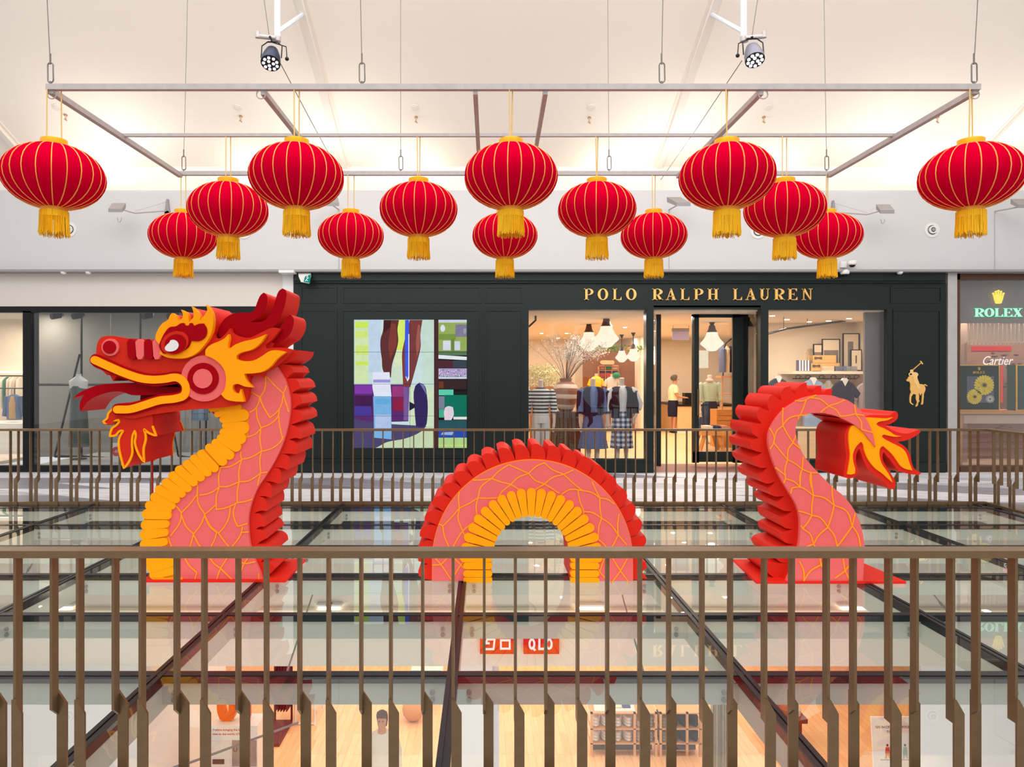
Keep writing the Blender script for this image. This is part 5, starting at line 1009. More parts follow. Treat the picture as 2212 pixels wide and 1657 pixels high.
SR((200, 214, 226), 1107, 752, 1405, 772); SR((58, 42, 46), 1107, 778, 1405, 882); SR((110, 60, 40), 1110, 800, 1160, 870); SR((94, 204, 170), 1110, 885, 1265, 945); SR((22, 112, 92), 1170, 942, 1405, 1170); SR((120, 130, 150), 1110, 955, 1170, 1090); SR((70, 170, 140), 1112, 1092, 1165, 1180)
S((222, 208, 220), [(1175,1080),(1210,1060),(1260,1070),(1268,1150),(1240,1212),(1170,1205)], True); SR((226, 226, 214), 1265, 1172, 1405, 1200); SR((44, 84, 92), 1107, 1206, 1405, 1310); SR((44, 76, 172), 1107, 1310, 1405, 1392); S((150, 180, 220), [(1150,1335),(1270,1330),(1250,1365),(1130,1360)]); SR((170, 208, 134), 1107, 1392, 1405, 1500); SR((196, 218, 120), 1107, 1465, 1405, 1480)
b.build('picture', cols, vw)
b = B(); Yq = Yf-.03
for y in (490, 827, 1163): p0, p1 = cS((212, y)), cS((1405, y)); P2(b, p0[0], p1[0], p0[1]-.3, p0[1]+.3, Yq, .004)
for x in (808,): p0, p1 = cS((x, 150)), cS((x, 1500)); P2(b, p0[0]-.3, p0[0]+.3, p0[1], p1[1], Yq, .004)
b.build('panel_joints', M['black'], vw)
# ================================================================ INSIDE THE GREEN SHOP
SX0, SX1 = .55, 8.42
shopfloor = mat('shop_floor_honey', (232, 192, 140), .4, var=.12, scale=3)
struct(B().box(SX0, SX1, YS+1.15, 24.2, -.1, .004).build('floor', shopfloor))
struct(B().box(wx(1412, YS), wx(1643, YS), YS-.02, YS+1.15, -.02, .006).build('floor', mat('brick_red_entry', (150, 104, 92), .6, var=.4, scale=30)))
struct(B().box(SX0, SX1, YS+.1, 24.2, 2.96, 3.1).build('ceiling', M['warmc']))
struct(B().box(SX0-.1, SX0, YS+.1, 24.2, 0, 3.3).build('wall_left', M['warm']))
struct(B().box(SX1, SX1+.1, YS+.1, 24.2, 0, 3.3).build('wall_right', M['warm']))
struct(B().box(SX0, SX1, 24.1, 24.25, 0, 3.3).build('wall_far', M['warm']))
struct(B().box(5.72, SX1, 16.2, 16.35, 0, 3.3).build('wall_partition', M['warm']))
struct(B().box(4.75, 4.87, 21.6, 24.1, 0, 3.3).build('wall_pier', M['warm']))
b = B(); b.box(3.12, 4.75, 22.5, 22.6, 0, 2.66); struct(b.build('wall_timber', mat('timber_wall', (130, 82, 42), .5, var=.25, scale=9)))
# shelves with coloured stacks against the timber wall
rs = random.Random(11)
t = thing('wall_shelf', 'wall cubby shelf with folded coloured clothes at the back of the shop', 'shelf', (wx(1325, 22.3), 22.3, .3), )
b = B()
for z in (wz(800, 22.2), wz(817, 22.2), wz(833, 22.2), wz(790, 22.2)): P2(b, 1294, 1336, VY-(z-H)*F/22.2, VY-(z-H)*F/22.2+1, 22.2, .3)
for x in (1294, 1308, 1322, 1336): P2(b, x, x+.8, 790, 833, 22.2, .3)
b.build('carcass', M['oak'], t)
cl = [(190, 120, 100), (72, 120, 40), (222, 176, 140), (196, 62, 36), (206, 70, 44), (110, 90, 110), (170, 40, 40), (60, 50, 90), (220, 60, 40)]
nmz = ['tan', 'green', 'peach', 'rust red', 'orange red', 'mauve', 'crimson', 'indigo', 'scarlet']
for k in range(9):
    cx_, rw = 1301+14*(k % 3), k//3; y1 = (799, 816, 832)[rw]; z = wz(y1, 22.3); X = wx(cx_, 22.3)
    bb = B(); [bb.box(X-.08, X+.08, 22.28, 22.5, z+.01+.035*q_, z+.04+.035*q_) for q_ in range(4)]
    tag(bb.build('folded_clothes', mat('stack_%d' % k, cl[k], .9)), '%s folded clothes in the %s row of the back cubby shelf' % (nmz[k], ['top', 'middle', 'bottom'][rw]), 'clothes', 'folded clothes in the cubby shelf')
tag(B().prism([XZ(p, 22.3) for p in ribbon(((1302, 783), (1323, 783)), 9)], 22.3, 22.4).build('wall_sign', mat('cream_sign', (232, 196, 150), .6)), 'cream rounded wall sign above the cubby shelf', 'sign')
g = B(); rg_ = random.Random(2)
def leafcloud(b, c, rx, ry, rz, n, s, rnd):
    for k in range(n):
        a, u, r = rnd.uniform(0, 2*PI), rnd.uniform(-1, 1), rnd.random()**.4
        p = Vector(c)+Vector((rx*r*math.cos(a)*math.sqrt(1-u*u), ry*r*math.sin(a)*math.sqrt(1-u*u), rz*r*u)); d = Vector((rnd.uniform(-1, 1), rnd.uniform(-1, 1), rnd.uniform(-1, 1))).normalized()*s; e = d.cross(Vector((rnd.uniform(-1, 1), rnd.uniform(-1, 1), .3))).normalized()*s*.6
        b.add([p-d, p-e, p+d, p+e], [(0, 1, 2, 3)])
leafcloud(g, W(1310, 753, 21.5), 1.4, .25, .12, 260, .05, rg_)
tag(g.build('garland', mat('garland_green', (92, 122, 40), .8, var=.4)), 'green leafy garland over the timber wall at the back of the shop', 'plant', kind='stuff')
# pendant lamps
def pendant(cx_, yt, yb, wp, Y, label, lit=True, chain_top=None):
    k = Y/F; X = wx(cx_, Y); zt, zb = wz(yt, Y), wz(yb, Y); h = zt-zb; r = wp/2*k
    t = thing('pendant_lamp', label, 'lamp', (X, Y, zb), 'opal glass pendant lamps of the green shop')
    b = B(); b.lathe([(.02*r, 0), (.28*r, .015*h), (.46*r, .07*h), (.58*r, .16*h), (.80*r, .27*h), (.98*r, .37*h), (1.0*r, .43*h), (.90*r, .51*h), (.68*r, .66*h), (.52*r, .84*h), (.47*r, 1.0*h)], (X, Y, zb), 26); b.build('glass_shade', M['lampglass'], t)
    b = B(); b.lathe([(.50*r, 0), (.40*r, .06*h), (.30*r, .2*h), (.26*r, .34*h), (.10*r, .42*h)], (X, Y, zt), 20); b.build('metal_cap', mat('pendant_cap', (74, 66, 60), .4, .4), t)
    b = B(); b.tube([(X, Y, zt+.4*h), (X, Y, 2.96)], .012, 6); b.lathe([(.02, -.10), (.05, -.03), (.07, 0)], (X, Y, 2.96), 14); b.build('rod', M['black'], t)
    l = bpy.data.lights.new('pendant_glow', 'POINT'); l.energy = 9 if Y < 18 else 5; l.color = (1, .8, .58); l.shadow_soft_size = .2; o = bpy.data.objects.new('pendant_glow', l); COL.objects.link(o); o.location = (X, Y, zb-.12)
pendant(1310, 705, 751, 54, 15.0, 'large opal glass pendant lamp nearest the left display window'); pendant(1272, 718, 759, 46, 16.6, 'second opal glass pendant lamp just left of the large one')
pendant(1538, 718, 759, 49, 16.0, 'opal glass pendant lamp seen through the closed door'); pendant(1343, 758, 783, 28, 21.0, 'small far opal pendant lamp over the timber wall'); pendant(1368, 754, 781, 30, 20.0, 'small far opal pendant lamp right of the other far one')
tag(B().lathe([(.10, 0), (.07, .05), (.03, .12), (.02, .2)], W(1617, 705, 14.6), 18).tube([W(1617, 704, 14.6), (wx(1617, 14.6), 14.6, 2.96)], .01, 6).build('bell_lamp', M['black']), 'black bell shaped lamp at the right side of the door recess', 'lamp')
def downlight(x, y, Y, lab):
    X = wx(x, Y); b = B(); b.lathe([(.05, 0), (.05, -.012)], (X, Y, 2.96), 16); tag(b.build('downlight', M['lamp'], loc=(X, Y, 2.96)), lab, 'lamp', 'round recessed downlights in the shop ceilings')
for i, (x, y) in enumerate(((1170, 720), (1224, 720), (1350, 707), (1240, 736), (1205, 744), (1668, 682), (1700, 690), (1748, 695), (1790, 693), (1834, 688))):
    Y = 1.16*F/(VY-y)
    if i in (3, 4): Y *= 1.0
    Y = min(Y, 23) if i < 5 else min(Y, 16.0)
    downlight(x, y, Y, 'small bright recessed shop downlight, %s' % ['left of the pendants near the window edge', 'above the flowering branches', 'right of the large pendant lamp', 'above the branches nearest the pendants', 'furthest back above the branches', 'by the left edge of the right window', 'above the shelf left end of the right window', 'left of the leaning pictures', 'above the leaning pictures', 'above the tallest leaning picture'][i])
# mannequins
def arm(b, pts, rs): b.tube(pts, rs, 10)
def mannequin(cx_, Y, ytop, label, top_m, bot_m, style, feet=0.02):
    X = wx(cx_, Y); t = thing('mannequin', label, 'mannequin', (X, Y, feet), 'headless mannequins in the green shop')
    ht = wz(ytop, Y)-feet; s = ht/1.60; z = lambda v: feet+v*s
    b = B(); b.loft([(X, Y, z(1.34), .055*s, .05*s), (X, Y, z(1.44), .048*s, .046*s), (X, Y, z(1.50), .046*s, .045*s), (X, Y, z(1.585), .05*s, .048*s), (X, Y, z(1.60), .03*s, .03*s)], 14)
    pose = {'down': [((-.21, 0, 1.36), (-.245, -.02, 1.08), (-.25, -.06, .80), (-.235, -.08, .70)), ((.21, 0, 1.36), (.245, -.02, 1.08), (.25, -.06, .80), (.235, -.08, .70))],
            'hip': [((-.21, 0, 1.36), (-.27, -.02, 1.08), (-.26, -.06, .80), (-.24, -.08, .70)), ((.21, 0, 1.36), (.34, .02, 1.10), (.24, -.10, .90), (.20, -.12, .84))]}['hip' if style == 'hip' else 'down']
    for p in pose:
        arm(b, [(X+q_[0]*s, Y+q_[1], z(q_[2])) for q_ in p], [.048*s, .038*s, .026*s, .03*s]); e = p[-1]
        for k in range(4): b.tube([(X+(e[0]-.015+.01*k)*s, Y+e[1], z(e[2])), (X+(e[0]-.015+.012*k)*s, Y+e[1]-.01, z(e[2]-.09))], .007*s, 5)
    for sx in (-.08, .08): b.loft([(X+sx*s, Y-.03, z(.0), .045*s, .10*s), (X+sx*s, Y-.02, z(.05), .04*s, .07*s), (X+sx*s, Y, z(.12), .035*s, .04*s), (X+sx*s, Y, z(.4), .055*s, .055*s), (X+sx*s, Y, z(.85), .08*s, .08*s)], 12)
    b.build('body', M['skin'], t)
    b = B(); b.loft([(X, Y, z(.93), .165*s, .125*s), (X, Y, z(1.05), .15*s, .115*s), (X, Y, z(1.2), .185*s, .13*s), (X, Y, z(1.32), .20*s, .12*s), (X, Y, z(1.39), .185*s, .095*s), (X, Y, z(1.435), .10*s, .075*s), (X, Y, z(1.45), .06*s, .06*s)], 22)
    for p in pose:
        if style != 'vest': arm(b, [(X+p[0][0]*.85*s, Y, z(1.375)), (X+p[0][0]*s, Y, z(1.36)), (X+p[1][0]*s, Y+p[1][1], z(p[1][2])), (X+(p[1][0]*.6+p[2][0]*.4)*s, Y+p[1][1]-.03, z(p[1][2]*.6+p[2][2]*.4))], [.07*s, .078*s, .068*s, .062*s])
    b.build('top', top_m, t)
    b = B()
    if bot_m[1] == 'pants':
        b.loft([(X, Y, z(.96), .155*s, .12*s), (X, Y, z(.86), .17*s, .13*s), (X, Y, z(.78), .175*s, .13*s)], 18)
        for sx in (-.088, .088): b.loft([(X+sx*s, Y, z(.03), .075*s, .085*s), (X+sx*s, Y, z(.4), .075*s, .08*s), (X+sx*s, Y, z(.72), .088*s, .10*s), (X+sx*.9*s, Y, z(.82), .085*s, .11*s)], 14)
    else:
        fl_ = bot_m[2]; secs = []; n = 48; vs = []; fs = []
        for i, (zz, r) in enumerate(((.98, .155), (.86, .18), (.6, .18+fl_*.4), (.30, .18+fl_))):
            for k in range(n):
                a = 2*PI*k/n; rr = r*(1+(.0 if i < 1 else .05*i/3*math.sin(a*12))); vs.append((X+rr*s*math.cos(a), Y+rr*.8*s*math.sin(a), z(zz)))
        for i in range(3):
            for k in range(n): fs.append((i*n+k, i*n+(k+1) % n, (i+1)*n+(k+1) % n, (i+1)*n+k))
        b.add(vs, fs)
    b.build('trousers' if bot_m[1] == 'pants' else 'skirt', bot_m[0], t)
    return t, X, z, s
def stripes(name, c1, c2, sc, axis='Z', gingham=False):
    m = bpy.data.materials.new(name); m.use_nodes = True; nt = m.node_tree; bs = nt.nodes['Principled BSDF']; bs.inputs['Roughness'].default_value = .9
    tc = nt.nodes.new('ShaderNodeTexCoord'); outs = []
    for ax in ((axis,) if not gingham else ('X', 'Z')):
        wv = nt.nodes.new('ShaderNodeTexWave'); wv.bands_direction = ax; wv.inputs['Scale'].default_value = sc; nt.links.new(tc.outputs['Object'], wv.inputs[0]); outs.append(wv.outputs['Fac'])
    cr = nt.nodes.new('ShaderNodeValToRGB'); cr.color_ramp.interpolation = 'CONSTANT'; cr.color_ramp.elements[0].color = rgb(c1); cr.color_ramp.elements[1].position = .5; cr.color_ramp.elements[1].color = rgb(c2)
    if gingham:
        k = cr.color_ramp.elements.new(.25); k.color = rgb(tuple((a+b_)//2 for a, b_ in zip(c1, c2))); cr.color_ramp.elements[2].position = .75
        ad = nt.nodes.new('ShaderNodeMath'); ad.operation = 'ADD'; [(lambda g_, o_, i_: (setattr(g_, 'operation', 'GREATER_THAN'), nt.links.new(o_, g_.inputs[0]), nt.links.new(g_.outputs[0], ad.inputs[i_])))(nt.nodes.new('ShaderNodeMath'), outs[i], i) for i in (0, 1)]; dv = nt.nodes.new('ShaderNodeMath'); dv.operation = 'MULTIPLY'; dv.inputs[1].default_value = .5; nt.links.new(ad.outputs[0], dv.inputs[0]); nt.links.new(dv.outputs[0], cr.inputs[0])
    else: nt.links.new(outs[0], cr.inputs[0])
    nt.links.new(cr.outputs[0], bs.inputs['Base Color']); MATS[name] = m; return m
mannequin(1168, 14.1, 820, 'headless mannequin in a black and white striped top and white trousers', stripes('striped_knit', (26, 26, 34), (226, 222, 216), 4.6), (M['wpants'], 'pants'), 'down')
t, X, z, s = mannequin(1281, 14.1, 817, 'headless mannequin in an open dark jacket over a blue patterned shirt dress', M['jean'], (M['jean'], 'skirt', .10), 'down')
def jacket(X, Y, z, s, m, t, low):
    b = B(); n = 30; vs = []; fs = []; secs = ((low, .185, .14), (1.05, .17, .135), (1.2, .2, .148), (1.33, .215, .138), (1.40, .19, .11), (1.44, .11, .085))
    a0, a1 = -PI/2+.36, 3*PI/2-.36
    for off in (0, .014):
        for zz, rx, ry in secs: vs += [(X+(rx+off)*s*math.cos(a0+(a1-a0)*k/n), Y+(ry+off)*s*math.sin(a0+(a1-a0)*k/n), z(zz)) for k in range(n+1)]
    for o_ in (0, len(secs)*(n+1)):
        for i in range(len(secs)-1):
            for k in range(n): fs.append((o_+i*(n+1)+k, o_+i*(n+1)+k+1, o_+(i+1)*(n+1)+k+1, o_+(i+1)*(n+1)+k))
    b.add(vs, fs)
    for sg in (-1, 1): b.tube([(X+sg*.18*s, Y, z(1.38)), (X+sg*.225*s, Y, z(1.34)), (X+sg*.25*s, Y-.02, z(1.08)), (X+sg*.25*s, Y-.05, z(.94))], [.065*s, .075*s, .066*s, .06*s], 12)
    b.build('jacket', m, t)
jacket(X, 14.1, z, s, M['navy'], t, .92)
b = B(); b.loft([(X-.05, 14.0, z(.93), .17*s, .06), (X-.05, 14.0, z(.97), .17*s, .07), (X-.05, 14.0, z(.90), .1*s, .06)], 16); b.tube([(X-.08, 13.96, z(.93)), (X-.06, 13.95, z(.8)), (X-.12, 13.96, z(.7))], [.05, .04, .02], 8); b.build('tied_scarf', M['navy'], t)
t, X, z, s = mannequin(1343, 14.1, 816, 'headless mannequin in a dark jacket and blue white gingham skirt', M['wpants'], (stripes('gingham_cloth', (238, 238, 240), (40, 48, 96), 3.2, gingham=True), 'skirt', .03), 'hip')
jacket(X, 14.1, z, s, mat('plum_black_fabric', (36, 26, 36), .9), t, .86)
t, X, z, s = mannequin(1533, 18.5, 810, 'headless mannequin in a pale green sweater and long navy skirt behind the door', mat('mint_knit', (176, 190, 160), .9, var=.15), (stripes('navy_pleat', (24, 24, 44), (40, 42, 74), 5, 'X'), 'skirt', .12), 'down')
b = B(); b.sphere((X-.02, 18.45, z(1.47)), .10, 14, sz=.5); b.build('scarf', mat('pink_scarf', (226, 186, 176), .9, var=.3, scale=40), t)
# urn with branches
Yu = 14.9; X = wx(1222, Yu); t = thing('plinth', 'dark wooden plinth under the big striped urn', 'plinth', (X, Yu, 0)); b = B(); b.box(X-.28, X+.28, Yu-.25, Yu+.25, 0, .98); b.build('body', M['brownw'], t)
b = B(); b.box(X-.30, X+.30, Yu-.27, Yu+.27, .98, 1.02); b.build('top_board', M['brownw'], t)
um = bpy.data.materials.new('banded_clay'); um.use_nodes = True; nt = um.node_tree; tc = nt.nodes.new('ShaderNodeTexCoord'); wv = nt.nodes.new('ShaderNodeTexWave'); wv.bands_direction = 'Z'; wv.inputs['Scale'].default_value = 1.5; wv.inputs['Distortion'].default_value = 1.2
cr = nt.nodes.new('ShaderNodeValToRGB'); cr.color_ramp.elements[0].position = .55; cr.color_ramp.elements[0].color = rgb((142, 92, 66)); cr.color_ramp.elements[1].position = .75; cr.color_ramp.elements[1].color = rgb((214, 196, 178))
nt.links.new(tc.outputs['Object'], wv.inputs[0]); nt.links.new(wv.outputs['Fac'], cr.inputs[0]); nt.links.new(cr.outputs[0], nt.nodes['Principled BSDF'].inputs['Base Color'])
b = B(); b.lathe([(.12, 0), (.15, .03), (.20, .12), (.25, .28), (.265, .42), (.24, .53), (.17, .60), (.12, .62), (.125, .67), (.14, .69), (.09, .69)], (X, Yu, 1.02), 30)
urn = b.build('urn', um, loc=(X, Yu, 1.02)); tag(urn, 'large brown clay urn with pale bands on the plinth behind the mannequins', 'urn')
b = B(); rb = random.Random(8)
br_ = thing('branch_arrangement', 'tall flowering branches standing in the striped urn', 'plant', (X, Yu, 1.6)); bl = B()
for k in range(26):
    a = rb.uniform(0, 2*PI); sp_ = rb.uniform(.1, 1.0); p = Vector((X, Yu, 1.6)); q1 = p+Vector((sp_*.35*math.cos(a), sp_*.3*math.sin(a), .4)); q2 = p+Vector((sp_*math.cos(a), sp_*.5*math.sin(a), rb.uniform(.65, 1.05))); b.tube([p, q1, q2], [.006, .0045, .002], 5)
    for j in range(26):
        u = rb.uniform(.35, 1); c_ = q1.lerp(q2, u); leafcloud(bl, c_, .11, .09, .11, 5, .014, rb)
b.build('branches', M['brownw'], br_); tag(bl.build('blossoms', mat('pale_blossom', (216, 206, 196), .9, var=.4, scale=30), br_), kind='stuff')
fl_ = B(); leafcloud(fl_, W(1172, 812, 15.6), .46, .3, .30, 1500, .026, rb); tag(fl_.build('flower_mass', mat('yellow_blossom', (255, 236, 176), .9, var=.3, scale=9)), 'mass of cream yellow blossom behind the striped mannequin', 'flowers', kind='stuff')
fv = B(); fv.box(wx(1145, 15.6), wx(1200, 15.6), 15.4, 15.8, 0, wz(835, 15.6)); tag(fv.build('flower_stand', M['oak']), 'wooden stand holding the cream yellow blossom', 'stand')
for i, (x, y, c_, lb) in enumerate(((1288, 817, (246, 196, 40), 'yellow shirt on a far torso form between the mannequins'), (1322, 818, (220, 204, 190), 'pale shirt on a far torso form with green cap beside it'), (1240, 762, (190, 180, 170), 'pale and dark shirt on a high torso form behind the branches'))):
    Yt = 19.0; X = wx(x, Yt); Z = wz(y, Yt); t = thing('torso_form', lb, 'mannequin', (X, Yt, 0), 'far torso forms in the green shop')
    b = B(); b.loft([(X, Yt, Z-.36, .12, .09), (X, Yt, Z-.2, .135, .10), (X, Yt, Z-.02, .155, .09), (X, Yt, Z+.03, .10, .07), (X, Yt, Z+.05, .045, .045)], 18); [b.tube([(X+.135*sg, Yt, Z-.03), (X+.20*sg, Yt, Z-.2)], [.05, .045], 10) for sg in (-1, 1)]; b.build('shirt', mat('shirt_%d' % i, c_, .9), t)
    b = B(); b.tube([(X, Yt, Z+.03), (X, Yt, Z+.12)], .04, 12); b.tube([(X, Yt, 0.02), (X, Yt, Z-.38)], .02, 8); b.tube([(X, Yt, .0), (X, Yt, .03)], .16, 18); b.build('stand', M['skin'], t)
X, Y = wx(1330, 19), 19; b = B(); b.sphere((X, Y-.1, wz(811, 19)), .10, 14, sz=.8); b.box(X-.06, X+.06, Y-.26, Y-.1, wz(815, 19), wz(815, 19)+.02); tag(b.build('cap', mat('green_cap', (34, 128, 70), .8)), 'green cap above the pale shirt at the back of the shop', 'cap')
# counter, person, hanging panel, bench table, cabinet
Yc = 21.6
t = thing('counter', 'cream panelled sales counter with dark top behind the open door', 'counter', (wx(1490, Yc), Yc, 0)); X0 = wx(1464, Yc)
B().box(X0, X0+1.8, Yc, Yc+2.2, 0, .82).build('body', mat('cream_panel', (228, 184, 134), .6), t); B().box(X0-.03, X0+1.85, Yc-.03, Yc+2.2, .82, .88).build('top_board', M['black'], t); B().box(X0-.02, X0+1.8, Yc-.02, Yc, 0, .10).build('skirting', M['white'], t)
tag(B().box(X0+.25, X0+.45, Yc+.1, Yc+.4, .88, 1.22).build('till', M['black']), 'black till on the sales counter in front of the person', 'till')
bx = B(); [bx.box(X0+.5, X0+.9, Yc+.1, Yc+.4, .88+.07*k, .94+.07*k) for k in range(4)]; tag(bx.build('paper_stack', mat('cream_paper', (234, 200, 160), .8)), 'stack of cream boxes on the sales counter right of the till', 'boxes')
Xp, Yp = wx(1454, 21.8), 21.8
pr = thing('person', 'person in a cream patterned top and dark knee length skirt at the counter', 'person', (Xp, Yp, .004))
def skin_body(name, verts, edges, m, par):
    me = bpy.data.meshes.new(name); off = origin(par); me.from_pydata([(v[0]-off.x, v[1]-off.y, v[2]-off.z) for v in [vv[:3] for vv in verts]], edges, []); me.materials.append(m)
    o = bpy.data.objects.new(name, me); COL.objects.link(o); o.parent = par; md = o.modifiers.new('s', 'SKIN'); 
    for i, v in enumerate(verts): me.skin_vertices[0].data[i].radius = (v[3], v[3]); me.skin_vertices[0].data[i].use_root = (i == 0)
    md.use_smooth_shade = True; o.modifiers.new('ss', 'SUBSURF').levels = 1; o.modifiers[-1].render_levels = 2; return o
def human(X, Y, z0, s, par, skin, face, arms='front', f=1):
    # f: facing direction along +x (1) or towards the camera (0)
    def q(a, l, u, r): return ((X+a*s*f if f else X+l*s), (Y+l*s if f else Y-a*s), z0+u*s, r*s)
    V = [q(0,0,.95,.13), q(0,0,1.12,.115), q(.01,0,1.32,.135), q(.02,0,1.46,.06), q(.05,0,1.54,.055), q(.07,0,1.64,.085), q(.05,0,1.70,.06)]
    E = [(0,1),(1,2),(2,3),(3,4),(4,5),(5,6)]
    for sg in (-1, 1):
        k = len(V); V += [q(0,.10*sg,.86,.085), q(.02,.10*sg,.48,.055), q(-.01,.10*sg,.10,.035), q(.12,.10*sg,.04,.03)]; E += [(0,k),(k,k+1),(k+1,k+2),(k+2,k+3)]
        k = len(V)
        if arms == 'front': V += [q(.01,.19*sg,1.38,.05), q(.06,.22*sg,1.12,.038), q(.30,.15*sg,1.08,.028), q(.37,.13*sg,1.07,.03)]
        else: V += [q(.01,.19*sg,1.38,.05), q(-.03,.24*sg,1.10,.038), q(.03,.25*sg,.84,.028), q(.04,.25*sg,.76,.03)]
        E += [(2,k),(k,k+1),(k+1,k+2),(k+2,k+3)]
        for j in range(5):
            m_ = len(V); e = V[k+3]
            if arms == 'front': base = q(.40, (.13+.012*(j-2))*sg, 1.07 if j < 4 else 1.09, .009); tip = q(.445-(.01*abs(j-1)), (.13+.016*(j-2))*sg, 1.05, .008)
            else: base = q(.04+.012*(j-2), .25*sg, .73, .009); tip = q(.04+.014*(j-2), .245*sg, .68-.005*j, .008)
            V += [base, tip]; E += [(k+3, m_), (m_, m_+1)]
    return skin_body('body', V, E, skin, par)
human(Xp, Yp, .004, 1.0, pr, M['person'], None, 'front', 1)
b = B(); b.loft([(Xp, Yp, .50, .155, .17), (Xp, Yp, .75, .165, .20), (Xp, Yp, .95, .15, .18), (Xp, Yp, 1.04, .13, .16)], 22); b.build('skirt', M['navy'], pr)
b = B(); b.loft([(Xp, Yp, 1.0, .15, .18), (Xp, Yp, 1.15, .15, .17), (Xp+.01, Yp, 1.32, .165, .20), (Xp+.01, Yp, 1.42, .12, .17), (Xp+.02, Yp, 1.48, .065, .07)], 22); [b.tube([(Xp+.01, Yp+.17*sg, 1.39), (Xp+.03, Yp+.235*sg, 1.22)], [.075, .065], 10) for sg in (-1, 1)]; b.build('blouse', mat('cream_blouse', (240, 216, 176), .9, var=.25, scale=30), pr)
b = B(); b.loft([(Xp+.03, Yp, 1.60, .075, .085), (Xp+.02, Yp, 1.66, .10, .10), (Xp+.03, Yp, 1.72, .105, .10), (Xp+.045, Yp, 1.77, .07, .07), (Xp+.05, Yp, 1.79, .02, .02)], 18); b.build('hair', mat('grey_hair', (96, 84, 74), .9, var=.3, scale=40), pr)
b = B(); [b.loft([(Xp+.05, Yp+.10*sg, .004, .14, .045), (Xp+.05, Yp+.10*sg, .05, .13, .045), (Xp+.0, Yp+.10*sg, .09, .05, .04)], 14) for sg in (-1, 1)]; b.build('shoes', M['black'], pr)
b = B(); b.tube([(Xp+.155, Yp-.02, 1.64), (Xp+.175, Yp, 1.625), (Xp+.155, Yp+.02, 1.63)], .012, 6); b.build('nose', M['person'], pr)
Yq = 17.0; b = B(); P2(b, 1453, 1488, 711, 735, Yq, .03); t = b.build('hanging_sign', mat('violet_sign', (176, 170, 206), .4)); tag(t, 'pale violet sign panel hanging on two cables behind the open door', 'sign')
b = B(); P2(b, 1452, 1489, 709, 716, Yq-.01, .06); b.build('top_rail', M['grey'], t); b = B(); [b.tube([W(x, 710, Yq), (wx(x, Yq), Yq, 2.96)], .004, 5) for x in (1454, 1488)]; b.build('cables', M['black'], t)
Yt = 16.4; t = thing('bench_table', 'rustic wooden bench table with folded clothes behind the closed door', 'table', (wx(1552, Yt), Yt, 0))
b = B(); P2(b, 1516, 1592, 932, 941, Yt, .6); b.build('table_top', M['oak'], t)
for (xa, xb) in ((1524, 1514), (1556, 1566)):
    for dy in (.08, .5): b = B(); b.bar((wx(xa, Yt), Yt+dy, wz(941, Yt)), (wx(xb, Yt), Yt+dy, .004), .07); b.build('leg', M['oak'], t)
for i, (x, c_, nm_) in enumerate(((1535, (226, 206, 186), 'cream'), (1552, (44, 44, 70), 'navy'), (1570, (196, 130, 110), 'brick pink'))): bb = B(); [bb.box(wx(x-8, Yt), wx(x+8, Yt), Yt+.1, Yt+.45, wz(932, Yt)+.03*k, wz(932, Yt)+.025+.03*k) for k in range(4)]; tag(bb.build('folded_clothes', mat('bench_%d' % i, c_, .9)), '%s folded clothes on the rustic bench table' % nm_, 'clothes', 'folded clothes on the bench table')
Yt = 17.4; t = thing('cabinet', 'honey wooden cabinet with drawers right of the green sweater mannequin', 'cabinet', (wx(1568, Yt), Yt, 0))
b = B(); P2(b, 1548, 1590, 885, 967, Yt, .5); b.build('body', M['oak'], t)
for (y0, y1) in ((888, 897), (899, 908), (910, 919)): b = B(); P2(b, 1551, 1588, y0, y1, Yt-.02, .02); b.build('drawer', M['oak'], t)
b = B(); P2(b, 1560, 1562, 815, 885, Yt, .04); P2(b, 1586, 1588, 815, 885, Yt, .04); P2(b, 1558, 1590, 812, 816, Yt-.05, .4); P2(b, 1560, 1588, 850, 852, Yt-.02, .3); b.build('upper_frame', M['oak'], t)
Yt = 17.6; t = thing('clothes_rack', 'black arched rack with jackets above the honey cabinet', 'rack', (wx(1575, Yt), Yt, wz(815, Yt)))
b = B(); b.tube([W(x, y, Yt) for x, y in ((1562, 812), (1562, 760), (1568, 742), (1578, 733), (1592, 730))], .018, 8); b.build('arch_rail', M['black'], t)
for i, (x, c_) in enumerate(((1563, (96, 100, 130)), (1572, (220, 190, 150)), (1581, (40, 40, 70)), (1587, (150, 90, 50)))): X, Z = wx(x, Yt), wz(750, Yt); B().loft([(X, Yt+.1, Z-.62, .06, .16), (X, Yt+.1, Z-.3, .07, .18), (X, Yt+.1, Z-.05, .07, .17), (X, Yt+.1, Z+.03, .02, .05)], 14).build('garment', mat('arch_cloth_%d' % i, c_, .9, var=.2, scale=20), t)
tag(P2(B(), 1512, 1530, 757, 795, 22.8, .1).build('wall_niche', emis('niche_glow', (255, 236, 200), 1.0)), 'bright lit wall niche seen through the closed door', 'niche')
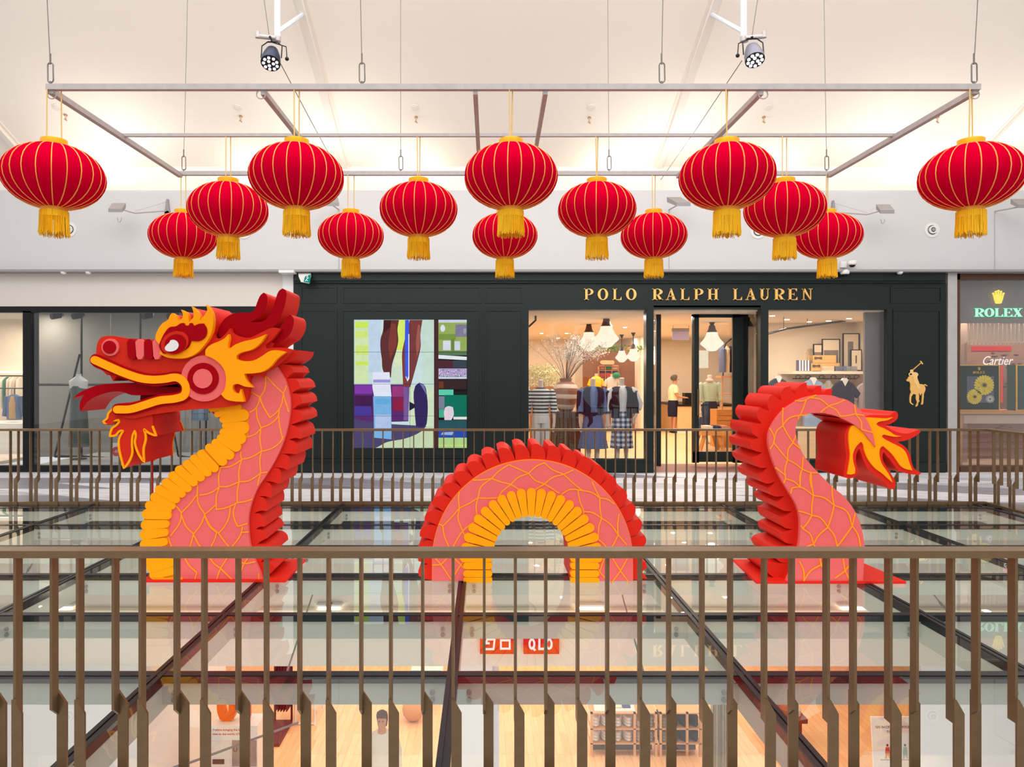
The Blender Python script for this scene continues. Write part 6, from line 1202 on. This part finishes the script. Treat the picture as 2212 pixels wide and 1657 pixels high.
# right window: shelf, pictures, cases, hanging shirts
Yw = 15.9
t = thing('wall_shelf', 'cream wall shelf with scrolled iron brackets in the right display window', 'shelf', (wx(1785, Yw), Yw, wz(808, Yw)))
b = B(); b.box(wx(1710, 15.6), 8.3, 15.55, 16.2, wz(808, 15.6), wz(802, 15.6)); b.build('shelf_board', mat('cream_board', (240, 226, 206), .6), t)
for xx in (1724, 1745, 1775, 1800, 1830, 1850):
    b = B(); X, Z = wx(xx, 15.8), wz(812, 15.8); b.tube([(X+.07*math.cos(a)*(1-k*.04), 15.8, Z-.03+.05*math.sin(a)*(1-k*.04)) for k, a in enumerate([PI*k/6 for k in range(14)])], .008, 6); b.build('bracket_scroll', M['black'], t)
b = B(); b.tube([(wx(1712, 15.8), 15.8, wz(818, 15.8)), (8.25, 15.8, wz(818, 15.8))], .012, 8); b.build('hanging_rail', M['black'], t)
def picture(x0, x1, y0, y1, lab_, dark, tilt=2):
    t = thing('framed_picture', lab_, 'picture', W((x0+x1)/2, y1, 16.0), 'framed pictures leaning on the right window shelf'); Yp_ = 15.95
    b = B(); P2(b, x0, x1, y0, y0+2, Yp_, .03); P2(b, x0, x1, y1-2, y1, Yp_, .03); P2(b, x0, x0+2, y0+2, y1-2, Yp_, .03); P2(b, x1-2, x1, y0+2, y1-2, Yp_, .03); b.build('frame', M['black'], t)
    b = B(); P2(b, x0+2, x1-2, y0+2, y1-2, Yp_+.01, .02); b.build('mount', mat('picture_mount', (232, 214, 190), .7), t)
    b = B(); w_, h_ = x1-x0, y1-y0; P2(b, x0+w_*dark[0], x0+w_*dark[1], y0+h_*dark[2], y0+h_*dark[3], Yp_+.004, .006); b.build('photo_print', mat('photo_grey', (128, 116, 108), .6, var=.4, scale=12), t)
picture(1757, 1777, 743, 802, 'small framed picture leaning furthest left on the shelf', (.12, .88, .3, .95)); picture(1776, 1815, 732, 802, 'wide framed landscape picture leaning second from the left', (.1, .9, .35, .9)); picture(1821, 1857, 720, 802, 'tallest framed picture with a dark figure leaning on the shelf', (.3, .62, .22, .9)); 
Yk = 15.75; t = thing('framed_picture', 'small framed figure drawing leaning in front at the right end of the shelf', 'picture', W(1850, 801, Yk), 'framed pictures leaning on the right window shelf')
b = B(); P2(b, 1838, 1862, 755, 801, Yk, .03); b.build('frame', M['black'], t); b = B(); P2(b, 1840, 1860, 757, 799, Yk-.005, .006); b.build('mount', MATS['picture_mount'], t); b = B(); P2(b, 1848, 1851, 768, 785, Yk-.009, .004); b.build('figure_print', mat('photo_brown', (110, 70, 60), .6), t)
for i, (x0, x1, y0, y1) in enumerate(((1756, 1806, 767, 784), (1752, 1814, 784, 801))):
    t = thing('suitcase', ['smaller tan suitcase on top of the larger one on the shelf', 'larger tan suitcase lying on the shelf below the smaller one'][i], 'suitcase', W((x0+x1)/2, y1, 15.7), 'tan suitcases on the window shelf')
    b = B(); P2(b, x0, x1, y0+.5, y1, 15.65, .24); b.build('case', mat('tan_leather', (218, 170, 104), .6, var=.1), t); b = B(); P2(b, x0+4, x0+9, y0+4, y0+9, 15.635, .02); P2(b, x0+16, x0+20, y0+4, y0+9, 15.635, .02); b.build('clasps', mat('brown_plate', (92, 76, 66), .6), t)
    b = B(); P2(b, x0+9, x0+16, y0+5, y0+6.5, 15.625, .02); b.build('handle', M['brownw'], t)
t = thing('tote_bag', 'striped tote bag with tan handles at the left end of the shelf', 'bag', W(1738, 801, 15.7)); b = B(); P2(b, 1726, 1750, 778, 801, 15.65, .15); b.build('bag_body', stripes('tote_stripe', (236, 232, 230), (110, 100, 140), 5, 'X'), t); b = B(); b.tube([W(x, y, 15.66) for x, y in ((1733, 778), (1735, 765), (1741, 761), (1746, 766), (1747, 778))], .01, 6); b.build('handle', mat('tan_leather', (218, 170, 104), .6), t)
for i, (x, c_, nm_) in enumerate(((1788, (236, 214, 180), 'cream'), (1815, (110, 118, 140), 'blue grey'), (1838, (150, 150, 158), 'grey'))): bb = B(); [bb.box(wx(x-12, 15.6), wx(x+12, 15.6), 15.56, 15.64 if i == 0 else 15.72, wz(802, 15.6)+.028*k, wz(802, 15.6)+.024+.028*k) for k in range(4)]; tag(bb.build('folded_clothes', mat('wshelf_%d' % i, c_, .9, var=.2)), '%s folded clothes on the cream window shelf' % nm_, 'clothes', 'folded clothes on the window shelf')
def shirt(x0, x1, y0, y1, Y, m, lab_):
    t = thing('hanging_shirt', lab_, 'shirt', W((x0+x1)/2, y0, Y), 'shirts hanging under the window shelf'); cx_ = (x0+x1)/2; w_ = x1-x0; h_ = y1-y0
    o_ = [(cx_-w_*.10, y0+h_*.05), (cx_-w_*.25, y0+h_*.10), (cx_-w_*.5, y0+h_*.30), (cx_-w_*.42, y0+h_*.40), (cx_-w_*.30, y0+h_*.32), (cx_-w_*.28, y1), (cx_+w_*.28, y1), (cx_+w_*.30, y0+h_*.32), (cx_+w_*.42, y0+h_*.40), (cx_+w_*.5, y0+h_*.30), (cx_+w_*.25, y0+h_*.10), (cx_+w_*.10, y0+h_*.05)]
    B().prism([XZ(p, Y) for p in o_], Y-.04, Y+.06).build('shirt_body', m, t)
    B().prism([XZ(p, Y) for p in ((cx_-w_*.10, y0+h_*.04), (cx_, y0+h_*.16), (cx_+w_*.10, y0+h_*.04), (cx_+w_*.05, y0), (cx_-w_*.05, y0))], Y-.05, Y+.03).build('collar', M['wpants'], t)
    b = B(); b.tube([W(cx_, y0, Y), W(cx_+1, y0-4, Y), W(cx_, y0-6, Y)], .005, 5); b.build('hook', M['rig'], t)
shirt(1790, 1857, 817, 925, 15.3, mat('navy_polo', (38, 34, 58), .9), 'navy polo shirt hanging in front under the window shelf'); shirt(1842, 1900, 822, 935, 15.5, mat('mauve_shirt', (186, 166, 178), .9), 'mauve shirt hanging right of the navy polo shirt')
shirt(1722, 1790, 815, 925, 15.6, mat('sky_shirt', (150, 172, 206), .9, var=.2), 'pale blue shirt hanging left of the navy polo shirt'); shirt(1650, 1712, 812, 925, 15.5, mat('slate_shirt', (60, 64, 84), .9), 'slate shirt hanging furthest left behind the tail crest'); shirt(1770, 1808, 822, 930, 15.75, mat('ecru_shirt', (226, 206, 176), .9), 'ecru shirt hanging between the pale blue and navy shirts')
b = B(); b.tube([W(x, y, Y) for x, y, Y in ((1655, 722, 14.0), (1700, 710, 14.6), (1790, 698, 15.2), (1826, 693, 15.6), (1827, 672, 15.6))], .022, 8); [b.tube([W(x, y, Y), (wx(x, Y), Y, 2.96)], .006, 5) for x, y, Y in ((1693, 712, 14.5), (1744, 704, 14.9))]
tag(b.build('ceiling_rail', M['black']), 'black pipe rail hung from the ceiling of the right display window', 'rail')
b = B(); b.tube([W(x, y, 14.2) for x, y in ((1157, 672), (1157, 692), (1142, 706))], .02, 8); tag(b.build('ceiling_rail', M['black']), 'short black pipe rail at the top left of the left display window', 'rail')
struct(B().box(wx(1868, 13.4), wx(1918, 13.4), 13.4, 13.46, 0, 3.25).build('wall_window_reflection', mat('grey_reflection', (128, 120, 118), .5)))  # grey panel standing in for the dark reflection in this part of the pane
b = B(); P2(b, 1700, 1860, 925, 990, 15.2, .6); tag(b.build('display_case', mat('case_cream', (226, 200, 170), .6)), 'cream low display case below the hanging shirts', 'case')
# ================================================================ LEFT BOUTIQUE
struct(B().box(-16, wx(612, YS), YS-.02, YS+.2, wz(662, YS), 3.68).build('wall_fascia_left', M['fascia']))
struct(B().box(wx(612, YS), wx(635, YS), YS-.05, YS+.2, 0, 3.68).build('wall_pier_left', M['white']))
bf = thing('boutique_front', 'black framed glass front of the left boutique', 'shopfront', (wx(320, YS), YS, 0))
b = B(); b.box(-16, wx(612, YS), YS, YS+.15, wz(675, YS), wz(662, YS)); b.build('header', M['black'], bf)
b = B(); b.box(-16, wx(612, YS), YS-.02, YS+.12, 0, wz(1006, YS)); b.build('plinth', M['black'], bf)
b = B(); P2(b, 49, 66, 672, 1010, YS, .25); b.build('column', M['black'], bf)
for x0, x1 in ((-400, 48), (67, 238), (240, 410), (412, 611)): b = B(); P2(b, x0, x1, 675, 1006, YS+.05, .006); b.build('window_pane', gwin, bf)
for x in (239, 411): b = B(); P2(b, x-.5, x+.5, 675, 1006, YS+.045, .016); b.build('pane_joint', M['grey'], bf)
struct(B().box(wx(58, YS), wx(612, YS), YS+.15, 15.7, 0, .1).build('floor', mat('boutique_floor', (206, 206, 206), .4)))
struct(B().box(wx(66, 15.5)-.05, -3.6, 15.5, 15.62, 0, 3.3).build('wall_boutique_back', M['lwall']))
struct(B().box(-3.62, -3.5, YS+.1, 15.62, 0, 3.3).build('wall_boutique_side', M['lwall']))
struct(B().box(-16, -3.5, YS+.15, 19, 3.2, 3.3).build('ceiling', mat('boutique_ceiling', (196, 188, 178), .8)))
struct(B().box(-16, wx(66, 15.5), YS+.15, 19, -.05, .02).build('floor', mat('boutique_floor2', (222, 206, 190), .4)))
struct(B().box(-16, wx(66, 15.5), 18.4, 18.5, 0, 3.3).build('wall_boutique_far', M['warm']))
b = B(); b.box(-15, wx(66, 15.5), 18.2, 18.3, wz(806, 18.2), wz(802, 18.2)); tag(b.build('light_strip', emis('strip_glow', (255, 244, 222), 2.5)), 'glowing strip light above the far clothes rail of the left boutique', 'lamp')
t = thing('clothes_rail', 'long clothes rail on the far wall of the left boutique', 'rail', (wx(20, 17.9), 17.9, wz(812, 17.9)))
b = B(); b.tube([(-14.5, 17.9, wz(812, 17.9)), (wx(49, 17.9), 17.9, wz(812, 17.9))], .015, 8); b.build('rail', M['black'], t)
for i in range(7):
    x = 3+7*i; c_ = [(216, 204, 186), (226, 216, 200), (60, 110, 90), (206, 190, 170), (226, 210, 190), (196, 180, 160), (214, 200, 184)][i]; X, Z = wx(x, 17.9), wz(814, 17.9)
    tag(B().loft([(X, 17.9, Z-.8, .034, .18), (X, 17.9, Z-.4, .036, .2), (X, 17.9, Z-.08, .036, .19), (X, 17.9, Z, .02, .05)], 12).build('hanging_garment', mat('rail_cloth_%d' % i, c_, .9)), ['cream garment', 'pale ivory garment', 'green garment', 'sand garment', 'off white garment', 'taupe garment', 'oatmeal garment'][i]+' on the far boutique rail at the left photo edge', 'garment', 'garments on the far boutique rail')
Yj = 16.4; X, Z = wx(31, Yj), wz(852, Yj); t = thing('hanging_jacket', 'blue denim jacket over a tan top on a hanger beside the black column', 'jacket', (X, Yj, Z))
b = B(); b.loft([(X, Yj, Z-.58, .17, .08), (X, Yj, Z-.3, .18, .09), (X, Yj, Z-.06, .17, .08), (X, Yj, Z, .06, .05)], 16); [b.tube([(X+.15*sg, Yj, Z-.05), (X+.23*sg, Yj, Z-.5)], [.07, .05], 10) for sg in (-1, 1)]; b.build('jacket', M['denim'], t)
b = B(); b.loft([(X, Yj-.03, Z-.56, .09, .09), (X, Yj-.03, Z-.2, .09, .10), (X, Yj-.03, Z-.04, .05, .06)], 14); b.build('top', mat('tan_top', (176, 140, 96), .9), t)
b = B(); b.tube([(X, Yj, Z), (X, Yj, Z+.14)], .008, 6); b.bar((X-.5, Yj, Z+.14), (X+.22, Yj, Z+.14), .02); b.build('hanger_bar', M['black'], t)
b = B(); b.box(-12.5, wx(49, 15.9), 15.9, 16.9, .02, wz(915, 15.9)); tag(b.build('display_block', M['white']), 'white display block behind the glass at the left photo edge', 'block')
def bust(cx_, ytop, Y, lab_, dress, dm):
    X = wx(cx_, Y); t = thing('dress_form', lab_, 'mannequin', (X, Y, .1)); Z = wz(ytop, Y)
    if dress == 'bust':
        b = B(); b.loft([(X, Y, Z-.62, .13, .10), (X, Y, Z-.40, .14, .11), (X, Y, Z-.22, .175, .12), (X, Y, Z-.14, .19, .10), (X, Y, Z-.08, .10, .07), (X, Y, Z-.04, .05, .05), (X, Y, Z, .05, .05)], 20); b.build('bust', M['white'], t)
        b = B(); b.loft([(X, Y, wz(965, Y), .20, .14), (X, Y, wz(960, Y), .205, .14), (X, Y, wz(930, Y), .19, .13), (X, Y, Z-.42, .15, .12), (X, Y, Z-.30, .165, .125), (X, Y, Z-.24, .12, .125)], 22); [b.tube([(X+.09*sg, Y-.09, Z-.26), (X+.10*sg, Y-.04, Z-.12)], .006, 5) for sg in (-1, 1)]; b.build('dress', dm, t)
        b = B(); b.tube([(X, Y, .1), (X, Y, wz(965, Y))], .014, 8); b.tube([(X, Y, .1), (X, Y, .12)], .15, 18); b.build('stand', M['black'], t)
    else:
        b = B(); b.loft([(X, Y, wz(908, Y), .17, .12), (X, Y, wz(890, Y), .155, .11), (X, Y, wz(880, Y), .14, .10)], 20); b.loft([(X, Y, wz(892, Y), .20, .14), (X, Y, wz(878, Y), .19, .13)], 20); b.build('skirt', dm, t)
        b = B(); b.tube([(X, Y, .1), (X, Y, wz(908, Y))], .014, 8); b.tube([(X, Y, .1), (X, Y, .12)], .15, 18); b.build('stand', M['black'], t)
sq = mat('sequin_cloth', (86, 94, 88), .35, .4, var=.6, scale=160)
bust(170, 808, 14.2, 'white bust with a sparkling dark slip dress behind the dragon tongue', 'bust', sq); bust(432, 880, 14.2, 'sparkling blue sequin skirt on a stand under the dragon jaw', 'skirt', mat('blue_sequin', (120, 140, 160), .3, .5, var=.6, scale=160))
t = thing('display_rack', 'black triangular pole rack behind the bust in the left boutique', 'rack', (wx(150, 14.6), 14.6, .1)); Yr = 14.6
b = B()
for p, q_ in (((176, 676), (176, 985)), ((172, 765), (118, 986)), ((118, 986), (166, 986)), ((176, 986), (240, 990)), ((66, 831), (240, 831)), ((303, 676), (303, 740))): b.bar(W(p[0], p[1], Yr), W(q_[0], q_[1], Yr), .035)
b.build('poles', M['black'], t)
t = thing('display_rack', 'second black bent pole rack under the dragon beard in the left boutique', 'rack', (wx(410, 14.6), 14.6, .1)); b = B()
for p, q_ in (((375, 930), (385, 985)), ((385, 985), (440, 992)), ((445, 900), (445, 990))): b.bar(W(p[0], p[1], Yr), W(q_[0], q_[1], Yr), .03)
b.build('poles', M['black'], t)
for i, (x, w_) in enumerate(((130, 12), (176, 9), (326, 12), (380, 8))):
    X, Z = wx(x, 14.0), wz(683, 14.0); b = B(); b.tube([(X, 14.0, Z+.02), (X-.08, 13.85, Z-.02)], .06, 14); b.box(X+.0, X+.05, 13.98, 14.03, Z, 3.2); tag(b.build('track_spotlight', M['black']), ['black track spotlight furthest left in the boutique window', 'black track spotlight above the pole rack', 'black track spotlight left of the dragon brow', 'black track spotlight just behind the dragon brow'][i], 'spotlight', 'black track spotlights in the left boutique')
t = thing('sale_board', 'white sale board with red dot reading -60 behind the left boutique glass', 'sign', W(252, 1000, YS+.5)); b = B(); P2(b, 240, 264, 957, 1000, YS+.5, .02); b.build('board', M['white'], t)
B().prism([XZ(p, YS+.49) for p in ell(251.5, 975, 10, n=30)], YS+.485, YS+.5).build('red_dot', mat('sale_red', (206, 40, 56), .5), t); text('-60', 251.5, 975, 10, YS+.48, mat('sale_white', (240, 236, 236), .5), 'lettering', t)
# ================================================================ RIGHT WATCH SHOP
struct(B().box(wx(2043, YS), wx(2063, YS), YS-.06, YS+.2, 0, 3.68).build('wall_pier_right', M['steel']))
br_m = mat('brown_bronze_frame', (96, 68, 52), .3, .5)
wf = thing('watch_shop_front', 'brown metal framed glass front of the watch shop at the right photo edge', 'shopfront', (wx(2140, YS), YS, 0))
b = B(); P2(b, 2063, 2074, 590, 1021, YS, .2); P2(b, 2063, 2800, 590, 604, YS, .2); P2(b, 2063, 2800, 1008, 1021, YS, .2); b.build('frame', br_m, wf)
b = B(); P2(b, 2074, 2700, 604, 1008, YS+.05, .006); b.build('window_pane', gwin, wf)
struct(B().box(wx(2063, YS), 16, YS+.15, 17, -.05, .02).build('floor', mat('watch_floor', (176, 150, 136), .4)))
struct(B().box(wx(2063, YS), 16, YS+.15, 17, 3.58, 3.66).build('ceiling', M['warmc']))
struct(B().box(wx(2063, YS), 16, 16.6, 16.7, 0, 3.66).build('wall_watch_back', mat('watch_back', (196, 172, 156), .7)))
b = B(); P2(b, 2073, 2700, 606, 698, YS+.35, .05); b.build('sign_panel', mat('watch_panel_grey', (146, 132, 130), .5), wf)
wy = emis('neon_yellow', (255, 226, 80), 1.3); wg = emis('neon_green', (176, 255, 216), 1.3); gh = emis('neon_green_halo', (40, 176, 112), .9)
def crown(cx_, cy_, s_, Y, dep, m_, par, name='crown'):
    b = B(); f = lambda u, v: (cx_+u*s_, cy_+v*s_)
    b.prism([XZ(f(u, v), Y) for u, v in ((-.44, .22), (.44, .22), (.36, .62), (.2, .70), (-.2, .70), (-.36, .62))], Y, Y+dep)
    for i, (u, v) in enumerate(((-.64, -.60), (-.33, -.84), (0, -.95), (.33, -.84), (.64, -.60))):
        b.prism([XZ(q, Y) for q in ribbon((f(u*.58, .3), f(u, v)), [.19*s_, .09*s_], False)], Y, Y+dep)
        b.prism([XZ(q, Y) for q in ell(*f(u, v), .105*s_, n=12)], Y, Y+dep)
    return b.build(name, m_, par)
t = thing('shop_sign', 'glowing yellow crown above green glowing letters in the watch shop window', 'sign', W(2157, 686, YS+.3)); crown(2158, 644, 17, YS+.30, .03, wy, t)
for ch, a, c_ in (('R', 2106, 2126), ('O', 2128, 2148), ('L', 2150, 2167), ('E', 2169, 2187), ('X', 2189, 2209)): letter(ch, a, c_, 666, 684, YS+.30, .02, 'letter', wg, t); letter(ch, a-1.3, c_+1.3, 664.5, 685.5, YS+.322, .02, 'letter_halo', gh, t)  # larger green letters behind paint the glow around the neon
Yc = YS+.9; t = thing('screen_partition', 'fine metal lattice partition with beads behind the watch shop window', 'partition', W(2150, 1000, Yc+.4))
b = B()
for y in range(702, 740, 3): P2(b, 2090, 2230, y, y+.5, Yc+.4, .01)
for x in range(2094, 2226, 9): P2(b, x, x+.5, 698, 745, Yc+.4, .01)
b.build('lattice', M['grey'], t)
b = B(); P2(b, 2075, 2090, 698, 1000, Yc+.4, .05); P2(b, 2090, 2230, 738, 741, Yc+.38, .03); P2(b, 2090, 2230, 779, 780, Yc+.31, .03); P2(b, 2090, 2091, 741, 779, Yc+.31, .08); b.build('frame', mat('lattice_frame', (176, 152, 140), .4, .3), t)
b = B(); P2(b, 2090, 2230, 745, 1000, Yc+1.0, .05); tag(b.build('back_screen', mat('taupe_screen', (150, 112, 98), .5, var=.15, scale=4)), 'taupe back screen of the watch shop', 'screen')
b = B(); rr_ = random.Random(4)
for k in range(34): x, y = rr_.uniform(2132, 2200), rr_.uniform(750, 930); P2(b, x, x+rr_.uniform(4, 12), y, y+1.1, Yc+.98, .02)
tag(b.build('slat_display', mat('slat_brown', (70, 44, 36), .5)), 'dark staggered metal slats between the watch displays', 'slats', kind='stuff')
b = B(); P2(b, 2163, 2166, 790, 870, Yc+.98, .02); P2(b, 2100, 2185, 748, 758, Yc+.98, .02); tag(b.build('neon_bar', emis('neon_red', (232, 60, 60), 1.0)), 'red glowing bars behind the lattice of the watch shop', 'neon')
t = text('Cartier', 2153, 780, 27, Yc+.3, emis('script_white', (255, 246, 240), 1.1), 'script_sign', None, sx=.82)
me = t.data
mz = min(v.co.z for v in me.vertices)
for v in me.vertices: v.co.x += (v.co.z-mz)*.28
tag(t, 'white glowing slanted script sign in the watch shop', 'sign')
t = thing('display_case', 'green framed display with two yellow flowers in the watch shop window', 'display', W(2122, 887, YS+.45)); Yg = YS+.45
b = B(); P2(b, 2072, 2160, 788, 887, Yg, .25); b.build('case', mat('bottle_green', (6, 32, 18), .35, var=.2, spec=.1), t)
b = B(); [P2(b, *a, Yg-.01, .02) for a in ((2072, 2160, 788, 790), (2072, 2160, 885, 887), (2072, 2074, 790, 885), (2158, 2160, 790, 885))]; b.build('gold_frame', M['gold'], t)
crown(2115.5, 797, 4.2, Yg-.014, .012, M['gold'], t)
for k, ch in enumerate('ROLEX'): letter(ch, 2102+5.3*k, 2106.6+5.3*k, 802, 807, Yg-.014, .012, 'letter', M['gold'], t)
b = B(); P2(b, 2089, 2147, 813, 870, Yg-.006, .006); b.build('print', mat('violet_print', (96, 92, 110), .5, var=.6, scale=50), t)
fy_ = mat('flower_yellow', (255, 216, 60), .6, var=.2, scale=60)
for (cx_, cy_, r_) in ((2125, 832, 21), (2104, 857, 16)):
    b = B()
    for ring_i, (rr2, nn) in enumerate(((1.0, 22), (.68, 16), (.4, 10))):
        for k in range(nn):
            a = 2*PI*k/nn+ring_i*.2; p0 = (cx_+r_*rr2*.55*math.cos(a), cy_+r_*rr2*.55*math.sin(a)); p1 = (cx_+r_*rr2*.93*math.cos(a), cy_+r_*rr2*.93*math.sin(a)); b.prism([XZ(p, Yg) for p in ribbon((p0, p1), r_*rr2*.22)], Yg-.014-.006*ring_i, Yg-.008-.004*ring_i)
    fo = b.build('flower', fy_, t); B().prism([XZ(p, Yg) for p in ell(cx_, cy_, r_*.14, n=14)], Yg-.04, Yg-.02).build('flower_centre', M['brownw'], fo)
b = B(); [b.prism([XZ(p, Yg) for p in ribbon(((2138+3*math.cos(a), 862+3*math.sin(a)), (2138+9*math.cos(a), 862+8*math.sin(a))), 1.2)], Yg-.012, Yg-.006) for a in [2*PI*k/16 for k in range(16)]]; b.build('white_flower', M['white'], t)
t = thing('display_case', 'second green framed display cut by the right photo edge', 'display', W(2230, 887, Yg)); b = B(); P2(b, 2196, 2290, 788, 887, Yg, .25); b.build('case', mat('teal_case', (10, 62, 46), .4, var=.3), t); b = B(); [P2(b, *a, Yg-.01, .02) for a in ((2196, 2290, 788, 790), (2196, 2290, 885, 887), (2196, 2198, 790, 885))]; b.build('gold_frame', M['gold'], t)
t = thing('display_table', 'glossy wooden display table under the green watch displays', 'table', W(2150, 1006, Yg)); b = B(); P2(b, 2070, 2300, 888, 895, YS+.3, .7); b.build('table_top', mat('honey_gloss', (226, 160, 100), .2), t)
b = B(); P2(b, 2082, 2300, 896, 915, YS+.36, .5); b.build('apron', mat('apron_cream', (226, 196, 176), .5), t)
for x in (2074, 2290): b = B(); P2(b, x, x+5, 896, 1008, YS+.32, .06); b.build('leg', mat('honey_gloss', (226, 160, 100), .2), t)
# persons on the lower level
for i, (px_, Yp2, m1, m2, lb, ar_) in enumerate(((826, 10.75, (222, 206, 190), (214, 200, 190), 'person with dark hair in pale clothes walking on the lower wood floor', 'down'), (2196, 10.9, (150, 146, 146), (190, 186, 186), 'person in grey clothes at the right photo edge on the lower level', 'down'))):
    X = wx(px_, Yp2); pr = thing('person', lb, 'person', (X, Yp2, LZ)); human(X, Yp2, LZ, .98, pr, M['person'], None, ar_, 0)
    b = B(); b.loft([(X, Yp2, LZ+.92, .19, .13), (X, Yp2, LZ+1.1, .17, .12), (X, Yp2, LZ+1.28, .20, .13), (X, Yp2, LZ+1.38, .18, .10), (X, Yp2, LZ+1.44, .08, .07)], 22); [b.tube([(X+.17*sg, Yp2, LZ+1.36), (X+.235*sg, Yp2, LZ+1.12), (X+.245*sg, Yp2, LZ+.86)], [.07, .06, .05], 12) for sg in (-1, 1)]; b.build('shirt', mat('pshirt_%d' % i, m1, .9), pr)
    b = B(); b.loft([(X, Yp2, LZ+.76, .19, .14), (X, Yp2, LZ+.95, .175, .13)], 20); [b.loft([(X+.1*sg, Yp2, LZ+.06, .07, .08), (X+.1*sg, Yp2, LZ+.45, .085, .09), (X+.09*sg, Yp2, LZ+.8, .10, .12)], 14) for sg in (-1, 1)]; b.build('trousers', mat('ptrouser_%d' % i, m2, .9), pr)
    b = B(); b.loft([(X, Yp2+.0, LZ+1.50, .07, .045), (X, Yp2-.005, LZ+1.60, .085, .06), (X, Yp2-.03, LZ+1.665, .088, .082), (X, Yp2-.045, LZ+1.715, .078, .078), (X, Yp2-.045, LZ+1.745, .04, .04), (X, Yp2-.045, LZ+1.752, .01, .01)], 18); b.build('hair', mat('brown_hair', (84, 56, 42), .9), pr)
    b = B(); b.tube([(X, Yp2-.15, LZ+1.62), (X, Yp2-.165, LZ+1.595)], .014, 6); b.build('nose', M['person'], pr); b = B(); b.sphere((X-.03, Yp2-.138, LZ+1.625), .009, 8); b.sphere((X+.03, Yp2-.138, LZ+1.625), .009, 8); b.build('eyes', M['black'], pr)
    b = B(); [b.loft([(X+.1*sg, Yp2-.06, LZ+.002, .05, .14), (X+.1*sg, Yp2-.05, LZ+.06, .045, .12), (X+.1*sg, Yp2+.02, LZ+.1, .04, .05)], 14) for sg in (-1, 1)]; b.build('shoes', M['white'], pr)
